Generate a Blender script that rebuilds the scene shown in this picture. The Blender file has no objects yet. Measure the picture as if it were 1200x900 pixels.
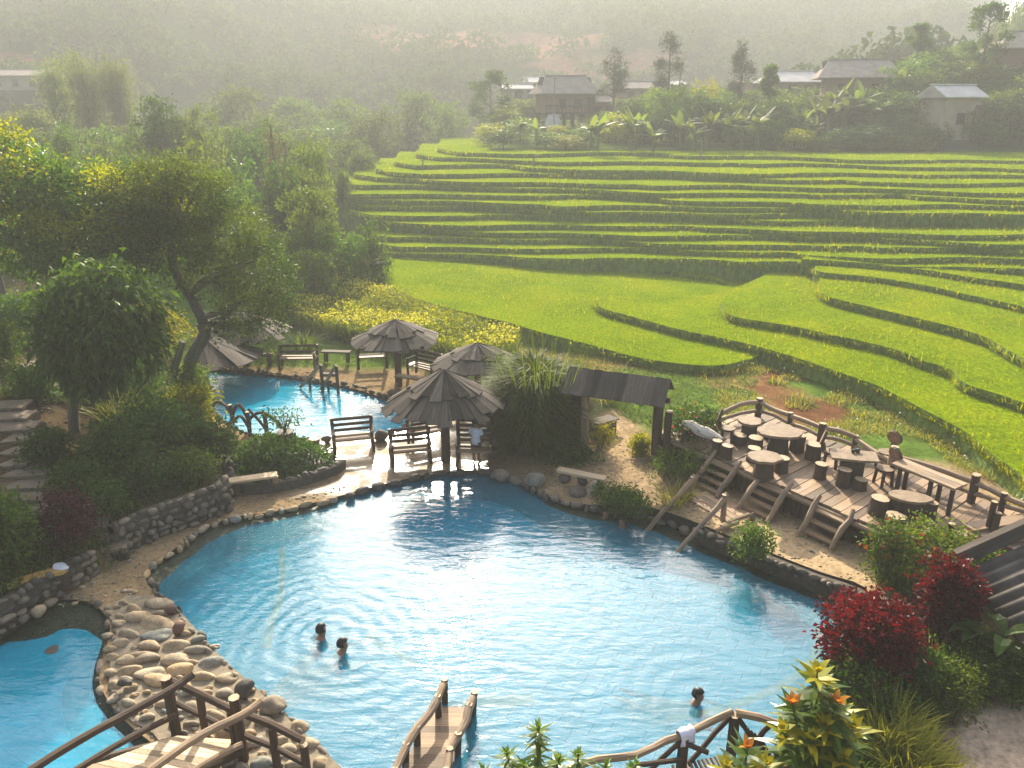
import bpy, math, random
import numpy as np
from mathutils import Vector, Matrix, geometry

S = bpy.context.scene
COL = S.collection
R = math.radians
# ------------------------------------------------------------------ camera
CAMH = 10.0; PITCH = R(20); FPX = 906.0          # photo is 1200 x 900
cd = bpy.data.cameras.new('camera'); cam = bpy.data.objects.new('camera', cd); COL.objects.link(cam)
cam.location = (0, 0, CAMH); cam.rotation_euler = (R(70), 0, 0)
cd.sensor_width = 36; cd.lens = 36*FPX/1200; cd.clip_start = .1; cd.clip_end = 3000
S.camera = cam
# ------------------------------------------------------------------ light
SKY_GLOW = 3.4
SUN_EL, SUN_AZ = 27.5, -5.0                        # sun low ahead, a little left of the view
W = bpy.data.worlds.new('World'); S.world = W; W.use_nodes = True
nt = W.node_tree; bg = nt.nodes['Background']
sky = nt.nodes.new('ShaderNodeTexSky'); sky.sky_type = 'NISHITA'; sky.sun_disc = False
sky.sun_elevation = R(SUN_EL); sky.sun_rotation = R(SUN_AZ); sky.dust_density = 3.0; sky.air_density = 1.0; sky.ozone_density = 1.0
nt.links.new(sky.outputs[0], bg.inputs[0]); bg.inputs[1].default_value = 0.09
# added sky glow near the low sun, whitens the pool's reflection
_g = nt.nodes.new('ShaderNodeTexCoord'); _d = nt.nodes.new('ShaderNodeVectorMath'); _d.operation = 'DOT_PRODUCT'; nt.links.new(_g.outputs['Generated'], _d.inputs[0])
_d.inputs[1].default_value = (math.sin(R(SUN_AZ+6))*math.cos(R(SUN_EL+4)), math.cos(R(SUN_AZ+6))*math.cos(R(SUN_EL+4)), math.sin(R(SUN_EL+4)))
def _m(op, a, b):
    x = nt.nodes.new('ShaderNodeMath'); x.operation = op
    for i, v in enumerate((a, b)):
        if isinstance(v, bpy.types.NodeSocket): nt.links.new(v, x.inputs[i])
        else: x.inputs[i].default_value = v
    return x.outputs[0]
_n = nt.nodes.new('ShaderNodeTexNoise'); nt.links.new(_g.outputs['Generated'], _n.inputs['Vector']); _n.inputs['Scale'].default_value = 3.5; _n.inputs['Detail'].default_value = 5
_v = _m('MULTIPLY', _m('POWER', _m('MAXIMUM', _d.outputs['Value'], 0.), 17.), _m('ADD', _m('MULTIPLY', _n.outputs['Fac'], .9), .5))
_c = nt.nodes.new('ShaderNodeBackground'); _c.inputs[0].default_value = (1, .965, .90, 1); nt.links.new(_m('MULTIPLY', _v, SKY_GLOW), _c.inputs[1])
_a = nt.nodes.new('ShaderNodeAddShader'); nt.links.new(bg.outputs[0], _a.inputs[0]); nt.links.new(_c.outputs[0], _a.inputs[1]); nt.links.new(_a.outputs[0], nt.nodes['World Output'].inputs['Surface'])
ld = bpy.data.lights.new('sun', 'SUN'); ld.energy = 4.9; ld.angle = R(.5); ld.color = (1, .90, .71)
sun = bpy.data.objects.new('sun', ld); COL.objects.link(sun)
sd = Vector((math.sin(R(SUN_AZ))*math.cos(R(SUN_EL)), math.cos(R(SUN_AZ))*math.cos(R(SUN_EL)), math.sin(R(SUN_EL))))
sun.rotation_euler = sd.to_track_quat('Z', 'Y').to_euler()
sun.location = (0, 60, 60)
S.view_settings.view_transform = 'Standard'; S.view_settings.look = 'None'
S.view_settings.exposure = 1.52; S.view_settings.gamma = 1; S.view_settings.use_curve_mapping = False
S.render.engine = 'CYCLES'
c = S.cycles
c.use_denoising = True; c.max_bounces = 7; c.diffuse_bounces = 3; c.glossy_bounces = 3; c.transmission_bounces = 4
c.transparent_max_bounces = 10; c.volume_bounces = 0; c.caustics_reflective = False; c.caustics_refractive = False
c.sample_clamp_indirect = 6; c.sample_clamp_direct = 0
# ------------------------------------------------------------------ picture to place helpers
CP, SP = math.cos(PITCH), math.sin(PITCH)
def ray(px, py):
    a = (px-600)/FPX; b = (450-py)/FPX
    return Vector((a, CP+b*SP, -SP+b*CP))
def at(px, py, z=0.):                               # point on the level z
    d = ray(px, py); return Vector((0, 0, CAMH)) + d*((z-CAMH)/d.z)
def atd(px, py, Y):                                 # point at the distance Y
    d = ray(px, py); return Vector((0, 0, CAMH)) + d*(Y/d.y)
def pxm(p):                                         # pixels per metre at a point
    return FPX/(p[1]*CP-(p[2]-CAMH)*SP)
def sstep(a, b, x):
    t = np.clip((np.asarray(x, float)-a)/(b-a), 0, 1); return t*t*(3-2*t)
def inside(poly, x, y):
    x = np.asarray(x, float); y = np.asarray(y, float); r = np.zeros(x.shape, bool); n = len(poly)
    for i in range(n):
        x0, y0 = poly[i][0], poly[i][1]; x1, y1 = poly[(i+1) % n][0], poly[(i+1) % n][1]
        if y0 == y1: continue
        c_ = ((y0 > y) != (y1 > y)) & (x < (x1-x0)*(y-y0)/(y1-y0)+x0); r ^= c_
    return r
def pdist(line, x, y):                              # distance to a polyline
    x = np.asarray(x, float); y = np.asarray(y, float); d = np.full(x.shape, 1e9)
    for p, q in zip(line[:-1], line[1:]):
        ex, ey = q[0]-p[0], q[1]-p[1]; L = ex*ex+ey*ey+1e-12
        t = np.clip(((x-p[0])*ex+(y-p[1])*ey)/L, 0, 1)
        d = np.minimum(d, np.hypot(x-p[0]-t*ex, y-p[1]-t*ey))
    return d
def smooth(pts, n=3, closed=True):                  # Catmull-Rom through points
    P = [Vector(p) for p in pts]; out = []; N = len(P)
    for i in range(N if closed else N-1):
        if closed: a, b, c_, d = P[i-1], P[i], P[(i+1) % N], P[(i+2) % N]
        else: a, b, c_, d = P[max(i-1, 0)], P[i], P[i+1], P[min(i+2, N-1)]
        for k in range(n):
            t = k/n
            out.append(.5*((2*b)+(c_-a)*t+(2*a-5*b+4*c_-d)*t*t+(3*b-a-3*c_+d)*t**3))
    if not closed: out.append(P[-1].copy())
    return out
def vnoise(x, y, s=1., seed=0):                     # cheap smooth value noise, numpy
    x = np.asarray(x, float)/s; y = np.asarray(y, float)/s
    xi = np.floor(x); yi = np.floor(y); fx = x-xi; fy = y-yi; fx = fx*fx*(3-2*fx); fy = fy*fy*(3-2*fy)
    def h(a, b):
        v = np.sin(a*127.1+b*311.7+seed*74.7)*43758.5453; return v-np.floor(v)
    return (h(xi, yi)*(1-fx)+h(xi+1, yi)*fx)*(1-fy)+(h(xi, yi+1)*(1-fx)+h(xi+1, yi+1)*fx)*fy
# ------------------------------------------------------------------ mesh builder
class MB:
    def __init__(s): s.v = []; s.g = []; s.q = []; s.n = 0
    def add(s, v, f, mi=0, g=None):
        v = np.asarray(v, float).reshape(-1, 3); s.v.append(v)
        s.g.append(v if g is None else np.asarray(g, float).reshape(-1, 3))
        if isinstance(f, np.ndarray): s.q.append((f+s.n, mi))
        else:
            by = {}
            for t in f: by.setdefault(len(t), []).append(t)
            for k, l in by.items(): s.q.append((np.array(l)+s.n, mi))
        s.n += len(v)
    def mesh(s, name, mats, smooth_=False):
        me = bpy.data.meshes.new(name); v = np.concatenate(s.v); g = np.concatenate(s.g)
        nl = sum(a.size for a, _ in s.q); nf = sum(len(a) for a, _ in s.q)
        me.vertices.add(len(v)); me.vertices.foreach_set('co', v.ravel())
        me.loops.add(nl); me.polygons.add(nf)
        me.loops.foreach_set('vertex_index', np.concatenate([a.ravel() for a, _ in s.q]).astype(np.int32))
        tot = np.concatenate([np.full(len(a), a.shape[1]) for a, _ in s.q]); st = np.concatenate([[0], np.cumsum(tot)[:-1]])
        me.polygons.foreach_set('loop_start', st.astype(np.int32))
        try: me.polygons.foreach_set('loop_total', tot.astype(np.int32))
        except Exception: pass
        me.polygons.foreach_set('material_index', np.concatenate([np.full(len(a), m) for a, m in s.q]).astype(np.int32))
        me.polygons.foreach_set('use_smooth', np.full(nf, smooth_))
        at_ = me.attributes.new('grain', 'FLOAT_VECTOR', 'POINT'); at_.data.foreach_set('vector', g.ravel())
        me.update(calc_edges=True); me.validate()
        for m in (mats if isinstance(mats, (list, tuple)) else [mats]): me.materials.append(m)
        return me
    def build(s, name, mats, parent=None, loc=None, smooth_=False):
        o = bpy.data.objects.new(name, s.mesh(name, mats, smooth_)); COL.objects.link(o)
        if parent: o.parent = parent
        if loc is not None: o.location = loc
        return o
    # shapes
    def beam(s, p, q, w, h, up=(0, 0, 1), mi=0, taper=1., wob=0, rng=None):
        p, q = Vector(p), Vector(q); d = (q-p); L = d.length; d.normalize(); u = Vector(up)
        sx = d.cross(u)
        if sx.length < 1e-3: sx = d.cross(Vector((1, 0, 0)))
        sx.normalize(); sz = sx.cross(d); V = []; G = []; o = random.random()*50
        for k, (c_, f) in enumerate(((p, 1), (q, taper))):
            for a, b in ((-1, -1), (1, -1), (1, 1), (-1, 1)):
                j = random.uniform(-wob, wob) if wob else 0
                V.append(c_+sx*(a*w/2*f+j)+sz*(b*h/2*f)); G.append((k*L+o, a*w/2+b*h*.7+o, o))
        s.add([tuple(x) for x in V], [(3, 2, 1, 0), (4, 5, 6, 7), (0, 1, 5, 4), (1, 2, 6, 5), (2, 3, 7, 6), (3, 0, 4, 7)], mi, G)
    def tube(s, pts, rad, n=7, mi=0, knob=0., cap=True, capmi=None):
        P = [Vector(p) for p in pts]; m = len(P)
        rad = rad if isinstance(rad, (list, tuple, np.ndarray)) else [rad]*m
        V = []; G = []; F = []; o = random.random()*50; L = 0; prev = None
        for i in range(m):
            d = (P[min(i+1, m-1)]-P[max(i-1, 0)]).normalized()
            if prev is None:
                x = d.cross(Vector((0, 0, 1)));
                if x.length < .1: x = d.cross(Vector((0, 1, 0)))
            else: x = prev-d*prev.dot(d)
            x.normalize(); prev = x; y = d.cross(x)
            if i: L += (P[i]-P[i-1]).length
            for k in range(n):
                a = 2*math.pi*k/n; r = rad[i]*(1+random.uniform(-knob, knob))
                V.append(tuple(P[i]+x*math.cos(a)*r+y*math.sin(a)*r)); G.append((L+o, a*rad[i]+o, o))
        for i in range(m-1):
            for k in range(n):
                F.append((i*n+k, i*n+(k+1) % n, (i+1)*n+(k+1) % n, (i+1)*n+k))
        s.add(V, F, mi, G)
        if cap:
            for i, rev in ((0, True), (m-1, False)):
                ring = V[i*n:(i+1)*n]; ring = ring[::-1] if rev else ring
                s.add(ring, [tuple(range(n))], mi if capmi is None else capmi, [(o, o+k*.001, o) for k in range(n)])
    def prism(s, poly, z0, z1, mi=0, top=None):
        n = len(poly); V = [(p[0], p[1], z0) for p in poly]+[(p[0], p[1], z1) for p in poly]
        t = [tuple(x) for x in geometry.tessellate_polygon([[Vector((p[0], p[1], 0)) for p in poly]])]
        def up(tr):
            a, b, c_ = (poly[i] for i in tr)
            return tr if (b[0]-a[0])*(c_[1]-a[1])-(b[1]-a[1])*(c_[0]-a[0]) > 0 else tr[::-1]
        t = [up(x) for x in t]
        area = sum(poly[i][0]*poly[(i+1) % n][1]-poly[(i+1) % n][0]*poly[i][1] for i in range(n))
        F = [(i, (i+1) % n, n+(i+1) % n, n+i) if area > 0 else (i, n+i, n+(i+1) % n, (i+1) % n) for i in range(n)]
        s.add(V, F, mi)
        s.add(V[n:], t, mi if top is None else top); s.add(V[:n], [x[::-1] for x in t], mi)
    def rock(s, c_, r, seed=0, mi=0, sub=2, rough=.18, rz=0.):
        V, F = ico(sub); rs = np.random.RandomState(seed)
        D = np.ones(len(V))
        for _ in range(7):
            n = rs.normal(size=3); n /= np.linalg.norm(n); D -= rough*np.clip(V@n-rs.uniform(.25, .75), 0, 1)*2.0
        D += rs.uniform(-.02, .02, len(V))
        P = V*D[:, None]*np.array(r); cz, sz_ = math.cos(rz), math.sin(rz)
        P = np.stack([P[:, 0]*cz-P[:, 1]*sz_, P[:, 0]*sz_+P[:, 1]*cz, P[:, 2]], 1)+np.array(c_)
        s.add(P, F, mi)
    def leaves(s, base, dirs, L, Wd, rng, mi=0, fold=.25, droop=.25):
        """diamond leaves: base n x 3, dirs n x 3"""
        n = len(base); d = dirs/np.maximum(np.linalg.norm(dirs, axis=1), 1e-6)[:, None]
        u = rng.normal(size=(n, 3)); sd_ = np.cross(d, u); sd_ /= np.maximum(np.linalg.norm(sd_, axis=1), 1e-6)[:, None]
        nn = np.cross(sd_, d); L = (L*rng.uniform(.7, 1.25, n))[:, None]; w = L*Wd
        m = base+d*L*.5+np.array([0, 0, 1])*0
        V = np.empty((n, 4, 3)); V[:, 0] = base; V[:, 1] = m+sd_*w*.5+nn*w*fold; V[:, 2] = base+d*L-np.array([0, 0, 1])*L*droop; V[:, 3] = m-sd_*w*.5+nn*w*fold
        s.add(V.reshape(-1, 3), np.arange(n*4).reshape(n, 4), mi)
    def blades(s, base, dirs, L, w, rng, mi=0, arch=.5, seg=3):
        """arching strips: dirs are the starting directions, arch bends them towards the horizontal and down"""
        n = len(base); d = dirs/np.linalg.norm(dirs, axis=1)[:, None]
        h = d*np.array([1, 1, 0]); hn = np.linalg.norm(h, axis=1)[:, None]; h = np.where(hn > 1e-3, h/np.maximum(hn, 1e-3), np.array([1., 0, 0]))
        sd_ = np.stack([-h[:, 1], h[:, 0], np.zeros(n)], 1)
        tw = rng.uniform(-.9, .9, n)[:, None]; sd_ = sd_*np.cos(tw)+h*np.sin(tw)*.7
        L = np.asarray(L)*rng.uniform(.7, 1.2, n); ar = arch*rng.uniform(.5, 1.5, n)
        V = np.empty((n, 2*seg+1, 3)); F = []
        for k in range(seg+1):
            t = k/seg
            p = base+d*(L*t)[:, None]+h*(L*ar*t*t*.45)[:, None]-np.array([0, 0, 1])*(L*ar*t*t*.55)[:, None]
            ww = w*(1-t**2.2)*(0.55+.9*t*(1-t)*2)*.5
            if k < seg: V[:, 2*k] = p-sd_*ww; V[:, 2*k+1] = p+sd_*ww
            else: V[:, 2*seg] = p
        m = 2*seg+1; b = (np.arange(n)*m)[:, None]
        qs = np.concatenate([b+np.array([2*k, 2*k+1, 2*k+3, 2*k+2]) for k in range(seg-1)]) if seg > 1 else None
        vs = V.reshape(-1, 3); tri = b+np.array([2*seg-2, 2*seg-1, 2*seg])
        base_n = s.n; s.add(vs, tri, mi)
        if qs is not None: s.q.append((qs+base_n, mi))
_ico = {}
def ico(k):
    if k in _ico: return _ico[k]
    import bmesh
    b = bmesh.new(); bmesh.ops.create_icosphere(b, subdivisions=k, radius=1); b.verts.ensure_lookup_table()
    V = np.array([v.co[:] for v in b.verts]); F = np.array([[v.index for v in f.verts] for f in b.faces]); b.free()
    _ico[k] = (V, F); return _ico[k]
# ------------------------------------------------------------------ naming helpers
def tag(o, label=None, cat=None, group=None, kind=None):
    if label: o['label'] = label
    if cat: o['category'] = cat
    if group: o['group'] = group
    if kind: o['kind'] = kind
    return o
def thing(name, label, cat, loc=(0, 0, 0), rz=0., group=None):
    o = bpy.data.objects.new(name, None); COL.objects.link(o); o.location = loc; o.rotation_euler = (0, 0, rz)
    o.empty_display_size = .2
    return tag(o, label, cat, group)
def dup(root, loc, rz=0., label=None, sc=None, group=None):
    r = root.copy(); COL.objects.link(r); r.location = loc; r.rotation_euler = (0, 0, rz)
    if sc is not None: r.scale = sc if isinstance(sc, (tuple, list)) else (sc, sc, sc)
    if label: r['label'] = label
    if group: r['group'] = group
    for ch in list(root.children):
        k = ch.copy(); COL.objects.link(k); k.parent = r
        for g in list(ch.children):
            d = g.copy(); COL.objects.link(d); d.parent = k
    return r
def struct(o): o['kind'] = 'structure'; return o
# ------------------------------------------------------------------ materials
class NT:
    def __init__(s, name):
        s.m = bpy.data.materials.new(name); s.m.use_nodes = True; s.t = s.m.node_tree; s.t.nodes.clear()
        s.out = s.n('ShaderNodeOutputMaterial')
    def n(s, t, **k):
        x = s.t.nodes.new(t)
        for a, b in k.items(): setattr(x, a, b)
        return x
    def l(s, a, b): s.t.links.new(a, b)
    def set(s, node, **k):
        for a, b in k.items():
            i = node.inputs[int(a[1:])] if a[0] == '_' and a[1:].isdigit() else node.inputs[a.replace('_', ' ')]
            if hasattr(b, 'is_linked') or isinstance(b, bpy.types.NodeSocket): s.l(b, i)
            else: i.default_value = b
        return node
    def pos(s): return s.n('ShaderNodeNewGeometry').outputs['Position']
    def obj(s): return s.n('ShaderNodeTexCoord').outputs['Object']
    def grain(s):
        a = s.n('ShaderNodeAttribute'); a.attribute_name = 'grain'; return a.outputs['Vector']
    def mapv(s, v, sc):
        m = s.n('ShaderNodeMapping'); s.l(v, m.inputs[0]); m.inputs['Scale'].default_value = sc; return m.outputs[0]
    def noise(s, v, scale, det=4, rough=.55, dist=0):
        x = s.n('ShaderNodeTexNoise'); s.l(v, x.inputs['Vector']); x.inputs['Scale'].default_value = scale
        x.inputs['Detail'].default_value = det; x.inputs['Roughness'].default_value = rough; x.inputs['Distortion'].default_value = dist
        return x.outputs['Fac']
    def ramp(s, f, stops, interp='LINEAR'):
        x = s.n('ShaderNodeValToRGB'); s.l(f, x.inputs[0]); e = x.color_ramp.elements; x.color_ramp.interpolation = interp
        while len(e) > 1: e.remove(e[0])
        for i, (p, c_) in enumerate(stops):
            q = e[0] if i == 0 else e.new(p)
            q.position = p; q.color = (c_[0], c_[1], c_[2], 1) if isinstance(c_, (tuple, list)) else (c_, c_, c_, 1)
        return x.outputs[0]
    def mix(s, f, a, b, mode='MIX'):
        x = s.n('ShaderNodeMix'); x.data_type = 'RGBA'; x.blend_type = mode
        for sk, v in ((x.inputs[0], f), (x.inputs[6], a), (x.inputs[7], b)):
            if isinstance(v, bpy.types.NodeSocket): s.l(v, sk)
            else: sk.default_value = v if not isinstance(v, (tuple, list)) else (v[0], v[1], v[2], 1)
        return x.outputs[2]
    def math(s, op, a, b=0., c_=0.):
        x = s.n('ShaderNodeMath', operation=op)
        for i, v in enumerate((a, b, c_)):
            if isinstance(v, bpy.types.NodeSocket): s.l(v, x.inputs[i])
            else: x.inputs[i].default_value = v
        return x.outputs[0]
    def bump(s, h, strength=.3, dist=.05):
        x = s.n('ShaderNodeBump'); s.l(h, x.inputs['Height']); x.inputs['Strength'].default_value = strength; x.inputs['Distance'].default_value = dist
        return x.outputs[0]
    def pbsdf(s, color, rough=.7, normal=None, spec=.4):
        b = s.n('ShaderNodeBsdfPrincipled')
        s.set(b, Base_Color=color if isinstance(color, bpy.types.NodeSocket) else (*color, 1)); s.set(b, Roughness=rough)
        s.set(b, Specular_IOR_Level=spec)
        if normal is not None: s.l(normal, b.inputs['Normal'])
        return b.outputs[0]
    def done(s, sh): s.l(sh, s.out.inputs['Surface']); return s.m

def m_leaf(name, c1, c2, trans=.45, tint=(1.25, 1.2, .45), rough=.45, spec=.35, vary=True):
    t = NT(name); g = t.n('ShaderNodeNewGeometry'); oi = t.n('ShaderNodeObjectInfo')
    f = g.outputs['Random Per Island']
    big = t.noise(t.pos(), .55, 2)
    f2 = t.math('ADD', t.math('MULTIPLY', f, .55), t.math('MULTIPLY', big, .5))
    col = t.ramp(f2, [(.2, c1), (.85, c2)])
    hs = t.n('ShaderNodeHueSaturation'); t.l(col, hs.inputs['Color'])
    t.l(t.math('ADD', t.math('MULTIPLY', oi.outputs['Random'], .03), .485), hs.inputs['Hue'])
    t.l(t.math('ADD', t.math('MULTIPLY', oi.outputs['Random'], .4), .8), hs.inputs['Value'])
    col = hs.outputs[0] if vary else col
    tc = t.mix(1., col, tint, 'MULTIPLY')
    tr = t.n('ShaderNodeBsdfTranslucent'); t.l(tc, tr.inputs[0])
    mx = t.n('ShaderNodeMixShader'); mx.inputs[0].default_value = trans
    t.l(t.pbsdf(col, rough, None, spec), mx.inputs[1]); t.l(tr.outputs[0], mx.inputs[2])
    return t.done(mx.outputs[0])
def m_wood(name, c1, c2, c3=None, rough=.75, gs=(2.5, 55, 1), bump=.5, spec=.3):
    t = NT(name); g = t.n('ShaderNodeNewGeometry').outputs['Random Per Island']
    v = t.mapv(t.grain(), gs); n1 = t.noise(v, 1.0, 5, .65); n2 = t.noise(t.mapv(t.grain(), (1.2, 6, 1)), 1., 3)
    col = t.ramp(n1, [(.3, c1), (.72, c2)])
    if c3: col = t.mix(t.ramp(n2, [(.42, 0.), (.68, .85)]), col, c3)
    k = t.ramp(g, [(0, .4), (1, 1.5)]); col = t.mix(1., col, k, 'MULTIPLY')
    return t.done(t.pbsdf(col, rough, t.bump(n1, bump, .012), spec))
def m_rock(name, c1, c2, c3, scale=3., rough=.75, bump=.5, island=True, spec=.35):
    t = NT(name); oi = t.n('ShaderNodeObjectInfo').outputs['Random']; g = t.n('ShaderNodeNewGeometry').outputs['Random Per Island']
    n1 = t.noise(t.pos(), scale, 6, .6); n2 = t.noise(t.pos(), scale*7, 3, .6)
    r = t.math('ADD', t.math('MULTIPLY', oi, .6), t.math('MULTIPLY', g, .6)) if island else oi
    r = t.math('FRACT', t.math('MULTIPLY', r, 1.7))
    a = t.ramp(r, [(0, c1), (.5, c2), (1, c3)])
    col = t.mix(1., a, t.ramp(n1, [(.3, .55), (.7, 1.25)]), 'MULTIPLY'); col = t.mix(.5, col, t.mix(1., col, t.ramp(n2, [(.3, .5), (.7, 1.3)]), 'MULTIPLY'))
    return t.done(t.pbsdf(col, rough, t.bump(t.math('ADD', n1, t.math('MULTIPLY', n2, .4)), bump, .03), spec))
def m_plain(name, c1, c2, scale=4., rough=.7, bump=.2, spec=.3):
    t = NT(name); n1 = t.noise(t.obj(), scale, 5, .6)
    return t.done(t.pbsdf(t.ramp(n1, [(.3, c1), (.7, c2)]), rough, t.bump(n1, bump, .02), spec))
# ================================================================== GROUND
rng = np.random.RandomState(7)
def P2(pts, z=0.): return [tuple(at(px, py, z)[:2]) for px, py in pts]
POOL = smooth([Vector((*p, 0)) for p in P2([(545, 556), (500, 561), (450, 572), (390, 588), (330, 603), (270, 612), (228, 632), (192, 660), (172, 684), (190, 706), (220, 742), (250, 776), (285, 806), (318, 838), (352, 868), (388, 902), (420, 960), (560, 1010), (760, 1000), (880, 930), (935, 860), (985, 800), (1020, 745), (1010, 708), (960, 690), (905, 668), (850, 645), (800, 624), (748, 606), (690, 600), (645, 588), (612, 570), (580, 560)])], 3)
UPOOL = smooth([Vector((*p, 0)) for p in P2([(226, 436), (300, 440), (365, 448), (415, 458), (452, 470), (476, 484), (478, 499), (455, 510), (410, 514), (340, 516), (292, 510), (262, 494), (240, 470)], .05)], 3)
LPOOL = smooth([Vector((*p, 0)) for p in P2([(-120, 770), (-40, 738), (20, 718), (75, 708), (112, 714), (130, 740), (122, 775), (118, 806), (134, 836), (160, 862), (210, 905), (250, 980), (100, 1040), (-200, 1000)])], 3)
FOOT = P2([(-300, 900), (-120, 790), (0, 742), (55, 706), (128, 664), (170, 634), (258, 602), (266, 566), (258, 524), (242, 484), (222, 452), (206, 424)], .15)+[(-17, 34), (-22, 40), (-26, 48)]
BANK = FOOT+[(-80, 48), (-80, -20), (-12, -20)]
MOUND = smooth([Vector((*p, 0)) for p in P2([(272, 540), (296, 524), (335, 520), (372, 526), (396, 546), (372, 558), (330, 570), (285, 572)], .15)], 3)
PATH = P2([(640, 560), (694, 500), (702, 478), (722, 480), (748, 506), (748, 540), (775, 575), (850, 590), (960, 640), (1060, 690), (1080, 720), (1000, 705), (900, 660), (800, 620), (690, 592)], .3)

def ground(x, y):
    x = np.asarray(x, float); y = np.asarray(y, float)
    z = .12+.3*sstep(.5, 4.5, x)*sstep(9, 13, y)+(.2*sstep(26, 33, y)+.3*sstep(34, 45, y))*sstep(-7, -11, x)
    # near right garden where the camera side slope begins
    z += .5*sstep(7.5, 10.5, x)*sstep(13, 10, y)
    d = np.where(inside(BANK, x, y), pdist(FOOT, x, y), 0)
    bank = .5*sstep(.0, .3, d)+.30*np.clip(d-.3, 0, None)
    bank = 5.2*(1-np.exp(-bank/5.2)); z = z+bank*sstep(48, 36, y)+0*x
    dm = np.where(inside(MOUND, x, y), pdist(MOUND+[MOUND[0]], x, y), 0); z += .45*sstep(0, .8, dm)
    # land rising to the left behind the pool, valley in the middle distance
    z += .11*np.clip(-13-x, 0, 60)*sstep(34, 44, y)*sstep(110, 90, y)*.9
    z += np.clip(y-45, 0, 80)*.02*sstep(-3, -9, x)
    # village knoll behind the rice
    k = sstep(69.5, 73.5, y+.06*np.clip(x, 0, 60)-1)*sstep(-9, -2, x-(y-75)*.08)
    kz = 5.7+.07*np.clip(y-72, 0, 30)+8.2*sstep(27, 60, x)*sstep(71, 87, y)
    z = z+k*(np.maximum(kz-z, 0))*sstep(150, 112, y)
    # far hills
    y0 = 132-40*sstep(-20, -95, x)
    h = .27*np.clip(y-y0, 0, None)+.10*np.clip(y-260, 0, None); h = h+sstep(0, 25, h)*(9*(vnoise(x, y, 45, 3)-.5)+5*(vnoise(x, y, 19, 5)-.5))
    h = h*(1-.86*sstep(.50, .60, x/np.maximum(y, 1)+.02*np.sin(y*.05)))
    z = z+h
    z += .3*(vnoise(x, y, 1.3, 1)-.5)*sstep(30, 60, y)*sstep(-7, -12, x)
    return z
def gz(x, y): return float(ground(np.array([x]), np.array([y]))[0])
def gp(px, py, it=40):
    """the point of the ground seen at a picture position"""
    d = ray(px, py); lo, hi = 5., 330.
    o = Vector((0, 0, CAMH)); s = np.linspace(4, 500, 3600)
    X = d.x*s; Y = d.y*s; Z = CAMH+d.z*s
    below = np.nonzero(Z < ground(X, Y))[0]
    t = s[below[0]] if len(below) else 300.
    if len(below) and below[0] > 0:
        a, b = s[below[0]-1], t
        for _ in range(18):
            m = (a+b)/2
            if CAMH+d.z*m < gz(d.x*m, d.y*m): b = m
            else: a = m
        t = (a+b)/2
    return o+d*t

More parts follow.
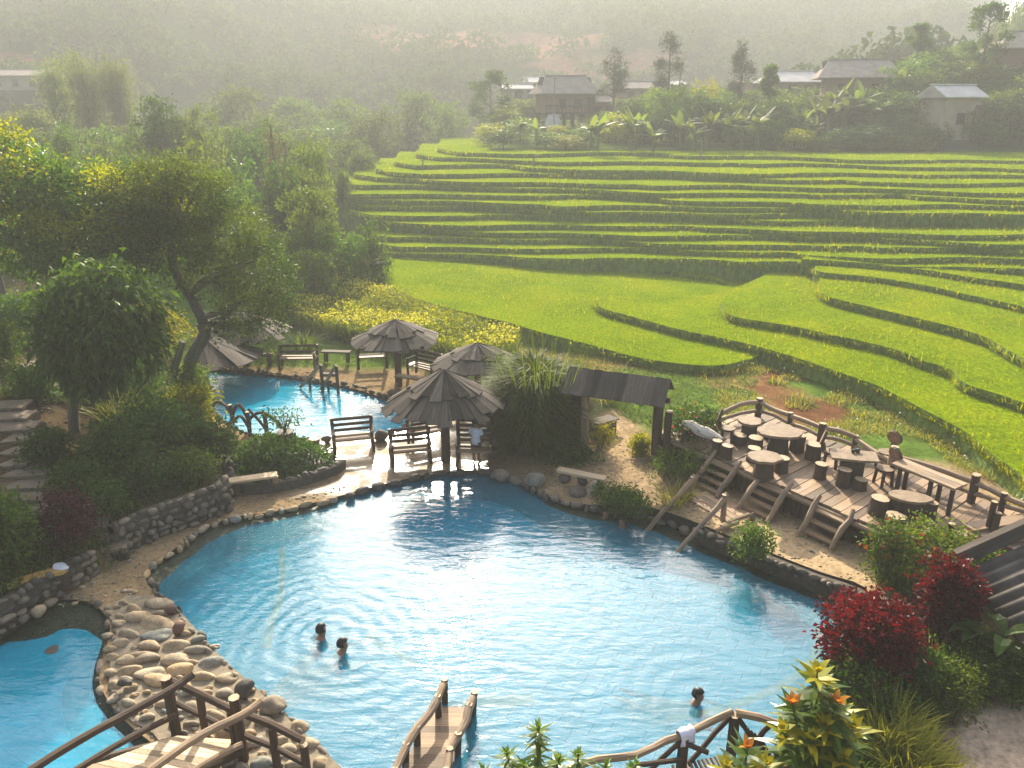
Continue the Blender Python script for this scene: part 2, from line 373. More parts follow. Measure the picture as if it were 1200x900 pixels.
def make_ground():
    pts = []
    gx, gy = np.meshgrid(np.arange(-34, 34.01, .45), np.arange(4, 47, .45)); pts.append(np.stack([gx.ravel(), gy.ravel()], 1))
    gx, gy = np.meshgrid(np.arange(-90, 90.1, 2.), np.arange(-24, 112, 2.)); q = np.stack([gx.ravel(), gy.ravel()], 1)
    q = q[~((np.abs(q[:, 0]) < 34.2) & (q[:, 1] > 3.6) & (q[:, 1] < 47))]; pts.append(q)
    gx, gy = np.meshgrid(np.arange(-320, 320.1, 5.), np.arange(-65, 520, 5.)); q = np.stack([gx.ravel(), gy.ravel()], 1)
    q = q[~((np.abs(q[:, 0]) < 91) & (q[:, 1] > -25) & (q[:, 1] < 113))]; pts.append(q)
    p = np.concatenate(pts); near = (np.abs(p[:, 0]) < 34) & (p[:, 1] < 40) & (p[:, 1] > 4)
    keep = np.ones(len(p), bool)
    for L in (POOL, UPOOL, LPOOL, FOOT):
        cl = list(L)+([L[0]] if L is not FOOT else [])
        keep[near] &= pdist(cl, p[near, 0], p[near, 1]) > .16
    p = p[keep]
    p[:, 0] += rng.uniform(-.02, .02, len(p))
    vs = [Vector(a) for a in p]; ed = []
    for L in (POOL, UPOOL, LPOOL):
        b = len(vs); n = len(L); vs += [Vector((a[0], a[1])) for a in L]; ed += [(b+i, b+(i+1) % n) for i in range(n)]
    for off in (0,):
        b = len(vs); L = [Vector((a[0], a[1])) for a in FOOT]; vs += L; ed += [(b+i, b+i+1) for i in range(len(L)-1)]
    V, E, F, *_ = geometry.delaunay_2d_cdt(vs, ed, [], 0, 1e-5, False)
    V = np.array([v[:] for v in V]); F = np.array([f[:] for f in F if len(f) == 3])
    c_ = V[F].mean(1); bad = inside(POOL, c_[:, 0], c_[:, 1]) | inside(UPOOL, c_[:, 0], c_[:, 1]) | inside(LPOOL, c_[:, 0], c_[:, 1])
    F = F[~bad]
    a, b, d = V[F[:, 0]], V[F[:, 1]], V[F[:, 2]]
    cr = (b[:, 0]-a[:, 0])*(d[:, 1]-a[:, 1])-(b[:, 1]-a[:, 1])*(d[:, 0]-a[:, 0]); F[cr < 0] = F[cr < 0][:, ::-1]
    X, Y = V[:, 0], V[:, 1]; Z = ground(X, Y)
    n1 = vnoise(X, Y, 1.1, 11)-.5; n2 = vnoise(X, Y, 6, 12)-.5
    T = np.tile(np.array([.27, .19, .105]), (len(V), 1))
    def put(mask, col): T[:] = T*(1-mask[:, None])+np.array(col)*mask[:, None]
    lawn = sstep(28.6, 29.4, Y+n1*.7)*sstep(-1, -2, X)
    lawn = np.maximum(lawn, sstep(22.3, 23.2, Y+n1+.12*np.clip(X-3, 0, 30)*3.)*sstep(.5, 1.5, X))
    lawn = np.maximum(lawn, sstep(25.2, 26, Y+n1)*sstep(-2.6, -1.5, X))
    pm = np.where(inside(PATH, X, Y), 1., 0.)
    put(lawn*(1-pm), (.10, .16, .025))
    dry = P2([(560, 385), (700, 412), (880, 432), (975, 470), (930, 492), (850, 470), (790, 462), (690, 440), (600, 410)], .5)
    dd = np.where(inside(dry, X, Y), 1., 0.)*sstep(-.25, .1, n1+n2*.5); put(dd, (.30, .19, .07))
    red = P2([(905, 420), (985, 455), (1000, 490), (930, 505), (880, 455)], .5); put(np.where(inside(red, X, Y), 1., 0.)*sstep(-.15, .1, n1+n2*.3), (.16, .075, .035))
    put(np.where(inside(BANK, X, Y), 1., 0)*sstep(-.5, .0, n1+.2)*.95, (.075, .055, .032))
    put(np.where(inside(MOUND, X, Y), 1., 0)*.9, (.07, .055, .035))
    put(sstep(40, 47, Y+n2*3), (.09, .13, .03)); put(sstep(105, 125, Y), (.03, .048, .016))
    def blob(cx, cy, rx, ry, col, th=.75):
        r = np.hypot((X-cx)/rx, (Y-cy)/ry)+.5*(vnoise(X, Y, 7, 21)-.5); put(sstep(1, th, r), col)
    blob(-8, 212, 40, 18, (.22, .10, .065)); blob(22, 190, 22, 8, (.20, .09, .06)); blob(-98, 141, 26, 8, (.30, .12, .07)); blob(-35, 225, 12, 10, (.25, .12, .07))
    blob(54, 76, 3.2, 2.5, (.26, .15, .08))
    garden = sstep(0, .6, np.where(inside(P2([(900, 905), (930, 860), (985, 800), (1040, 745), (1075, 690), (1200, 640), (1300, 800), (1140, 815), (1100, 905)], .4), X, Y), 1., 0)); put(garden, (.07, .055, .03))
    pk = np.where(inside(P2([(1100, 1000), (1105, 890), (1135, 830), (1170, 812), (1400, 800), (1400, 1000)], .5), X, Y), 1., 0); put(pk, (.66, .47, .33)); put(np.where(inside(PATH, X, Y), 1., 0.)*.8, (.40, .285, .165))
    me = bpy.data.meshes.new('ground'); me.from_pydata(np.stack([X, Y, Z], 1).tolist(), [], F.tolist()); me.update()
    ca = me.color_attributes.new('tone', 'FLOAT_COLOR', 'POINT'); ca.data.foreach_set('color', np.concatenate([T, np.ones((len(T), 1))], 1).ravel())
    me.polygons.foreach_set('use_smooth', np.ones(len(F), bool))
    t = NT('ground'); a_ = t.n('ShaderNodeAttribute'); a_.attribute_name = 'tone'
    p_ = t.pos(); b1 = t.noise(p_, .9, 5, .6); b2 = t.noise(p_, 9, 5, .65); b3 = t.noise(p_, 45, 2, .6)
    col = t.mix(1., a_.outputs['Color'], t.ramp(b1, [(.3, .6), (.7, 1.3)]), 'MULTIPLY')
    col = t.mix(1., col, t.ramp(b2, [(.25, .5), (.5, 1.), (.75, 1.35)]), 'MULTIPLY')
    # water standing on the paving round the shade huts
    s_ = t.n('ShaderNodeSeparateXYZ'); t.l(p_, s_.inputs[0])
    def band(v, lo, hi, w):
        u = t.n('ShaderNodeMapRange'); u.interpolation_type = 'SMOOTHSTEP'; t.l(v, u.inputs[0]); u.inputs[1].default_value = lo-w; u.inputs[2].default_value = lo+w
        d = t.n('ShaderNodeMapRange'); d.interpolation_type = 'SMOOTHSTEP'; t.l(v, d.inputs[0]); d.inputs[1].default_value = hi-w; d.inputs[2].default_value = hi+w; d.inputs[3].default_value = 1; d.inputs[4].default_value = 0
        return t.math('MULTIPLY', u.outputs[0], d.outputs[0])
    wet = t.math('MULTIPLY', band(s_.outputs[0], -6.2, .1, .5), band(s_.outputs[1], 18.5, 23.6, .5))
    pud = t.ramp(t.noise(p_, 1.1, 3, .5), [(.40, 0.), (.52, 1.)]); w2 = t.math('MULTIPLY', wet, t.math('ADD', t.math('MULTIPLY', pud, .65), .35))
    col = t.mix(t.math('MULTIPLY', w2, .45), col, (.09, .06, .035))
    ro = t.math('SUBTRACT', .85, t.math('MULTIPLY', w2, .68))
    hb = t.math('ADD', t.math('MULTIPLY', b2, 1.), t.math('MULTIPLY', b3, .5))
    bm = t.n('ShaderNodeBump'); t.l(hb, bm.inputs['Height']); bm.inputs['Distance'].default_value = .04
    t.l(t.math('SUBTRACT', .55, t.math('MULTIPLY', w2, .46)), bm.inputs['Strength'])
    t.done(t.pbsdf(col, ro, bm.outputs[0], t.math('MULTIPLY', w2, .6)))
    me.materials.append(t.m)
    o = bpy.data.objects.new('ground', me); COL.objects.link(o); struct(o)
make_ground()

# ================================================================== POOLS
def offset(poly, d):
    n = len(poly); out = []; area = sum(poly[i][0]*poly[(i+1) % n][1]-poly[(i+1) % n][0]*poly[i][1] for i in range(n)); sg = 1 if area > 0 else -1
    for i in range(n):
        a = Vector(poly[i-2][:2]); b = Vector(poly[(i+2) % n][:2]); t = (b-a).normalized(); out.append((poly[i][0]-t.y*d*sg, poly[i][1]+t.x*d*sg))
    return out
def mat_water(milk=.22, mc=(.11, .58, .80, 1)):
    t = NT('pool_water'); p_ = t.pos()
    n1 = t.noise(t.mapv(p_, (1.3, 4.2, 1)), 1.0, 2, .5, .5); n2 = t.noise(t.mapv(p_, (4.5, 13, 1)), 1., 3, .55, .3); n3 = t.noise(t.mapv(p_, (.35, .5, 1)), 1., 1)
    h = t.math('ADD', t.math('MULTIPLY', n1, .055), t.math('MULTIPLY', n2, .018))
    # rings spreading from the three swimmers
    for (sx, sy), amp in (((-3.7, 12.75), .011), ((-3.2, 12.2), .009), ((3.3, 10.9), .008)):
        v = t.n('ShaderNodeVectorMath', operation='DISTANCE'); t.l(p_, v.inputs[0]); v.inputs[1].default_value = (sx, sy, 0)
        d = v.outputs['Value']; w = t.math('SINE', t.math('MULTIPLY', t.math('ADD', d, t.math('MULTIPLY', n3, .8)), 17))
        f = t.math('POWER', 2.718, t.math('MULTIPLY', d, -.55)); h = t.math('ADD', h, t.math('MULTIPLY', t.math('MULTIPLY', w, f), amp))
    bm = t.n('ShaderNodeBump'); t.l(h, bm.inputs['Height']); bm.inputs['Strength'].default_value = .38; bm.inputs['Distance'].default_value = 1.
    fr = t.n('ShaderNodeFresnel'); fr.inputs[0].default_value = 1.62; t.l(bm.outputs[0], fr.inputs[1])
    gl = t.n('ShaderNodeBsdfGlossy'); gl.inputs['Roughness'].default_value = .05; t.l(bm.outputs[0], gl.inputs['Normal'])
    tr = t.n('ShaderNodeBsdfTransparent'); tr.inputs[0].default_value = (.88, 1.0, 1.0, 1)
    df = t.n('ShaderNodeBsdfDiffuse'); df.inputs[0].default_value = mc; m0 = t.n('ShaderNodeMixShader'); m0.inputs[0].default_value = milk; t.l(tr.outputs[0], m0.inputs[1]); t.l(df.outputs[0], m0.inputs[2])
    mx = t.n('ShaderNodeMixShader'); t.l(fr.outputs[0], mx.inputs[0]); t.l(m0.outputs[0], mx.inputs[1]); t.l(gl.outputs[0], mx.inputs[2])
    return t.done(mx.outputs[0])
def mat_floor():
    t = NT('pool_floor_paint'); p_ = t.pos(); b = t.n('ShaderNodeTexBrick'); t.l(p_, b.inputs['Vector'])
    rot = t.n('ShaderNodeMapping'); t.l(p_, rot.inputs[0]); rot.inputs['Rotation'].default_value = (0, 0, R(28)); t.l(rot.outputs[0], b.inputs['Vector'])
    b.inputs['Scale'].default_value = 1.; b.inputs['Brick Width'].default_value = .6; b.inputs['Row Height'].default_value = .3; b.inputs['Mortar Size'].default_value = .008
    b.inputs['Color1'].default_value = (.008, .56, .88, 1); b.inputs['Color2'].default_value = (.015, .62, .92, 1); b.inputs['Mortar'].default_value = (.006, .22, .40, 1)
    n = t.noise(p_, 1.3, 4); col = t.mix(1., b.outputs['Color'], t.ramp(n, [(.3, .75), (.7, 1.15)]), 'MULTIPLY')
    return t.done(t.pbsdf(col, .6))
M_WATER = mat_water(); M_WATER2 = mat_water(.36, (.02, .62, .92, 1)); M_FLOOR = mat_floor()
M_MOSS = m_rock('mossy_stone', (.018, .022, .014), (.03, .03, .018), (.012, .02, .012), 2.5, .6, .8)
M_LINE = m_plain('yellow_lane_paint', (.62, .42, .10), (.75, .55, .2))
def pool(name, poly, zw, depth, ins, zrim):
    n = len(poly); poly = [(p[0], p[1]) for p in poly]
    b = MB(); jit = [1+.35*(vnoise(p[0], p[1], .8, 4)-.5)*2 for p in poly]
    inner = [(p[0]+(q[0]-p[0])*j, p[1]+(q[1]-p[1])*j) for p, q, j in zip(poly, offset(poly, ins), jit)]
    rings = [[(p[0], p[1], float(z)) for p, z in zip(poly, ground(np.array([q[0] for q in poly]), np.array([q[1] for q in poly]))-.01)],
             [(p[0]*.9+q[0]*.1, p[1]*.9+q[1]*.1, zw-.12) for p, q in zip(poly, inner)], [(p[0], p[1], zw-depth*.75) for p in inner], [(p[0]*.15+q[0]*.85, p[1]*.15+q[1]*.85, zw-depth) for p, q in zip(poly, offset(poly, ins))]]
    V = sum(rings, []); F = []
    area = sum(poly[i][0]*poly[(i+1) % n][1]-poly[(i+1) % n][0]*poly[i][1] for i in range(n))
    for r in range(3):
        for i in range(n):
            f = (r*n+i, r*n+(i+1) % n, (r+1)*n+(i+1) % n, (r+1)*n+i); F.append(f if area > 0 else f[::-1])
    b.add(V, F, 0)
    struct(b.build('pool_wall', M_MOSS, smooth_=True))
    f = MB(); t = geometry.tessellate_polygon([[Vector((p[0], p[1], 0)) for p in rings[3]]]); f.add([(p[0], p[1], zw-depth-.02) for p in offset(poly, ins*.8)], [tuple(x) for x in t]); struct(f.build('pool_floor', M_FLOOR))
    w = MB(); t = geometry.tessellate_polygon([[Vector((p[0], p[1], 0)) for p in poly]]); V = [(p[0], p[1], zw) for p in poly]
    T = []
    for x in t:
        a_, b_, c_ = (V[i] for i in x); T.append(tuple(x) if (b_[0]-a_[0])*(c_[1]-a_[1])-(b_[1]-a_[1])*(c_[0]-a_[0]) > 0 else tuple(x)[::-1])
    w.add(V, T); struct(w.build('pool_water', M_WATER if name == 'main' else M_WATER2))
pool('main', POOL, 0., .62, .3, .12); pool('upper', UPOOL, .05, .5, .12, .12); pool('small', LPOOL, 0., .6, .62, .12)
# yellow lane lines painted on the floor of the big pool
b = MB()
def lane(px, w=.09):
    pts = [at(x, y, -.622) for x, y in px]; pts = smooth(pts, 4, False)
    for p, q in zip(pts[:-1], pts[1:]):
        d = (q-p).normalized(); s_ = Vector((-d.y, d.x, 0))*w
        b.add([tuple(p-s_), tuple(q-s_), tuple(q+s_), tuple(p+s_)], [(0, 1, 2, 3)])
lane([(330, 640), (330, 690), (318, 730), (312, 760)]); lane([(870, 680), (925, 700), (955, 730), (952, 775), (905, 808), (840, 832), (780, 842)]); lane([(560, 822), (625, 820)], .14); lane([(430, 745), (490, 780)], .07); lane([(735, 828), (745, 822)], .12)
struct(b.build('pool_floor_lines', M_LINE))

# ================================================================== RICE TERRACES
M_BANK = NT('terrace_bank')
t = M_BANK; p_ = t.pos(); n1 = t.noise(p_, 1.4, 5, .65); n2 = t.noise(t.mapv(p_, (6, 6, 2)), 1., 4)
M_BANK = t.done(t.pbsdf(t.mix(1., t.ramp(n1, [(.3, (.09, .15, .014)), (.55, (.14, .21, .02)), (.8, (.17, .17, .04))]), t.ramp(n2, [(.3, .5), (.7, 1.3)]), 'MULTIPLY'), .8, t.bump(n2, .8, .1)))
t = NT('rice_canopy'); p_ = t.pos(); n1 = t.noise(p_, .35, 4, .6); n2 = t.noise(t.mapv(p_, (9, 4, 4)), 1., 4, .7)
M_CANOPY = t.done(t.pbsdf(t.mix(1., t.ramp(n1, [(.3, (.12, .19, .001)), (.5, (.17, .245, .001)), (.75, (.24, .28, .002))]), t.ramp(n2, [(.25, .45), (.7, 1.25)]), 'MULTIPLY'), .75, t.bump(n2, 1., .12), .0))
M_RICE = m_leaf('rice_leaf', (.15, .22, .001), (.34, .36, .001), .66, (1.35, 1.2, .15), .8, .02, False)
RICE_H = .42
slabs = []                                           # (polygon xy, function z of x y, front polyline)
def slab(front, back, z):
    """front and back: picture polylines from left to right, at the height z (a number or a function of the picture x)"""
    zf = z if callable(z) else (lambda px: z)
    f = smooth([at(px, py, zf(px)) for px, py in front], 4, False); bk = [at(px, py, zf(px)) for px, py in back]
    for i, p in enumerate(f):
        j = (vnoise(p.x, p.y, 1.7, len(slabs))-.5)*.34; p.y += j*min(1, p.y/40)
    slabs.append((f, bk))
# lower fields, traced along the front edge of each
slab([(398, 296), (415, 306), (440, 322), (490, 347), (540, 360), (607, 377), (680, 397), (740, 412), (800, 421), (850, 422), (890, 411)], [(905, 385), (890, 320), (810, 298), (600, 292), (440, 288)], .9)
slab([(697, 347), (704, 356), (733, 365), (800, 382), (850, 392), (900, 404), (950, 420), (1000, 437), (1033, 448), (1083, 474), (1133, 500), (1167, 528), (1200, 552), (1290, 640)], [(1400, 520), (1100, 360), (900, 318), (868, 338), (800, 344), (740, 346), (708, 343)], 1.2)
slab([(690, 310), (760, 310), (810, 315), (840, 321), (850, 327)], [(838, 323), (800, 318), (740, 308), (690, 304)], 1.1)
slab([(640, 303), (720, 300), (800, 307), (850, 312), (890, 318), (902, 322)], [(905, 312), (860, 300), (760, 292), (640, 292)], 1.25)
slab([(850, 362), (867, 368), (933, 379), (990, 391), (1047, 404), (1083, 418), (1117, 429), (1133, 444), (1200, 466), (1290, 510)], [(1400, 440), (1150, 340), (1000, 310), (960, 302), (905, 314), (890, 322), (862, 334), (846, 348)], 1.5)
slab([(960, 330), (970, 343), (1033, 358), (1100, 374), (1150, 388), (1172, 399), (1200, 414), (1290, 455)], [(1400, 400), (1150, 330), (1000, 305), (970, 312), (962, 320)], 1.85)
slab([(955, 312), (967, 316), (1013, 320), (1083, 330), (1133, 341), (1200, 355), (1290, 380)], [(1400, 350), (1150, 310), (1000, 296), (960, 300)], 2.1)
slab([(940, 300), (1017, 305), (1073, 311), (1133, 320), (1200, 329), (1290, 345)], [(1400, 330), (1150, 300), (950, 290)], 2.35)
slab([(470, 300), (560, 303), (640, 305), (760, 308), (850, 311), (935, 306)], [(940, 298), (760, 297), (470, 294)], lambda px: 0.95+.26*(px-470)/465)
NB = 15
HL = [293, 284, 275, 266, 257, 248, 239, 231, 223, 215, 207, 198, 190, 182, 174]
HR = [308, 298, 288, 279, 270, 261, 253, 245, 237, 229, 220, 211, 202, 193, 184]
HX = [425, 442, 436, 470, 432, 408, 396, 392, 388, 395, 415, 440, 462, 488, 512]
for k in range(NB):
    def zz(px, k=k):
        u = max(-.1, min(1.1, (px-430)/770)); a = 1.12+(6.0-1.12)*(k/(NB-1))**1.06; b_ = 2.65+(6.0-2.65)*k/(NB-1); return a*(1-u)+b_*u
    rs = np.random.RandomState(50+k); fr = []; x = HX[k]; brk = rs.uniform(600, 1100); jog = rs.choice([-2.2, 2.0, 1.5])
    while x < 1330:
        u = (x-430)/770; y = HL[k]*(1-u)+HR[k]*u+1.3*math.sin(x*.012+k*1.9)+.9*math.sin(x*.031+k)+(jog if x > brk else 0)-(3.5*max(0, 1-(x-HX[k])/25.))
        fr.append((x, y)); x += 22 if x > HX[k]+40 else 9
    bk = [(fr[-1][0], fr[-1][1]-17), (900, HL[k]*.4+HR[k]*.6-16), (fr[0][0]+6, fr[0][1]-12)]
    slab(fr, bk, zz)
bank = MB(); can = MB(); rice = MB()
for k, (f, bk) in enumerate(slabs):
    poly = [(p.x, p.y) for p in f]+[(p.x, p.y) for p in bk]; zs = [p.z for p in f]+[p.z for p in bk]
    n = len(poly); area = sum(poly[i][0]*poly[(i+1) % n][1]-poly[(i+1) % n][0]*poly[i][1] for i in range(n))
    ctr = offset(poly, -.22)
    V = [(p[0], p[1], z-.16) for p, z in zip(poly, zs)]+[(p[0], p[1], z-RICE_H-.02) for p, z in zip(poly, zs)]+[(c_[0], c_[1], -.3) for c_ in ctr]
    F = []
    for i in range(n):
        j = (i+1) % n
        for r, mi in ((0, 1), (1, 0)):
            q = (r*n+i, (r+1)*n+i, (r+1)*n+j, r*n+j); q = q if area > 0 else q[::-1]; F.append((q, mi))
    bank.add(V, [q for q, mi in F if mi == 0]); bank.add(V, [q for q, mi in F if mi == 1])
    t_ = geometry.tessellate_polygon([[Vector((p[0], p[1], 0)) for p in poly]]); T = []
    for x in t_:
        a_, b_, c_ = (V[i] for i in x); T.append(tuple(x) if (b_[0]-a_[0])*(c_[1]-a_[1])-(b_[1]-a_[1])*(c_[0]-a_[0]) > 0 else tuple(x)[::-1])
    can.add(V[:n], T)
    # plants: over the field, thicker along its front edge
    P = np.array(poly); x0, y0 = P.min(0); x1, y1 = P.max(0); ym = np.median(P[:, 1])
    sp = float(np.clip(.0062*y0, .13, .42)); gx, gy = np.meshgrid(np.arange(max(x0, -30), min(x1, 62), sp), np.arange(y0, y1, sp)); gx = gx.ravel()+rng.uniform(-.5, .5, gx.size)*sp; gy = gy.ravel()+rng.uniform(-.5, .5, gy.size)*sp
    m = inside(poly, gx, gy) & (np.abs(gx) < .78*gy+3)
    for (f2, b2) in slabs[k+1:]:
        m &= ~inside([(p.x, p.y) for p in f2]+[(p.x, p.y) for p in b2], gx, gy)
    gx, gy = gx[m], gy[m]
    ex, ey, ez = [], [], []
    for p, q in zip(f[:-1], f[1:]):
        L = (q-p).length; m_ = max(1, int(L/(sp*.75))); u = rng.uniform(0, 1, m_); ex.append(p.x+(q.x-p.x)*u); ey.append(p.y+(q.y-p.y)*u+rng.uniform(-.05, .28, m_))
    gx = np.concatenate([gx]+ex); gy = np.concatenate([gy]+ey)
    pz = np.array(zs); # height by nearest polygon vertex (fields are almost level)
    fx = np.array([p.x for p in f]); o_ = np.argsort(fx); gzv = np.interp(gx, fx[o_], np.array([p.z for p in f])[o_])
    for _ in range(5):
        n_ = len(gx); base = np.stack([gx+rng.normal(0, sp*.3, n_), gy+rng.normal(0, sp*.3, n_), gzv-RICE_H-.02], 1)
        d = np.stack([rng.normal(0, .33, n_), rng.normal(0, .33, n_), np.ones(n_)], 1)
        rice.blades(base, d, RICE_H*1.12*np.clip(.85+.3*vnoise(gx, gy, 2.5, 8), .8, 1.2), float(np.clip(.0014*ym, .03, .09)), rng, 0, .55, 2)
struct(bank.build('terrace_banks', M_BANK)); tag(can.build('rice_canopy', M_CANOPY), kind='stuff'); tag(rice.build('rice', M_RICE), kind='stuff')
# ================================================================== MATERIALS OF BUILT THINGS
M_LOG = m_wood('dark_log', (.035, .02, .012), (.105, .062, .036), (.065, .05, .038), .8, (2.5, 45, 1), .7)
M_DRIFT = m_wood('driftwood', (.22, .14, .08), (.40, .28, .17), (.16, .12, .09), .7, (2.5, 45, 1), .6)
M_DECK = m_wood('deck_boards', (.15, .088, .045), (.34, .22, .125), (.24, .17, .11), .6, (1.8, 45, 1), .4)
M_PALE = m_wood('pale_boards', (.36, .25, .15), (.58, .43, .27), None, .65, (1.8, 45, 1), .3)
M_SHING = m_wood('weathered_shingles', (.038, .03, .024), (.155, .125, .10), (.075, .062, .05), .8, (2.2, 40, 1), .9, .1)
M_CUT = m_plain('cut_log_end', (.30, .21, .125), (.46, .34, .215), 9, .6)
M_TOP = m_plain('table_slab', (.16, .11, .068), (.30, .215, .138), 6, .6, .15, .2)
M_ROCK = m_rock('river_stone', (.36, .30, .21), (.46, .31, .16), (.20, .21, .18), 3.5, .75, .7)
M_COB = m_rock('cobbles', (.12, .10, .075), (.27, .21, .15), (.08, .07, .06), 5., .8, .6)
M_DROCK = m_rock('dark_rock', (.07, .06, .05), (.11, .085, .065), (.05, .05, .045), 6., .7, 1.)
M_MORT = m_plain('mortar', (.035, .028, .02), (.085, .068, .048), 8, .9, .6)
M_CEM = m_plain('cement', (.16, .13, .09), (.29, .23, .155), 7, .9, .9)
M_TREAD = m_plain('stone_tread', (.13, .10, .068), (.23, .175, .115), 4, .85, .5)
rnd = random.Random(3); random.seed(5)
def jl(p, q, n, a):                                 # a wavering line between two points
    p, q = Vector(p), Vector(q); o = []
    for i in range(n+1):
        t = i/n; j = a*(0 if i in (0, n) else 1); o.append(p.lerp(q, t)+Vector((random.uniform(-j, j), random.uniform(-j, j), random.uniform(-j, j))))
    return o
def log(parent, name, pts, r, mat=None, n=7, knob=.08, cut=True):
    b = MB(); b.tube(pts, r, n, 0, knob, True, 1); return b.build(name, [mat or M_LOG, M_CUT if cut else (mat or M_LOG)], parent, smooth_=False)
def board(parent, name, p, q, w, h, mat, up=(0, 0, 1)):
    b = MB(); b.beam(p, q, w, h, up); return b.build(name, mat, parent)

# ------------------------------------------------------------------ shade huts with shingled cone roofs
def hut(label, loc, apex, eave, rad, seed, tilt=0, post=True):
    rs = random.Random(seed); t = thing('shade_hut', label, 'hut', loc, 0, 'round shingled shade huts'); b = MB()
    def plank(a, r0, r1, w0, w1, lift):
        def zc(r): return eave+(apex-eave)*(1-r/rad)**.92 if r < rad else eave-(r-rad)*.5
        ca, sa = math.cos(a), math.sin(a); tw = rs.uniform(-.02, .02); V = []; G = []; o = rs.random()*40
        ra = (r0+r1)/2
        for r, w in ((r0, w0), (ra, (w0+w1)/2), (r1, w1)):
            for s_ in (-1, 1):
                for k in (0, 1):
                    z = zc(r)+lift+k*.028+s_*tw+rs.uniform(-.006, .006); V.append((ca*r-sa*s_*w/2, sa*r+ca*s_*w/2, z)); G.append((r+o, s_*w*.5+o, o))
        F = []
        for i in (0, 4): F += [(i+1, i+3, i+7, i+5), (i, i+4, i+6, i+2), (i, i+1, i+5, i+4), (i+2, i+6, i+7, i+3)]
        F += [(0, 2, 3, 1), (8, 9, 11, 10)]; b.add(V, F, 0, G)
    n = 30
    for k in range(n): plank(k*2*math.pi/n+rs.uniform(-.05, .05), rad*rs.uniform(.42, .5), rad*rs.uniform(.92, 1.07), rad*.105, rad*.245, rs.uniform(-.01, .02)-.01)
    m = 24; V = [(0, 0, apex-.06)]; F = []
    for q, r in enumerate((rad*.45, rad*.88)):
        for k in range(m): a = 2*math.pi*k/m; V.append((math.cos(a)*r, math.sin(a)*r, eave+(apex-eave)*(1-r/rad)**.92-.05))
    for k in range(m): F += [(0, 1+k, 1+(k+1) % m), (1+k, 1+m+k, 1+m+(k+1) % m, 1+(k+1) % m)]
    b.add(V, F)  # added inner cone, unseen, keeps sun streaks from passing the shingle gaps
    n = 21
    for k in range(n): plank(k*2*math.pi/n+rs.uniform(-.08, .08), .03, rad*rs.uniform(.5, .66), .03, rad*.21, .035+rs.uniform(0, .03))
    b.build('roof', M_SHING, t)
    if post:
        log(t, 'post', [(0, 0, -.1), (.01, 0, eave*.5), (0, .01, apex-.12)], [.135, .12, .09], n=9, knob=.05)
        for k in range(6):
            a = k*math.pi/3+.3; r = MB(); r.tube([(.05*math.cos(a), .05*math.sin(a), apex-.18), (rad*.93*math.cos(a), rad*.93*math.sin(a), eave-.05)], .035, 5); r.build('rafter', M_LOG, t)
    return t
h1p = at(523, 539, .12); hut('large grey shingled shade hut beside the big pool, a child under it', h1p, 2.74, 1.78, 1.68, 1)
h2p = at(467, 446, .14); hut('grey shingled shade hut standing alone on the terrace beyond the far pool', h2p, 2.3, 1.62, 1.62, 2)
h3p = at(560, 472, .2); hut('grey shingled shade hut half hidden behind the big hut and tall grass', h3p, 2.1, 1.45, 1.5, 3)
h4p = at(291, 426, .2); hut('grey shingled shade hut partly covered by the leaning tree, pale post showing', h4p, 2.1, 1.3, 1.75, 4)
t = thing('low_shingle_roof', 'low grey shingle roof sloping down to the far pool behind the leaning tree', 'roof', at(243, 452, .1))
b = MB()
for k in range(13):
    a = -1.5+k*.17; r = 1.9+rnd.uniform(-.12, .15); b.beam((.1*math.cos(a), .1*math.sin(a)+.5, 1.75), (r*math.cos(a), r*math.sin(a)*.9+.5, 1.0+rnd.uniform(-.03, .03)), .3, .03, taper=1.2)
b.build('roof', M_SHING, t); log(t, 'post', [(.05, -.2, -.4), (.05, -.15, 1.5)], .1, M_DRIFT)
# ------------------------------------------------------------------ benches
def bench(label, loc, rz, w=1.2, back=.95, slats=3, mat=None, group='log benches by the pools'):
    t = thing('log_bench', label, 'bench', loc, rz, group); m = mat or M_LOG
    b = MB(); [b.beam((-w/2, -.2+k*.17, .44), (w/2, -.2+k*.17, .44+rnd.uniform(-.01, .01)), .15, .05) for k in range(3)]; b.build('seat', M_DECK, t)
    for s_ in (-1, 1):
        log(t, 'leg', jl((s_*w*.46, -.24, 0), (s_*w*.45, -.22, .66), 3, .02), .05); log(t, 'leg', jl((s_*w*.46, .22, 0), (s_*w*.47, .33, back), 3, .02), .055)
        log(t, 'armrest', jl((s_*w*.47, -.3, .66), (s_*w*.47, .3, .68), 2, .02), .045)
    b = MB(); [b.beam((-w*.47, .25+.03*k, .58+k*(back-.62)/(slats-1)), (w*.47, .25+.03*k, .58+k*(back-.62)/(slats-1)+rnd.uniform(-.02, .02)), .04, .09, (0, .3, 1)) for k in range(slats)]; b.build('backrest', M_LOG, t)
    return t
bench('log bench with slatted back facing the big pool, left of the hut post', at(482, 541, .12), R(12), 1.2)
bench('tall slatted log bench with a child standing against it', at(556, 541, .12), R(-3), 1.05, 1.35, 6)
bench('log bench standing alone on the wet paving near the round pool bay', at(415, 527, .12), R(14), 1.25)
bench('dark log bench behind the big hut, backs onto the far pool', at(502, 519, .12), R(25), 1.2)
bench('long low log bench on the far terrace below a grass clump', at(350, 431, .2), R(2), 1.5, .85, 2)
bench('log bench to the right of the far shade hut', at(497, 442, .2), R(-35), 1.3)
t = thing('swing_bench', 'log bench with slanting side frames left of the far shade hut', 'bench', at(437, 428, .2), R(10))
for s_ in (-1, 1):
    log(t, 'side_frame', jl((s_*.55, -.5, 0), (s_*.55, .05, 1.35), 3, .03), .055); log(t, 'side_frame', jl((s_*.55, .6, 0), (s_*.55, .0, 1.3), 3, .03), .055)
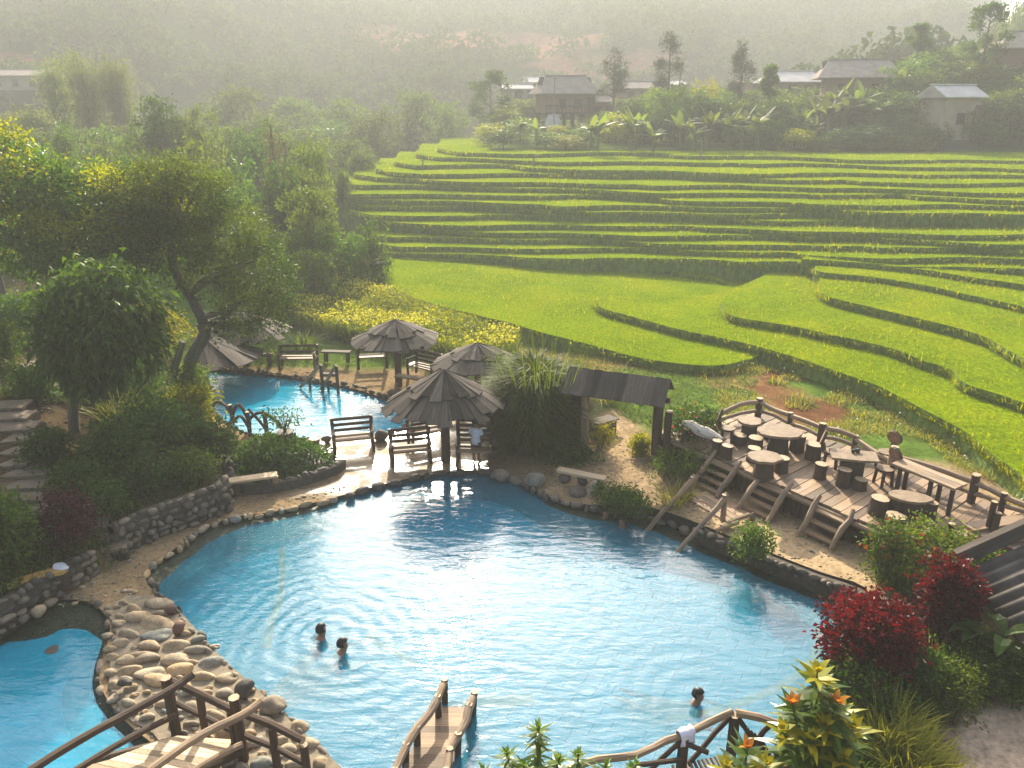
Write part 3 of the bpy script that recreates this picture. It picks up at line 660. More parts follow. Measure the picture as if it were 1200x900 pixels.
b = MB(); [b.beam((-.55, -.25+k*.16, .42), (.55, -.25+k*.16, .42), .14, .05) for k in range(3)]; b.build('seat', M_DECK, t)
b = MB(); [b.beam((-.55, .3-.06*k, .6+k*.3), (.55, .3-.06*k, .6+k*.3), .05, .1) for k in range(3)]; b.build('backrest', M_LOG, t)
for k, (px, py, w, rz, lb, mat) in enumerate([(480, 455, 1.1, -25, 'plank seat on short legs beside the far shade hut', M_DECK), (303, 428, 1.2, 0, 'fallen dark plank seat beside the pale post of the hidden hut', M_LOG), (395, 424, 1.2, -8, 'low log rail seat between the long bench and the slanting bench', M_LOG)]):
    t = thing('plank_bench', lb, 'bench', at(px, py, .2), R(rz), 'plank seats'); board(t, 'seat', (-w/2, 0, .42), (w/2, 0, .44), .3, .06, mat)
    for s_ in (-1, 1): log(t, 'leg', [(s_*w*.38, 0, 0), (s_*w*.38, .02, .4)], .09)
# plank benches at the left
t = thing('plank_bench', 'pale plank bench on rough log legs below the planted mound', 'bench', at(297, 577, .15), R(17)); board(t, 'seat', (-.66, 0, .42), (.66, 0, .44), .3, .06, M_PALE)
log(t, 'leg', [(-.48, 0, 0), (-.45, 0, .39)], .16); log(t, 'leg', [(.58, 0, 0), (.6, 0, .4)], .09, M_DRIFT)
t = thing('plank_bench', 'yellow lit plank bench with a bundle on it against the cobble wall', 'bench', at(50, 697, .2), R(32)); board(t, 'seat', (-.55, 0, .44), (.5, 0, .47), .28, .07, m_wood('yellow_plank', (.45, .25, .06), (.62, .38, .10)))
log(t, 'leg', [(-.3, 0, 0), (-.3, 0, .41)], .14); log(t, 'leg', [(.4, 0, 0), (.4, 0, .43)], .16)
bp = at(50, 697, .2); b = MB(); b.rock((0, 0, .05), (.24, .13, .06), 4, 0, 3, .3); tag(b.build('cloth_bundle', m_plain('cloth', (.45, .45, .47), (.75, .75, .78), 14), None, bp+Vector((.36, .26, .485))), 'crumpled grey and white cloth on the yellow plank bench', 'cloth')
t = thing('rock_bench', 'short plank bench resting on rocks beside the upright boulder', 'bench', at(684, 570, .28), R(-24)); board(t, 'seat', (-.75, 0, .36), (.6, 0, .34), .26, .07, M_PALE)
for k, x in enumerate((-.55, -.1, .45)): b = MB(); b.rock((x, 0, .13), (.2, .17, .2), 30+k, 0, 2, .25); b.build('rock_leg', M_DROCK, t)
t = thing('wooden_box', 'dark plank feeding box beside the sandy path behind the gate', 'box', gp(706, 508), R(30)); b = MB()
for s_ in (-1, 1): b.beam((-.35, s_*.22, .25), (.35, s_*.22, .25), .03, .4)
for s_ in (-1, 1): b.beam((s_*.33, -.2, .25), (s_*.33, .2, .25), .03, .4)
b.beam((-.33, 0, .1), (.33, 0, .1), .42, .03); b.build('box_sides', M_LOG, t); board(t, 'lid', (-.45, -.1, .5), (.5, .1, .42), .45, .035, M_LOG)
# round stump seats
def stump(label, loc, r, h, grp='log stump stools', mat=None):
    r *= .9; h *= .9; b = MB(); b.tube([(0, 0, 0), (0, 0, h*.5), (.01, 0, h)], [r*1.06, r*.98, r], 12, 0, .05, True, 1)
    return tag(b.build('log_stool', [mat or M_LOG, M_CUT], None, loc), label, 'stool', grp)
stump('brown log stump on the paving between the mound and the lone bench', at(369, 527, .12), .19, .42, 'log stumps on the paving', M_DRIFT)
# ------------------------------------------------------------------ roofed gate
gl, gr = at(684, 531, .25), at(768, 541, .35)
t = thing('roofed_gate', 'small gate with a grey plank gable roof on two posts over the sandy path', 'gate', gl); V = gr-gl
nrm = Vector((V.y, -V.x, 0)).normalized(); ax = V.normalized(); ht = 2.0
log(t, 'post', jl((0, 0, -.2), (0, 0, ht), 3, .015), .13, M_DRIFT, 9); log(t, 'post', jl(V+Vector((0, 0, -.3)), (V.x, V.y, ht), 3, .015), .14, M_LOG, 9); log(t, 'post', jl(V+ax*.28+Vector((0, 0, -.3)), (V.x+ax.x*.28, V.y+ax.y*.28, ht-.3), 3, .015), .11, M_LOG, 9)
log(t, 'beam', [(-ax.x*.5, -ax.y*.5, ht), (V.x+ax.x*.3, V.y+ax.y*.3, ht)], .08)
b = MB(); n = 15; La = V.length+.75
for k in range(n):
    c_ = ax*(-.5+La*(k+.5)/n); c_.z = 0
    for s_ in (-1, 1):
        j = rnd.uniform(-.05, .05); b.beam((c_.x, c_.y, ht+.62+rnd.uniform(0, .02)), tuple(c_+nrm*s_*(.72+j)+Vector((0, 0, ht+.08))), La/n*1.12, .03)
b.build('roof', M_SHING, t)
b = MB(); b.beam(tuple(-ax*.35+nrm*.05+Vector((0, 0, 1.0))), tuple(-ax*.35-nrm*1.0+Vector((0, 0, 1.0))), .05, 2.0); b.build('side_panel', M_LOG, t)
# ------------------------------------------------------------------ wooden deck
D = 1.1
DP = P2([(772, 505), (800, 494), (838, 490), (888, 481), (926, 497), (963, 514), (1002, 524), (1044, 548), (1138, 581), (1260, 618), (1190, 642), (1070, 636)], D)
DA, DB = Vector((*DP[0], 0)), Vector((*DP[-1], 0)); ed = (DB-DA).normalized(); nd = Vector((-ed.y, ed.x, 0)); nd = nd if nd.x > 0 else -nd
pd = (nd+ed*-.06).normalized()
DECK = thing('wooden_deck', 'raised deck of brown planks with log stools and tables beside the rice field', 'deck', (DA.x, DA.y, 0)); b = MB()
u = 0.; Ld = (DB-DA).length
def clip(o, d):                                      # where a line crosses the deck outline
    h = []
    for i in range(len(DP)):
        p, q = Vector(DP[i]), Vector(DP[(i+1) % len(DP)]); e = q-p; den = d.x*e.y-d.y*e.x
        if abs(den) < 1e-9: continue
        w = p-Vector((o.x, o.y)); s_ = (w.x*e.y-w.y*e.x)/den; r_ = (w.x*d.y-w.y*d.x)/den
        if 0 <= r_ < 1: h.append(s_)
    return sorted(h)
u = -.2
while u < Ld+2.6:
    wd = rnd.uniform(.17, .27); o = DA+ed*(u+wd/2); h = clip(o, pd)
    if len(h) >= 2:
        a, c_ = h[0], h[-1]; s_ = a-.04+rnd.uniform(-.03, .05)
        while s_ < c_:
            e_ = min(c_+.03, s_+rnd.uniform(1.6, 3.2)); e_ = c_+.03 if c_-e_ < .5 else e_
            z = D-.025+rnd.uniform(-.012, .012); b.beam(tuple(o+pd*s_-DA+Vector((0, 0, z))), tuple(o+pd*(e_-.012)-DA+Vector((0, 0, z+rnd.uniform(-.01, .01)))), wd-.018, .05); s_ = e_
    u += wd
b.build('planks', M_DECK, DECK)
b = MB(); u = 0
while u < Ld+.3:                                     # upright logs closing the front of the deck
    p = ed*u+nd*.06; r = rnd.uniform(.05, .1); g_ = gz(DA.x+p.x, DA.y+p.y); b.tube([(p.x, p.y, g_-.15), (p.x+.01, p.y, D-.06-rnd.uniform(0, .04))], r, 6, 0, .06); u += r*2.05
b.build('front_skirt', M_LOG, DECK)
log(DECK, 'edge_beam', [tuple(ed*.1-nd*.06+Vector((0, 0, D-.12))), tuple(ed*(Ld*.5)-nd*.05+Vector((0, 0, D-.13))), tuple(ed*Ld-nd*.06+Vector((0, 0, D-.12)))], .07, M_DRIFT)
# deck stairs: log cheeks and three treads
def stair(label, px, py, w, nst, name='deck_stair'):
    top = at(px, py, D); o = (top-DA).dot(ed); foot = DA+ed*o; g_ = gz(foot.x-nd.x*.9, foot.y-nd.y*.9)
    t = thing(name, label, 'stairs', (foot.x-nd.x*.09, foot.y-nd.y*.09, 0), 0, 'short stairs up to the deck'); H = D-g_; run = .15*nst+.1
    for s_ in (-1, 1):
        log(t, 'side_log', jl(ed*(s_*w/2)-nd*(run+.05)+Vector((0, 0, g_+.05)), ed*(s_*w/2)+nd*.1+Vector((0, 0, D+.16)), 4, .035), [.05, .065, .075, .065, .05], M_DRIFT, 8)
    for k in range(nst):
        f = (k+.6)/nst; c_ = -nd*(run*(1-f))+Vector((0, 0, g_+H*f*.93)); board(t, 'tread', tuple(c_-ed*w/2), tuple(c_+ed*w/2), .17, .045, M_DECK)
    b = MB(); c_ = -nd*.04; b.beam(tuple(c_-ed*(w/2-.08)+Vector((0, 0, (D+g_)/2-.05))), tuple(c_+ed*(w/2-.08)+Vector((0, 0, (D+g_)/2-.05))), .03, H-.15); b.build('back_board', M_LOG, t)
    return t
stair('first deck stair, nearest the roofed gate, three dark gaps between its treads', 846, 543, .82, 4)
stair('middle deck stair with a pale curved side log, facing the pool stair', 911, 565, .85, 4)
stair('deck stair nearest the red flowering shrub', 983, 594, .85, 3)
# pool stair
t = thing('pool_stair', 'wooden stair with two pale log handrails going down into the big pool', 'stairs', at(827, 599, .4), 0); o = at(827, 599, .4)
dn = (at(784, 640, 0)-at(840, 575, 1.1)-Vector((0, 0, 0))); dn.z = 0; L_ = dn.length; dn.normalize(); sd_ = Vector((-dn.y, dn.x, 0)); sd_ = sd_ if sd_.x > 0 else -sd_
for s_ in (-1, 1):
    log(t, 'handrail', jl(sd_*(.55*s_)-dn*.1+Vector((0, 0, .72)), sd_*(.55*s_)+dn*(L_+.12)+Vector((0, 0, -.55)), 5, .03), [.065, .065, .06, .065, .06, .05], M_DRIFT, 8)
    log(t, 'post', jl(sd_*(.55*s_)+Vector((0, 0, -.3)), sd_*(.55*s_)+Vector((0, 0, .72)), 2, .02), .065, M_DRIFT)
    log(t, 'post', jl(sd_*(.55*s_)+dn*(L_*.45)+Vector((0, 0, -.9)), sd_*(.55*s_)+dn*(L_*.45)+Vector((0, 0, .05)), 2, .02), .06, M_LOG)
    board(t, 'stringer', tuple(sd_*(.36*s_)+Vector((0, 0, -.02))), tuple(sd_*(.36*s_)+dn*(L_*.75)+Vector((0, 0, -.75))), .06, .16, M_DRIFT)
for k in range(5):
    c_ = dn*(.1+k*.18)+Vector((0, 0, -.08-k*.15)); board(t, 'tread', tuple(c_-sd_*.35), tuple(c_+sd_*.35), .16, .045, M_SHING)
b = MB()
for k in range(4): b.beam(tuple(-dn*(.1+.22*k)-sd_*.7+Vector((0, 0, .03))), tuple(-dn*(.1+.22*k)+sd_*.75+Vector((0, 0, .03))), .2, .05)
b.build('landing', M_DECK, t)
for k, (px, py, qx, qy) in enumerate([(845, 617, 878, 603), (840, 622, 865, 612)]):
    p, q = at(px, py, .5), at(qx, qy, .55); b = MB(); b.tube([(0, 0, 0), tuple((q-p)*.5+Vector((0, 0, .03))), tuple(q-p)], .055, 7, 0, .08, True, 1)
    tag(b.build('loose_log', [M_DRIFT, M_CUT], None, p), ['loose pale log lying across the rocks beside the pool stair', 'shorter loose log lying under the other one beside the pool stair'][k], 'log')
# ------------------------------------------------------------------ deck railing
t = thing('deck_railing', 'rustic log railing with wavy rails along the field side of the deck', 'railing', (0, 0, 0))
posts = [(805, 497), (842, 498), (888, 489), (924, 504), (961, 520), (1000, 530), (1043, 556), (1137, 588), (1172, 600), (1228, 621)]
PW = [at(x, y, D) for x, y in posts]
for i, p in enumerate(PW):
    hh = [.35, .4, .62, .55, .62, .5, .78, .72, .5, .55][i]; log(t, 'post', jl(p+Vector((0, 0, -.6)), p+Vector((0, 0, hh)), 3, .02), .1 if i in (2, 4, 6, 7) else .075, M_LOG if i != 6 else M_DRIFT, 8)
for i in range(len(PW)-1):
    p, q = PW[i], PW[i+1]; a = [.28, .34, .5, .45, .48, .4, .52, .5, .4][i]; c_ = [.34, .5, .47, .48, .45, .36, .52, .4, .36][i]
    m = (p+q)/2
    log(t, 'rail', smooth([p+Vector((0, 0, a)), m+Vector((0, 0, (a+c_)/2+[.1, .12, -.04, .02, .05, -.03, .04, .03, 0][i])), q+Vector((0, 0, c_))], 3, False), .07, M_DRIFT)
    log(t, 'rail', smooth([p+Vector((0, 0, a*.45)), m+Vector((0, 0, (a+c_)*.23+.05)), q+Vector((0, 0, c_*.45))], 3, False), .06, M_DRIFT)
# stairs up at the right end of the deck and gate posts
t = thing('plank_ramp', 'wide plank steps with log posts at the far right end of the deck', 'steps', at(1150, 622, D)); o = at(1150, 622, D)
for k, (py, ln) in enumerate([(632, 1.6), (622, 1.7), (613, 1.8)]):
    p, q = at(1118+k*8, py+6, D+.06+.07*k)-o, at(1230, py-10, D+.06+.07*k)-o; board(t, 'step', tuple(p), tuple(q), .32, .08, M_DECK)
for px, py, h in ((1110, 640, .55), (1156, 628, .85), (1163, 632, .65), (1198, 628, .8)):
    p = at(px, py, D)-o; log(t, 'post', jl(p, p+Vector((0, 0, h)), 2, .01), .07)
# ------------------------------------------------------------------ deck furniture
def slab_top(r, rs, stretch=1.): return [(math.cos(a)*r*rs.uniform(.86, 1.12)*stretch, math.sin(a)*r*rs.uniform(.86, 1.1)) for a in [k*2*math.pi/14 for k in range(14)]]
def table(label, loc, r, h, seed, ped=.22, stretch=1., rz=0.):
    rs = random.Random(seed); t = thing('slab_table', label, 'table', loc, rz, 'slab tables on the deck'); b = MB(); b.prism(slab_top(r, rs, stretch), h-.07, h, 0); b.build('table_top', M_TOP, t)
    b = MB(); b.tube([(0, 0, 0), (0, 0, h*.5), (0, 0, h-.07)], [ped*1.15, ped*.95, ped], 10, 0, .08); b.build('pedestal', M_LOG, t); return t
table('round slab table at the back of the deck near the red flowers', at(877, 514, D), .34, .56, 1)
table('largest pale slab table with an uneven edge, in the middle of the back row', at(911, 529, D), .50, .62, 2, .26, 1.15)
table('pale slab table nearest the middle deck stair', at(894, 558, D), .38, .56, 3, .24, 1.1)
t = thing('slab_table', 'rectangular plank table with two small dark cups on it, round backed chairs around', 'table', at(996, 560, D), R(-12), 'slab tables on the deck')
b = MB(); b.prism([(-.56, -.3), (.1, -.34), (.54, -.29), (.57, .28), (.0, .31), (-.54, .29)], .59, .65); b.build('table_top', M_TOP, t); b = MB(); b.tube([(0, 0, 0), (0, 0, .59)], [.32, .28], 10, 0, .1); b.build('pedestal', M_LOG, t)
t = thing('slab_table', 'half log table with an oval pale top at the near end of the deck', 'table', at(1061, 605, D), R(-20), 'slab tables on the deck')
b = MB(); b.prism([(math.cos(a)*.46*(1.1 if a < 2 else .95), math.sin(a)*.28) for a in [k*2*math.pi/16 for k in range(16)]], .46, .52); b.build('table_top', M_TOP, t); b = MB(); b.prism([(math.cos(a)*.43, math.sin(a)*.22) for a in [k*2*math.pi/14 for k in range(14)]], 0, .46); b.build('pedestal', M_LOG, t)
tb = at(996, 560, D)
for k, (dx, dy, r, lb) in enumerate([(.02, .1, .05, 'small dark cup on the rectangular plank table'), (.14, .13, .065, 'dark teapot on the rectangular plank table beside the cup')]):
    b = MB(); b.tube([(0, 0, 0), (0, 0, .03), (0, 0, .08), (0, 0, .1)], [r*.7, r, r*.9, r*.5], 10)
    if k: b.tube([(r*.8, 0, .05), (r*1.5, 0, .09)], [.016, .01], 6); b.tube([(-r*.8, 0, .08), (-r*1.4, 0, .07), (-r*.8, 0, .03)], .009, 5)
    else: b.tube([(r*.8, 0, .075), (r*1.4, 0, .05), (r*.8, 0, .025)], .008, 5)
    tag(b.build('teapot' if k else 'cup', m_plain('dark_glaze%d' % k, (.02, .02, .02), (.05, .045, .04), 8, .25), None, tb+Vector((dx, dy, .651)), True), lb, 'teapot' if k else 'cup')
for px, py, r, h, lb in [(839, 531, .15, .42, 'slim log stool beside the driftwood lounger, outer one of two touching'), (851, 537, .17, .42, 'log stool beside the driftwood lounger, nearer one of two touching'), (866, 520, .2, .3, 'low log stool in front of the round slab table near the red flowers'),
        (884, 529, .22, .46, 'log stool between the round slab table and the largest slab table'), (882, 540, .19, .42, 'log stool tucked behind the slab table nearest the middle stair'), (915, 553, .19, .45, 'log stool touching the right of the slab table by the middle stair'),
        (933, 528, .22, .52, 'tall wide log stool just right of the largest slab table'), (952, 537, .23, .46, 'pale topped log stool standing alone by the railing'), (960, 560, .17, .44, 'reddish log stool left of the rectangular table'),
        (987, 569, .18, .5, 'dark log stool in front of the rectangular table'), (1007, 573, .17, .3, 'low reddish log stool in front of the rectangular table'), (1028, 602, .23, .46, 'dark wide log stool left of the half log table'),
        (1047, 618, .24, .34, 'low dark log stool in front of the half log table'), (1087, 609, .16, .5, 'slim brown log stool right of the half log table'), (900, 513, .2, .4, 'log stool behind the largest slab table')]:
    stump(lb, at(px, py, D), r, h)
def chair(label, loc, rz):
    t = thing('round_back_chair', label, 'chair', loc, rz, 'chairs with round log backs'); b = MB(); b.tube([(0, 0, .38), (0, 0, .44)], [.2, .21], 12, 0, .03, True, 1); b.build('seat', [M_LOG, M_TOP], t)
    for sx, sy in ((-1, -1), (1, -1), (1, 1), (-1, 1)): log(t, 'leg', [(sx*.15, sy*.15, 0), (sx*.12, sy*.12, .39)], .04)
    log(t, 'back_post', [(0, .19, .4), (0, .24, .62)], .06); b = MB(); b.tube([(0, .2, .76), (0, .27, .78)], [.2, .2], 14, 0, .03, True, 1); b.build('backrest', [M_LOG, m_plain('back_disc', (.16, .09, .05), (.28, .17, .10), 12)], t); return t
ch0 = chair('round backed log chair at the back of the deck beside the red flowers', at(851, 518, D), R(70))
for px, py, rz, lb in [(972, 546, 65, 'round backed log chair at the railing side of the rectangular table'), (1036, 547, -60, 'round backed log chair behind the thick railing post'), (1034, 567, -75, 'dark round backed log chair at the near end of the rectangular table')]:
    dup(ch0, at(px, py, D), R(rz), lb)
t = thing('long_bench_table', 'long narrow plank table along the railing at the near end of the deck', 'table', at(1085, 572, D)); o = at(1085, 572, D); p, q = at(1052, 541, D+.7)-o, at(1126, 571, D+.7)-o
b = MB(); s_ = (q-p).normalized(); s_ = Vector((-s_.y, s_.x, 0)); [b.beam(tuple(p+s_*(k*.17-.17)), tuple(q+s_*(k*.17-.17)), .16, .06) for k in range(3)]; b.build('table_top', M_DRIFT, t)
for f, k in ((.12, -1), (.12, 1), (.62, -1), (.66, 1), (.95, -1)): c_ = p.lerp(q, f)+s_*(k*.15); log(t, 'leg', [(c_.x, c_.y, 0), (c_.x, c_.y, .66)], .055)
t = thing('driftwood_lounger', 'bleached driftwood lounger at the gate end of the deck', 'lounger', at(822, 522, D), R(-35)); b = MB(); b.tube(jl((-.6, 0, .55), (.55, 0, .3), 5, .03), [.05, .13, .15, .16, .13, .08], 9, 0, .1); b.build('seat', m_wood('bleached_wood', (.45, .38, .30), (.68, .60, .5)), t)
for x, y in ((-.45, -.12), (-.42, .14), (.4, -.12), (.42, .12)): log(t, 'leg', jl((x*1.15, y, 0), (x, y*.6, .4), 2, .03), .06)
# ------------------------------------------------------------------ far pool stair, branch rails
t = thing('pool_stair', 'rustic branch stair with two sloping handrails entering the far pool', 'stairs', at(385, 440, .1)); o = at(385, 440, .1); pts = [((352, 457), (376, 430)), ((376, 459), (394, 431))]
for (a, c_) in pts:
    p, q = at(*a, .0)-o, at(*c_, 1.0)-o; q = Vector((q.x, q.y, 1.0)); p = Vector((p.x, p.y, .0)); log(t, 'handrail', jl(p, q, 4, .03), .06, M_DRIFT); log(t, 'post', [(q.x, q.y, -.4), (q.x, q.y, .95)], .06); log(t, 'post', [tuple(p.lerp(q, .45)+Vector((0, 0, -1.1))), tuple(p.lerp(q, .45))], .05)
p0 = at(364, 458, .05)-o; q0 = at(386, 440, .1)-o
for k in range(4):
    c_ = p0.lerp(q0, k/3.); c_.z = -.35+k*.14; board(t, 'tread', tuple(c_+Vector((-.35, 0, 0))), tuple(c_+Vector((.35, 0, 0))), .22, .05, M_LOG)
t = thing('branch_rail', 'low looping branch rail along the near side of the far pool', 'railing', at(290, 500, .15)); o = at(290, 500, .15)
for px, py in ((272, 494), (292, 503), (312, 505)): p = at(px, py, .15)-o; log(t, 'post', jl(p+Vector((0, 0, -.2)), p+Vector((0, 0, .6)), 2, .03), .07)
def arc(a, c_, h, n=6): p, q = at(*a, .15)-o, at(*c_, .15)-o; return [p.lerp(q, k/n)+Vector((0, 0, h*math.sin(math.pi*(.12+.8*k/n)))) for k in range(n+1)]
log(t, 'branch', arc((250, 482), (275, 494), .5), .05); log(t, 'branch', arc((274, 496), (294, 504), .75), .06); log(t, 'branch', arc((276, 500), (292, 506), .45), .05); log(t, 'branch', arc((292, 500), (332, 508), .6), .055); log(t, 'branch', [o-o+Vector((.1, 0, .6)), Vector((.5, -.3, .35)), Vector((.8, -.5, .05))], .05)
# ------------------------------------------------------------------ arched footbridge at the small pool
t = thing('arched_footbridge', 'arched footbridge with dark log railings over the small pool', 'bridge', (-5.5, 9.5, 0)); o = Vector((-5.5, 9.5, 0))
def W_(px, py, z): return at(px, py, z)-o
b = MB(); a0, a1 = W_(208, 862, .42), W_(290, 868, .42)
e0, e1 = W_(40, 925, .75), W_(150, 960, .75); n = 13
for k in range(n):
    f0, f1 = k/n, (k+.93)/n; z = .42+.36*math.sin(f0*1.5); p, q = a0.lerp(e0, f0), a1.lerp(e1, f0); p1, q1 = a0.lerp(e0, f1), a1.lerp(e1, f1); z1 = .42+.36*math.sin(f1*1.5); p.z = q.z = z; p1.z = q1.z = z1
    g0 = random.random()*50; dz = Vector((0, 0, -.05)); V = [p, q, q1, p1, p+dz, q+dz, q1+dz, p1+dz]; b.add([tuple(v) for v in V], [(3, 2, 1, 0), (4, 5, 6, 7), (0, 1, 5, 4), (1, 2, 6, 5), (2, 3, 7, 6), (3, 0, 4, 7)], 0, [(g0+(v-p).dot((q-p).normalized()), g0+(v-p).dot((p1-p).normalized()), g0) for v in V])
b.build('planks', M_PALE, t)
log(t, 'beam', [tuple(a0+Vector((0, 0, -.12))), tuple(a0.lerp(e0, .5)+Vector((0, 0, .04))), tuple(e0+Vector((0, 0, -.12)))], .09); log(t, 'beam', [tuple(a1+Vector((0, 0, -.12))), tuple(a1.lerp(e1, .5)+Vector((0, 0, .04))), tuple(e1+Vector((0, 0, -.12)))], .09)
RL = [(W_(226, 790, 1.35), W_(204, 806, 1.32), W_(150, 836, 1.42), W_(95, 866, 1.52), W_(40, 900, 1.6), W_(-30, 950, 1.6)), (W_(206, 838, .88), W_(150, 866, .98), W_(90, 902, 1.1), W_(20, 950, 1.2)),
      (W_(306, 822, 1.38), W_(284, 838, 1.36), W_(235, 862, 1.42), W_(180, 900, 1.5), W_(100, 965, 1.55)), (W_(284, 872, .92), W_(235, 898, 1.0), W_(160, 955, 1.1))]
for k, l_ in enumerate(RL): log(t, 'rail', smooth(l_, 3, False), .062 if k % 2 == 0 else .05, M_LOG if k < 2 else M_DRIFT, 8, .05)
for (px, py, z0, z1) in ((205, 850, .35, 1.32), (285, 888, .2, 1.4)): p = W_(px, py, z0); log(t, 'post', jl(p+Vector((0, 0, -.3)), Vector((p.x, p.y, z1)), 2, .01), .085)
for p in (RL[0][4], RL[2][3]): log(t, 'post', [(p.x, p.y, .3), (p.x, p.y, p.z)], .07)
# causeway railing
t = thing('log_railing', 'dark log railing running over the stones from the arched footbridge towards the big pool', 'railing', (-5, 10, 0)); o = Vector((-5, 10, 0))
CR = [(207, 850, .2), (243, 868, .18), (278, 886, .16), (326, 905, .15), (362, 925, .15)]; CW = [W_(*c_) for c_ in CR]
for i, p in enumerate(CW):
    if i: log(t, 'post', jl(p+Vector((0, 0, -.2)), p+Vector((0, 0, .95-.02*i)), 2, .012), .065)
log(t, 'rail', [p+Vector((0, 0, .95)) for p in CW], .06); log(t, 'rail', [p+Vector((0, 0, .5)) for p in CW], .05)
# sunken walkway
t = thing('sunken_walkway', 'plank walkway sinking into the big pool between two knotty log rails', 'walkway', (-.8, 9.5, 0)); o = Vector((-.8, 9.5, 0)); b = MB()
a0, a1, e0, e1 = W_(507, 822, -.03), W_(549, 822, -.03), W_(455, 940, .08), W_(520, 940, .08); n = 14
for k in range(n):
    f = (k+.5)/n; p, q = a0.lerp(e0, f), a1.lerp(e1, f); b.beam(tuple(p), tuple(q), (e0-a0).length/n*.93, .04)
b.build('planks', M_DECK, t)
for l_, r in (([(521, 799, .42), (513, 818, .4), (503, 836, .38), (489, 853, .36), (476, 874, .34), (462, 905, .32)], [.06, .065, .07, .075, .07, .06]), ([(556, 814, .4), (550, 828, .4), (546, 845, .36), (537, 862, .33), (527, 880, .3), (523, 905, .3)], [.05, .075, .07, .07, .06, .055])):
    P_ = [W_(*c_) for c_ in l_]; log(t, 'rail', smooth(P_, 2, False), list(np.interp(np.linspace(0, 5, 11), range(6), r)), M_DRIFT, 8, .12)
    for p in (P_[0], P_[1], P_[3], P_[4], P_[5]): log(t, 'post', jl(p+Vector((0, 0, .06)), Vector((p.x-.04, p.y-.05, -.5)), 2, .02), .06, M_LOG)
# near railing with a towel
t = thing('near_railing', 'crooked grey log railing in the foreground with a towel hung on it', 'railing', (3, 9.3, 0)); o = Vector((3, 9.3, 0))
log(t, 'rail', smooth([W_(660, 903, .95), W_(700, 890, .97), W_(745, 885, 1.0), W_(780, 868, 1.02), W_(802, 861, 1.05), W_(832, 846, 1.08), W_(858, 834, 1.1)], 2, False), .055, M_DRIFT, 8, .1)
log(t, 'rail', smooth([W_(862, 836, 1.1), W_(890, 841, 1.08), W_(922, 853, 1.02)], 2, False), .065, M_DRIFT, 8, .1)
log(t, 'rail', smooth([W_(735, 898, .75), W_(775, 893, .72), W_(800, 890, .75)], 2, False), .04, M_LOG); log(t, 'rail', [W_(800, 870, .95), W_(830, 882, .85)], .04, M_LOG)
for l_ in (((858, 838, 1.06), (800, 902, .3)), ((802, 866, 1.0), (762, 903, .4)), ((864, 840, 1.06), (905, 895, .3)), ((905, 848, 1.0), (878, 875, .5))): log(t, 'brace', jl(W_(*l_[0]), W_(*l_[1]), 3, .015), .042, M_LOG)
for (px, py, z) in ((802, 864, 1.02), (861, 838, 1.1), (917, 855, 1.0)): p = W_(px, py, z); log(t, 'post', jl(Vector((p.x, p.y-.02, .0)), p, 2, .015), .08, M_LOG)
t = thing('slatted_ramp', 'small ramp of narrow sticks behind the foreground railing', 'ramp', at(838, 893, .35)); o = at(838, 893, .35)
b = MB()
for k in range(15):
    f = k/14.; b.tube([tuple(W_(788+f*70, 897-f*14, .42)), tuple(W_(800+f*75, 925-f*14, .30))], .026, 5, 0, .05)
b.build('sticks', M_DRIFT, t)
b = MB()
for k in range(7): b.tube([tuple(W_(868+k*4, 847+k*3, .95-.02*k)), tuple(W_(900+k*4, 900+k*4, .3))], .018, 5, 0, .05)
b.build('side_sticks', M_LOG, t)
tp = at(803, 860, 1.06); b = MB(); NX, NY = 9, 15; V = []; F = []
for j in range(NY):
    s_ = (j/(NY-1)-.5)*.62; 
    for i in range(NX):
        x = (i/(NX-1)-.5)*.26; an = max(-1.4, min(1.4, s_/.09)); yy = .085*math.sin(an) if abs(s_) < .13 else math.copysign(.085, s_); zz_ = .085*math.cos(an) if abs(s_) < .13 else .02-(abs(s_)-.12)*.95
        V.append((x*(1-.15*abs(s_)), yy+.012*math.sin(x*40+j), zz_+.006*math.cos(x*31)))
for j in range(NY-1):
    for i in range(NX-1): F.append((j*NX+i, j*NX+i+1, (j+1)*NX+i+1, (j+1)*NX+i))
b.add(V, F); tw = b.build('towel', m_plain('white_towel', (.66, .62, .72), (.82, .78, .86), 30, .9, .6), None, tp+Vector((0, 0, .02)), True); tw.rotation_euler = (0, 0, R(25)); so = tw.modifiers.new('thick', 'SOLIDIFY'); so.thickness = .012
tag(tw, 'white towel hung over the crooked foreground railing', 'towel')
# ------------------------------------------------------------------ corrugated roof shelter
t = thing('roofed_shelter', 'open shelter with a dark corrugated roof at the right edge of the garden', 'shelter', (9.5, 12, 0)); o = Vector((9.5, 12, 0))
E1, E2 = at(1126, 672, 1.35), at(1215, 774, 1.35); up_ = at(1200, 640, 2.0)-E1
V = []; F = []; th = .02
Ln = (E2-E1); wv = Ln.length/11.
nv = Ln.normalized().cross(up_.normalized()); nv = nv if nv.z > 0 else -nv
m_ = 11*8
for i in range(m_+1):
    h = .055*math.sin(i*2*math.pi/8)
    for k in range(2): V.append(tuple(E1-o+Ln*(i/m_)*1.3+up_*(k*1.25)+nv*h))
for i in range(m_): F.append((2*i, 2*i+1, 2*i+3, 2*i+2))
b = MB(); b.add(V, F); r_ = b.build('corrugated_roof', m_plain('weathered_sheet', (.05, .042, .036), (.13, .11, .095), 3, .7, .12), t, None, True); so = r_.modifiers.new('thick', 'SOLIDIFY'); so.thickness = .02
vb = E1-o; board(t, 'verge_beam', tuple(vb+Vector((-.05, .12, .28))), tuple(vb+up_*1.3+Vector((-.05, .12, .3))), .16, .3, M_SHING)
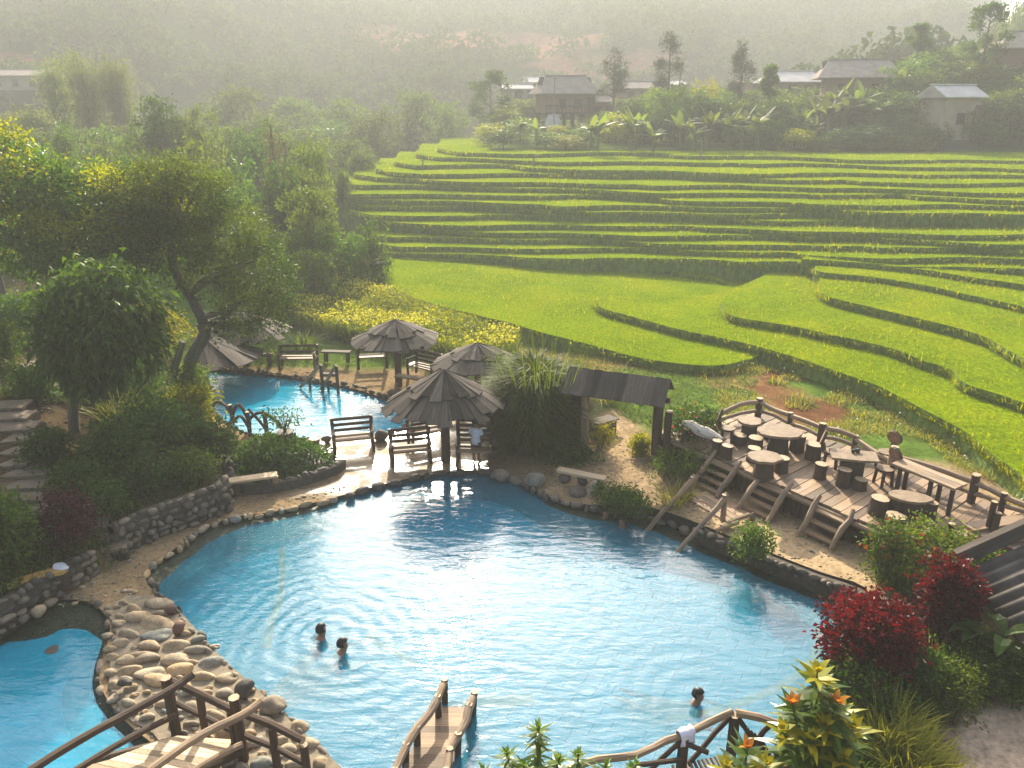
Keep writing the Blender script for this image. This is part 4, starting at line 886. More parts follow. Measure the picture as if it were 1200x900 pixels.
for f, k in ((.06, .08), (.06, 1.1), (.9, .08), (.9, 1.1)):
    p = E1-o+Ln*f+up_*k; log(t, 'post', [(p.x, p.y, 0), (p.x, p.y, p.z-.05)], .08)
log(t, 'beam', [tuple(E1-o+Ln*.0+up_*.08+Vector((0, 0, -.1))), tuple(E1-o+Ln*1.0+up_*.08+Vector((0, 0, -.1)))], .06); log(t, 'beam', [tuple(E1-o+up_*1.1+Vector((0, 0, -.1))), tuple(E1-o+Ln+up_*1.1+Vector((0, 0, -.1)))], .06)
# ================================================================== STONEWORK
def cobbles(name, label, line, z0, z1, rows, size, mat, seed, lean=.1, cat='wall', kind=None, back=True):
    rs = np.random.RandomState(seed); b = MB(); line = [Vector((p[0], p[1], 0)) for p in line]
    L = [0]
    for p, q in zip(line[:-1], line[1:]): L.append(L[-1]+(q-p).length)
    def pt(s_):
        i = min(max(int(np.searchsorted(L, s_))-1, 0), len(line)-2); f = (s_-L[i])/max(L[i+1]-L[i], 1e-6); d = (line[i+1]-line[i]).normalized(); return line[i].lerp(line[i+1], f), d
    V = []
    for p in line: V += [(p.x, p.y, z0-.2), (p.x, p.y, z1-.06)]
    nn = len(line)
    bk = []
    for i, p in enumerate(line):
        d = pt(L[i]+.001)[1]; nrm = Vector((-d.y, d.x, 0))*.25; bk += [(p.x+nrm.x, p.y+nrm.y, z0-.2), (p.x+nrm.x, p.y+nrm.y, z1-.06)]
    off = len(V); V += bk; F = []
    for i in range(nn-1): F += [(2*i, 2*i+2, 2*i+3, 2*i+1), (off+2*i, off+2*i+1, off+2*i+3, off+2*i+2), (2*i+1, 2*i+3, off+2*i+3, off+2*i+1)]
    if label: b.add(V, F, 1)
    for r in range(rows):
        s_ = rs.uniform(0, size)
        while s_ < L[-1]:
            w = size*(rs.uniform(.5, 1.5) if label else rs.uniform(.4, 2.0)); p, d = pt(min(s_+w/2, L[-1]-.01)); z = z0+(z1-z0)*(r+.5)/rows+rs.uniform(-.03, .03); hgt = (z1-z0)/rows
            nrm = Vector((-d.y, d.x, 0)); c_ = p+nrm*(lean*(r/max(rows-1, 1))-.05+rs.uniform(-.05, .05)*(1 if label else 1.8)); b.rock((c_.x, c_.y, z), (w*.54, size*.42*rs.uniform(.7, 1.3), hgt*.6*rs.uniform(.75, 1.3)), rs.randint(1e6), 0, 2, .22, math.atan2(d.y, d.x)); s_ += w*1.02
    o_ = b.build(name, [mat, M_MORT], None, None, True); tag(o_, label, cat); 
    if kind: o_['kind'] = kind
    return o_
def gl_(pts, z): return [tuple(at(x, y, z)) for x, y in pts]
cobbles('cobble_wall', 'cobble retaining wall below the dark shrubs, ending at the pale plank bench', gl_([(140, 652), (178, 632), (225, 615), (262, 600), (272, 590)], .15), .1, .95, 5, .24, M_COB, 1)
cobbles('cobble_wall', 'low cobble wall behind the yellow plank bench', gl_([(-60, 770), (0, 742), (40, 716), (80, 690), (112, 672)], .15), .1, .75, 4, .27, M_COB, 2)
cobbles('cobble_wall', 'cobble bank under the deck path, at the shaded edge of the big pool', gl_([(1075, 742), (1018, 712), (960, 690), (905, 668), (850, 645), (818, 632)], .0), -.12, .44, 4, .2, M_COB, 3, .3)
cobbles('rock_edging', 'dark rocks edging the planted mound beside the path', [(p.x, p.y) for p in MOUND[12:]+MOUND[:2]], .1, .42, 2, .3, M_DROCK, 4, .12, 'rocks')
k0 = len(POOL)
def near(px, py): p = at(px, py, 0); return min(range(k0), key=lambda i: (POOL[i].x-p.x)**2+(POOL[i].y-p.y)**2)
def seg(i, j): return [(POOL[k % k0].x, POOL[k % k0].y) for k in (range(i, j+1) if i <= j else range(i, j+k0+1))]
struct(cobbles('stone_kerb', None, seg(near(390, 588), near(172, 684))[::-1], .02, .2, 1, .2, M_ROCK, 5, 0, None)); struct(cobbles('stone_kerb', None, seg(near(545, 556), near(390, 588))[::-1], .02, .19, 1, .34, M_DROCK, 6, 0, None))
struct(cobbles('stone_kerb', None, seg(near(850, 645), near(560, 560))[::-1], .02, .22, 1, .3, M_COB, 7, 0, None)); struct(cobbles('stone_kerb', None, seg(near(172, 684), near(388, 902))[::-1], .0, .2, 1, .17, M_COB, 8, 0, None))
struct(cobbles('stone_kerb', None, [(p.x, p.y) for p in UPOOL[:18]][::-1], -.02, .26, 2, .2, M_DROCK, 9, 0, None)); struct(cobbles('stone_kerb', None, [(p.x, p.y) for p in LPOOL[9:30]][::-1], -.02, .16, 1, .26, M_COB, 10, 0, None)); struct(cobbles('stone_kerb', None, [(p.x, p.y) for p in UPOOL[17:]][::-1], -.02, .2, 1, .2, M_COB, 11, 0, None))
# dark wet moss at the water line; the right bank's strip paints a reflection
t = NT('moss_and_reflection'); p_ = t.pos(); n1 = t.noise(p_, 3.2, 6, .65); n2 = t.noise(p_, 16, 4, .6)
M_MOSS_REFL = t.done(t.pbsdf(t.ramp(n1, [(.3, (.008, .014, .007)), (.55, (.02, .032, .014)), (.75, (.045, .05, .025))]), .35, t.bump(t.math('ADD', n1, t.math('MULTIPLY', n2, .35)), 1., .12), .3))
def edge_strip(outer, inner, z):
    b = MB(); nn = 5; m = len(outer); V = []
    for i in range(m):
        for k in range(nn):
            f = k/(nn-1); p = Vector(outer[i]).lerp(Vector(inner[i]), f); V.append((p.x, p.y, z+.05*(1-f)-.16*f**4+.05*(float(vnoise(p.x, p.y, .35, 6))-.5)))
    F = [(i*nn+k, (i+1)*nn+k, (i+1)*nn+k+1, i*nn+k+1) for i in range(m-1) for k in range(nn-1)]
    b.add(V, F); struct(b.build('moss_reflection_edge', M_MOSS_REFL, None, None, True))
def dens(px, z): return [p[:2] for p in smooth([Vector((*at(x, y, z)[:2], 0)) for x, y in px], 5, False)]
edge_strip(dens([(-110, 766), (-40, 737), (20, 717), (75, 708), (112, 715), (129, 740), (122, 775), (118, 806), (135, 838), (162, 864), (205, 902)], .03), dens([(-110, 842), (-40, 806), (20, 782), (62, 764), (92, 756), (106, 762), (103, 785), (104, 812), (118, 842), (146, 872), (192, 908)], .03), .0)
edge_strip(dens([(172, 688), (174, 680), (192, 660), (228, 633), (270, 613), (330, 604), (392, 589)], .03), dens([(182, 693), (200, 682), (220, 665), (250, 642), (286, 622), (334, 610), (392, 593)], .03), -.005)
edge_strip(dens([(640, 588), (690, 600), (748, 607), (800, 625), (850, 646), (905, 669), (960, 691), (1008, 709)], .03), dens([(640, 594), (688, 611), (744, 620), (794, 640), (842, 664), (896, 688), (950, 708), (1000, 722)], .03), -.005)  # dark reflection along the right bank, put in as a dark strip
# river stones set in the causeway
CS0 = [(186, 708, 38, 9), (163, 722, 40, 12), (182, 731, 50, 15), (153, 743, 26, 12), (186, 745, 42, 8), (175, 757, 34, 11), (140, 755, 24, 9), (205, 757, 34, 12), (160, 770, 30, 13), (147, 773, 28, 13), (172, 772, 36, 13), (207, 772, 42, 13), (232, 761, 32, 12), (246, 776, 28, 17), (177, 790, 40, 18), (176, 797, 0, 0), (185, 798, 40, 18), (130, 787, 18, 11), (134, 803, 18, 13), (240, 793, 28, 14), (268, 795, 32, 15), (264, 813, 27, 15), (210, 786, 38, 10), (131, 770, 16, 10), (128, 760, 16, 8), (132, 818, 15, 13), (222, 812, 30, 10), (230, 828, 34, 14), (195, 825, 26, 11), (250, 838, 30, 12), (280, 830, 20, 10), (309, 846, 24, 13), (322, 852, 22, 14), (350, 852, 24, 16), (362, 872, 26, 20), (300, 870, 26, 14), (338, 878, 26, 14), (330, 868, 18, 10), (264, 862, 30, 12), (275, 880, 26, 14), (305, 893, 30, 14), (345, 896, 26, 13), (376, 892, 20, 14), (226, 848, 22, 9), (150, 786, 28, 9), (140, 731, 20, 7), (126, 745, 14, 8), (219, 742, 16, 6), (156, 714, 22, 8), (225, 776, 14, 8), (252, 758, 14, 7), (283, 800, 12, 7)]
CS = [c_ for c_ in CS0 if c_[2]]; _r = random.Random(4)
for _ in range(3000):
    x, y = _r.uniform(120, 385), _r.uniform(700, 900); w = _r.uniform(8, 22)
    if len(CS) > 230: break
    if not inside([(150, 702), (190, 704), (226, 742), (256, 776), (292, 806), (324, 838), (356, 868), (392, 902), (250, 902), (190, 846), (150, 838), (134, 806), (136, 775), (140, 740), (126, 716)], [x], [y])[0]: continue
    if all(abs(x-c_[0]) > (w+c_[2])*.42 or abs(y-c_[1]) > (w*.5+c_[3])*.45 for c_ in CS): CS.append((x, y, w, w*.5))
b = MB(); V_ = []
pf = [(at(x, y, .1).x, at(x, y, .1).y) for x, y in [(150, 700), (196, 702), (232, 742), (262, 776), (298, 806), (330, 838), (364, 868), (400, 902), (420, 940), (240, 940), (180, 862), (146, 842), (128, 806), (130, 775), (138, 740), (122, 716)]]
b.prism(pf, .0, .155); struct(b.build('causeway', M_CEM)); rk = []
for s_ in range(5): q = MB(); q.rock((0, 0, 0), (1, .82, 1), 100+s_, 0, 3, .2); rk.append(q.mesh('river_stone', [M_ROCK], True))
q = 0
for (px, py, w, h) in CS:
    if w == 0: continue
    c_ = at(px, py, .17); s_ = 1/pxm(c_); o = bpy.data.objects.new('river_stone', rk[q % 5]); COL.objects.link(o); o.location = c_; o.rotation_euler = (0, 0, rnd.uniform(-.35, .35)+(math.pi if q % 3 == 0 else 0)); a = w*s_*.57; o.scale = (a, max(h*s_*.5/.8, .5*a)*1.2, min(.5*a, .12)); q += 1
    big = w >= 38; tag(o, 'large flat river stone set in the causeway between the pools' if big else ('small river stone packed along the causeway between the pools' if w < 22 else 'medium rounded river stone set in the causeway between the pools'), 'stone', 'large causeway stones' if big else ('small causeway stones' if w < 22 else 'medium causeway stones'))
def boulder(label, px, py, z, w, h, seed, mat=None, d=None, name='boulder', cat='boulder', sub=3, rough=.14):
    c_ = at(px, py, z); s_ = 1/pxm(c_); b = MB(); b.rock((0, 0, h*s_*.42), (w*s_*.5, (d or w*.8)*s_*.5, h*s_*.55), seed, 0, sub, rough); return tag(b.build(name, mat or M_ROCK, None, c_, True), label, cat)
boulder('smooth brown boulder at the pool edge nearest the shade hut', 589, 562, .1, 21, 17, 1, M_COB); boulder('grey green oval boulder on the pool edge, alone', 627, 571, .1, 27, 19, 2); boulder('upright rounded pale boulder beside the plank on rocks', 694, 585, .15, 17, 27, 3)
boulder('squat brown rock beside the upright boulder', 677, 581, .15, 24, 13, 4, M_COB); boulder('dark jagged rock on the causeway above the footbridge', 150, 806, .2, 24, 15, 5, M_DROCK, None, 'rock', 'rock', 2, .35); boulder('small reddish jagged rock at the pool edge of the causeway', 200, 719, .15, 17, 15, 6, m_rock('red_rock', (.13, .07, .045), (.17, .09, .06), (.10, .06, .045), 6), None, 'rock', 'rock', 2, .3)
boulder('reddish jagged rock by the pool, below the smaller one', 212, 742, .15, 24, 17, 7, bpy.data.materials['red_rock'], None, 'rock', 'rock', 2, .35); boulder('dark mossy rock at the pool edge of the causeway', 291, 818, .1, 30, 26, 8, M_DROCK, None, 'rock', 'rock', 3, .35); boulder('mossy brown rock beyond the log railing at the pool edge', 322, 835, .1, 34, 22, 9, M_COB, None, 'rock', 'rock', 3, .3)
boulder('white round stone at the foot of the low cobble wall', 111, 667, .2, 10, 10, 10, m_plain('white_stone', (.5, .48, .45), (.62, .6, .56))); boulder('yellowish boulder at the corner of the small pool', 47, 722, .15, 20, 16, 11); boulder('rock beside the yellow bench end', 84, 668, .2, 22, 16, 12, M_COB)
boulder('brown boulder under the pool stair handrail', 856, 628, .1, 24, 18, 13, M_COB); boulder('pointed brown rock on the deck path beside the loose logs', 882, 612, .4, 9, 14, 14, M_COB, None, 'rock', 'rock', 2, .3); boulder('flat white rock below the cobble wall beside the path', 170, 607, .3, 22, 10, 15, M_ROCK); boulder('wide reddish rock at the foot of the cobble wall', 180, 617, .2, 40, 15, 16, M_COB)
boulder('grey boulder beside the lone log bench', 384, 519, .12, 10, 10, 17, M_DROCK); boulder('dark rock between the two front log benches', 447, 516, .12, 18, 15, 18, M_DROCK); boulder('rock on the far terrace in front of the far hut', 460, 464, .15, 12, 9, 19, M_COB); boulder('dark mossy rock breaking the water of the small pool', 65, 767, -.12, 30, 9, 20, M_DROCK)
# loose pebbles on the earth paths
rs = np.random.RandomState(31); pb = MB(); V0, F0 = ico(1)
for poly, n in (([(60, 708), (130, 662), (262, 606), (400, 566), (420, 574), (270, 616), (196, 656), (170, 690), (120, 708)], 420), ([(640, 560), (700, 520), (745, 520), (770, 575), (900, 610), (1060, 680), (1000, 700), (850, 640), (690, 592)], 420), ([(20, 480), (80, 470), (90, 520), (60, 540)], 150), ([(380, 455), (470, 470), (520, 470), (510, 440), (300, 430), (300, 438)], 160)):
    q = P2(poly, .2); xs, ys = [a[0] for a in q], [a[1] for a in q]; x = rs.uniform(min(xs), max(xs), n*3); y = rs.uniform(min(ys), max(ys), n*3); m = inside(q, x, y) & ~inside(POOL, x, y) & ~inside(DP, x, y) & ~inside(UPOOL, x, y); g_ = ground(x, y)
    for X, Y, Z in zip(x[m][:n], y[m][:n], g_[m][:n]): r = rs.uniform(.01, .035)*(1 if rs.uniform() < .9 else 1.8); pb.add(V0*np.array([r*rs.uniform(.8, 1.5), r, r*.6])+np.array([X, Y, Z+r*.2]), F0)
tag(pb.build('pebbles', M_ROCK, None, None, True), kind='stuff')
# stone steps on the left bank
def steps(label, rows, name='stone_steps', ht=.17):
    o = at(rows[0][0], rows[0][2], rows[0][3]); t = thing(name, label, 'steps', (o.x, o.y, 0)); rs = np.random.RandomState(int(abs(o.x*100)))
    for (xa, xb, y, z) in rows:
        p, q = at(xa, y, z), at(xb, y-5, z); d = (q-p).normalized(); nn = Vector((-d.y, d.x, 0)); b = MB(); out = []
        for f in np.linspace(0, 1, 9): c_ = p.lerp(q, f)+nn*rs.uniform(-.05, .05); out.append((c_.x-o.x, c_.y-o.y))
        for f in np.linspace(1, 0, 5): c_ = p.lerp(q, f)+nn*.62; out.append((c_.x-o.x, c_.y-o.y))
        b.prism(out, z-.07, z); tr = b.build('tread', M_TREAD, t); b = MB(); s_ = 0; L_ = (q-p).length
        while s_ < L_: w = rs.uniform(.1, .22); c_ = p+d*(s_+w/2)+nn*.05; b.rock((c_.x-o.x, c_.y-o.y, z-.07-ht*.4), (w*.55, .09, ht*.5), rs.randint(1e6), 0, 1, .25); s_ += w
        b.prism([(a[0]+nn.x*.1, a[1]+nn.y*.1) for a in out], z-1.2, z-.075, 1); b.build('riser', [M_COB, M_MORT], t)
    return t
zb = gp(40, 600).z; zt = gp(15, 482).z
SY = [604, 590, 576, 562, 549, 535, 521, 508, 495, 482]; SX = [52, 50, 48, 50, 54, 54, 46, 38, 32, 27]
steps('long flight of rough stone steps climbing the shaded left bank', [(-70, SX[k], SY[k], zb+.1+(zt-zb+.15)*k/9) for k in range(10)], 'stone_steps', max(.1, (zt-zb)/9))
zz1 = gp(110, 640).z; steps('three short stone steps beside the dark red shrub', [(118, 148, 646, .5), (108, 136, 633, .66), (100, 126, 622, .8)], 'stone_steps', .16)
z2 = gp(45, 456).z; steps('upper stone steps in the shade under the broad-leaved tree', [(22, 64, 458, z2+.1), (24, 56, 443, z2+.3), (30, 54, 431, z2+.5)], 'stone_steps', .2)
# ================================================================== PLANTS
M_BARK = m_wood('bark', (.05, .04, .03), (.13, .105, .08), (.16, .15, .12), .9, (4, 25, 1), .9)
M_PBARK = m_wood('pale_bark', (.14, .115, .09), (.24, .2, .16), None, .9, (4, 25, 1), .7)
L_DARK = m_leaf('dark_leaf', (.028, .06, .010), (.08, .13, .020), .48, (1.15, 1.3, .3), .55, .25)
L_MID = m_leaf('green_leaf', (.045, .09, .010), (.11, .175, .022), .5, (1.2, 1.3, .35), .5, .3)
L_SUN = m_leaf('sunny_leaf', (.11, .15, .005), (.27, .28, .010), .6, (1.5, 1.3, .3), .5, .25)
L_OLIVE = m_leaf('olive_leaf', (.065, .105, .014), (.15, .20, .035), .55, (1.2, 1.25, .35), .5, .25)
L_GRASS = m_leaf('grass_blade', (.07, .12, .012), (.15, .20, .025), .5, (1.35, 1.25, .45), .6, .2)
L_GYEL = m_leaf('yellow_grass_blade', (.20, .21, .02), (.38, .35, .07), .5, (1.3, 1.15, .5), .6, .2)
L_REED = m_leaf('reed_blade', (.05, .095, .010), (.15, .21, .025), .55, (1.35, 1.25, .4), .6, .12)
L_RED = m_leaf('red_leaf', (.045, .003, .006), (.165, .010, .011), .45, (1.6, .5, .35), .45, .3, False)
L_MAR = m_leaf('maroon_leaf', (.035, .007, .012), (.09, .015, .022), .3, (1.4, .6, .6), .45, .3, False)
L_BAN = m_leaf('banana_leaf', (.07, .11, .02), (.15, .20, .035), .5, (1.3, 1.2, .5), .6, .2)
L_CROT = m_leaf('lance_leaf', (.05, .10, .010), (.12, .19, .018), .5, (1.45, 1.25, .3), .35, .4, False)
L_YEL = m_leaf('yellow_young_leaf', (.28, .30, .01), (.45, .40, .02), .5, (1.3, 1.1, .4), .4, .3, False)
L_ORG = m_leaf('orange_young_leaf', (.45, .16, .015), (.55, .26, .03), .45, (1.3, .9, .5), .45, .3, False)
L_FLY = m_leaf('yellow_petal', (.45, .43, .03), (.64, .62, .08), .45, (1.1, 1.0, .6), .6, .2, False)
L_FLR = m_leaf('red_petal', (.55, .03, .02), (.70, .10, .06), .4, (1.2, .6, .5), .6, .2, False)
L_FLP = m_leaf('pink_petal', (.65, .03, .10), (.75, .10, .22), .4, (1.1, .7, .8), .6, .2, False)
L_PINE = m_leaf('pine_needles', (.02, .035, .015), (.05, .07, .028), .25, (1.2, 1.2, .5), .6, .2)
L_BAMB = m_leaf('bamboo_leaf', (.10, .14, .03), (.18, .22, .05), .5, (1.3, 1.2, .5), .6, .2)
L_FERN = m_leaf('fern_leaf', (.10, .15, .01), (.22, .25, .03), .5, (1.3, 1.2, .4), .5, .3, False)
L_MIST = m_leaf('hazy_leaf', (.05, .085, .02), (.13, .165, .04), .5, (1.2, 1.2, .5), .7, .15)
L_FOREST = m_leaf('forest_leaf', (.045, .07, .022), (.075, .105, .032), .28, (1.1, 1.2, .5), .9, .02)
M_STEM = m_plain('green_stem', (.06, .08, .025), (.11, .12, .04), 5)
def foliage(b, lobes, n, L, Wd, rs, mi=0, clump=14, spread=1.3, out=.7, up=.15, droop=.25, mix2=None, mi2=1, inner=.5):
    """leaves in clumps through the outer part of each lobe (centre, radii)"""
    vol = np.array([(l[1][0]*l[1][1]*l[1][2])**.72 for l in lobes]); vol /= vol.sum(); nc = max(1, n//clump)
    ids = rs.choice(len(lobes), nc, p=vol); C = np.array([l[0] for l in lobes], float)[ids]; Rr = np.array([l[1] for l in lobes], float)[ids]
    d = rs.normal(size=(nc, 3)); d[:, 2] = d[:, 2]*.9+.25; d /= np.linalg.norm(d, axis=1)[:, None]
    a = np.arctan2(d[:, 1], d[:, 0]); wob = .82+.36*vnoise(a*1.6+ids*9, d[:, 2]*2.2, 1., 5)
    r = (inner+(1-inner)*rs.uniform(0, 1, nc)**.6)*wob
    cc = C+d*Rr*r[:, None]
    k = np.repeat(np.arange(nc), clump); m = len(k); cl = cc[k]+rs.normal(size=(m, 3))*np.array([1, 1, .6])*L*spread
    dr = d[k]*out+rs.normal(size=(m, 3))*.65+np.array([0, 0, up])
    if mix2 is not None:
        s2 = mix2(cl, d[k])
        for f, q in ((~s2, mi), (s2, mi2)):
            if f.any(): b.leaves(cl[f], dr[f], L, Wd, rs, q, .22, droop)
    else: b.leaves(cl, dr, L, Wd, rs, mi, .22, droop)
def limbs(b, base, trunk, lobes, r0, rs, mi=0, twigs=2):
    P = smooth(trunk, 3, False); n = len(P); rad = [r0*(1-.55*i/(n-1))*(1.25 if i == 0 else 1) for i in range(n)]; b.tube(P, rad, 8, mi, .1)
    for c_, r in lobes:
        c_ = Vector(c_); i = min(range(n), key=lambda k: (P[k]-c_).length+(n-k)*.12*0+(.6 if P[k].z > c_.z else 0)); i = max(i, n//3); s_ = P[min(i, n-1)]
        e_ = c_+Vector((0, 0, r[2]*.25)); m = s_.lerp(e_, .5)+Vector((rs.uniform(-.2, .2), rs.uniform(-.2, .2), rs.uniform(-.1, .25)))*min(1.5, r[0])
        pp = smooth([s_, m, e_], 3, False); b.tube(pp, list(np.linspace(rad[i]*.55, r0*.12, len(pp))), 6, mi, .08)
        for _ in range(twigs):
            q = pp[len(pp)//2]; d = Vector((rs.normal(), rs.normal(), rs.normal()*.6+.3)).normalized(); b.tube([q, q+d*r[0]*.4, q+Vector((d.x*r[0], d.y*r[1], d.z*r[2]))*.85], [r0*.2, r0*.12, r0*.05], 5, mi)
def tree(name, label, base, trunk, lobes, r0, n, L, Wd, mat, seed, cat='tree', bark=None, group=None, mat2=None, **kw):
    rs = np.random.RandomState(seed); t = thing(name, label, cat, base, 0, group); b = MB(); limbs(b, base, trunk, lobes, r0, rs); b.build('trunk', bark or M_BARK, t, None, True)
    b = MB(); foliage(b, lobes, n, L, Wd, rs, 0, **kw); b.build('crown', [mat] if mat2 is None else [mat, mat2], t); return t
def lob(base, Y, items):                             # lobes from picture measurements at a distance: (px, py, half width px, half height px, dy)
    o = []
    for px, py, w, h, dy in items:
        p = atd(px, py, Y+dy); s_ = 1/pxm(p); o.append((tuple(p-base), (w*s_, (w*s_+h*s_)*.5, h*s_)))
    return o
# --- near trees on the left bank
def top_sun(cut):
    return lambda c_, d: (d[:, 2] > .25) & (c_[:, 2] > cut)
bs = Vector((-15.2, 25.5, gz(-15.2, 25.5)))
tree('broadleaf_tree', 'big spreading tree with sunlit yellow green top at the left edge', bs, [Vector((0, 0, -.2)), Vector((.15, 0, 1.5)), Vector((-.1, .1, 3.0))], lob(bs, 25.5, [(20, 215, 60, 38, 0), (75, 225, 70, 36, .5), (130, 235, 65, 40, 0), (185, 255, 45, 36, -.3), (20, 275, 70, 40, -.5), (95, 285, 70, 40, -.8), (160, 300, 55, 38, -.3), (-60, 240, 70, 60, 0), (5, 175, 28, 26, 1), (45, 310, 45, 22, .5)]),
     .26, 26000, .17, .5, L_MID, 11, mat2=L_SUN, mix2=lambda c_, d: (d[:, 2]+.35*d[:, 1] > .2) & (vnoise(c_[:, 0], c_[:, 1], 1.1, 3) > .28) & (c_[:, 2] > 2.6))  # sunlight put into the leaf colour: yellower leaves on the upper, sunward side
bs = gp(212, 462)
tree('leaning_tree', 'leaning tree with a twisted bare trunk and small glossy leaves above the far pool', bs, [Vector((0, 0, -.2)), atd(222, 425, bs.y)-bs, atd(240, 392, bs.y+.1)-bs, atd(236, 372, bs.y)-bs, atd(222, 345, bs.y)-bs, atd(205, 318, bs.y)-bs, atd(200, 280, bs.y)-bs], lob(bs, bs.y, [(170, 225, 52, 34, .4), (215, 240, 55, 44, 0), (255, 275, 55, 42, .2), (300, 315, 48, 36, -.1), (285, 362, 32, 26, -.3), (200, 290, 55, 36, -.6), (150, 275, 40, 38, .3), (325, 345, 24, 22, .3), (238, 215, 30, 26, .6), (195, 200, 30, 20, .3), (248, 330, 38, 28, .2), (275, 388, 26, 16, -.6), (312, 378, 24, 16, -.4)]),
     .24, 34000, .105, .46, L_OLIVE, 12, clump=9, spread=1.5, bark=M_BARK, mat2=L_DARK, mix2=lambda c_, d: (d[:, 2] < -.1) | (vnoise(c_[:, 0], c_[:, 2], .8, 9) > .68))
b = MB(); o = bs; b.tube([atd(232, 385, bs.y)-o, atd(262, 372, bs.y+.3)-o, atd(290, 345, bs.y+.3)-o], [.16, .1, .05], 7, 0, .1); b.tube([Vector((0, 0, -.1)), atd(205, 430, bs.y)-o, atd(214, 400, bs.y)-o], [.2, .15, .1], 7, 0, .1)
lt = [o_ for o_ in COL.objects if o_.name == 'leaning_tree'][0]; b.build('limb', M_BARK, lt, None, True)
bs = gp(86, 506)
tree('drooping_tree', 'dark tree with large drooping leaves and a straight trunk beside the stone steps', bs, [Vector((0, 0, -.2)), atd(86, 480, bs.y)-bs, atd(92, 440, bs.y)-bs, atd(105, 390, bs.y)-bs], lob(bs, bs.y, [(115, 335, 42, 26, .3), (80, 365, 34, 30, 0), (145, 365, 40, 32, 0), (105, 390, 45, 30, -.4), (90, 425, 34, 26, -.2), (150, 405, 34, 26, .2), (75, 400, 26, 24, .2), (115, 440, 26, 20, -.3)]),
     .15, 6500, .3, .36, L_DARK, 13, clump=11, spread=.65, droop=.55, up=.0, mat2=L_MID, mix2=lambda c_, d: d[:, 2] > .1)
# --- bushes
def bush(name, label, px, py, w, h, n, L, mat, seed, Y=None, z=None, cat='shrub', Wd=.45, group=None, mats=None, mix2=None, lob_n=5, stems=True, **kw):
    base = (at(px, py, z) if z is not None else gp(px, py)) if Y is None else atd(px, py, Y); s_ = 1/pxm(base); rs = np.random.RandomState(seed); W_2, H_ = w*s_*.5, h*s_
    t = thing(name, label, cat, base, 0, group); lobes = []
    for k in range(lob_n):
        a = rs.uniform(0, 6.28); q = rs.uniform(.1, .5) if k else 0; lobes.append(((math.cos(a)*q*W_2, math.sin(a)*q*W_2, H_*(.52+rs.uniform(-.12, .14))), (W_2*rs.uniform(.5, .72), W_2*rs.uniform(.5, .72), H_*rs.uniform(.3, .46))))
    lobes.append(((0, 0, H_*.3), (W_2*.75, W_2*.75, H_*.33)))
    b = MB(); foliage(b, lobes, n, L, Wd, rs, 0, mix2=mix2, **kw); b.build('foliage', mats or [mat], t)
    if stems:
        b = MB()
        for k in range(5): a = rs.uniform(0, 6.28); b.tube([(0, 0, -.1), (math.cos(a)*W_2*.3, math.sin(a)*W_2*.3, H_*.35), (math.cos(a)*W_2*.5, math.sin(a)*W_2*.5, H_*.7)], [.03+.012*H_, .02+.008*H_, .01], 5)
        b.build('stem', M_BARK, t)
    return t
def flowers(p): return lambda c_, d: (np.random.RandomState(len(c_)).uniform(0, 1, len(c_)) < p) & (d[:, 2] > -.1)
bush('shrub', 'bright green shrub cut by the left edge above the stone steps', 2, 432, 52, 66, 2200, .14, L_MID, 21)
bush('shrub', 'bright green leafy shrub at the left edge in front of the stone steps', 6, 655, 80, 96, 3000, .13, L_MID, 22, clump=9)
bush('red_leaved_shrub', 'dark maroon shrub in the shade above the yellow bench', 84, 636, 66, 74, 2600, .10, L_MAR, 23)
for k, (px, py, w, h, L, m, lb) in enumerate([(185, 420, 90, 70, .16, L_SUN, 'yellow green sunlit shrub behind the leaning trunk'), (150, 400, 60, 80, .16, L_MID, 'green shrub between the drooping tree and the leaning trunk'), (160, 470, 90, 60, .14, L_DARK, 'dark shrub in the shade under the leaning tree'),
     (226, 500, 58, 50, .15, L_SUN, 'leafy yellow green shrub beside the branch rail'), (190, 525, 95, 75, .15, L_DARK, 'dark leafy shrub on top of the cobble wall'), (130, 545, 85, 60, .16, L_DARK, 'dark shrub with broad leaves beside the long stone steps'), (255, 540, 55, 55, .14, L_MID, 'green shrub at the end of the cobble wall next to the mound'),
     (105, 585, 70, 45, .13, L_DARK, 'low dark shrub above the dark red shrub'), (130, 600, 40, 36, .12, L_MID, 'small green shrub above the cobble wall beside the short steps'), (228, 470, 30, 44, .13, L_OLIVE, 'olive shrub at the corner of the low shingle roof')]):
    bush('shrub', lb, px, py, w, h, 2400, L, m, 30+k, Wd=.38)
def grass_clump(label, base, n, L, w, mat, seed, spread=.3, lean=.45, arch=.7, name='grass_clump', group=None, mats=None, cat='grass'):
    rs = np.random.RandomState(seed); b = MB(); a = rs.uniform(0, 6.28, n); r = spread*np.sqrt(rs.uniform(0, 1, n)); bb = np.stack([np.cos(a)*r, np.sin(a)*r, np.full(n, -.03)], 1)
    d = np.stack([np.cos(a)*lean*rs.uniform(.1, 1.2, n)+rs.normal(0, .12, n), np.sin(a)*lean*rs.uniform(.1, 1.2, n)+rs.normal(0, .12, n), np.ones(n)], 1); b.blades(bb, d, L, w, rs, 0, arch, 4)
    return tag(b.build(name, mats or [mat], None, base), label, cat, group)
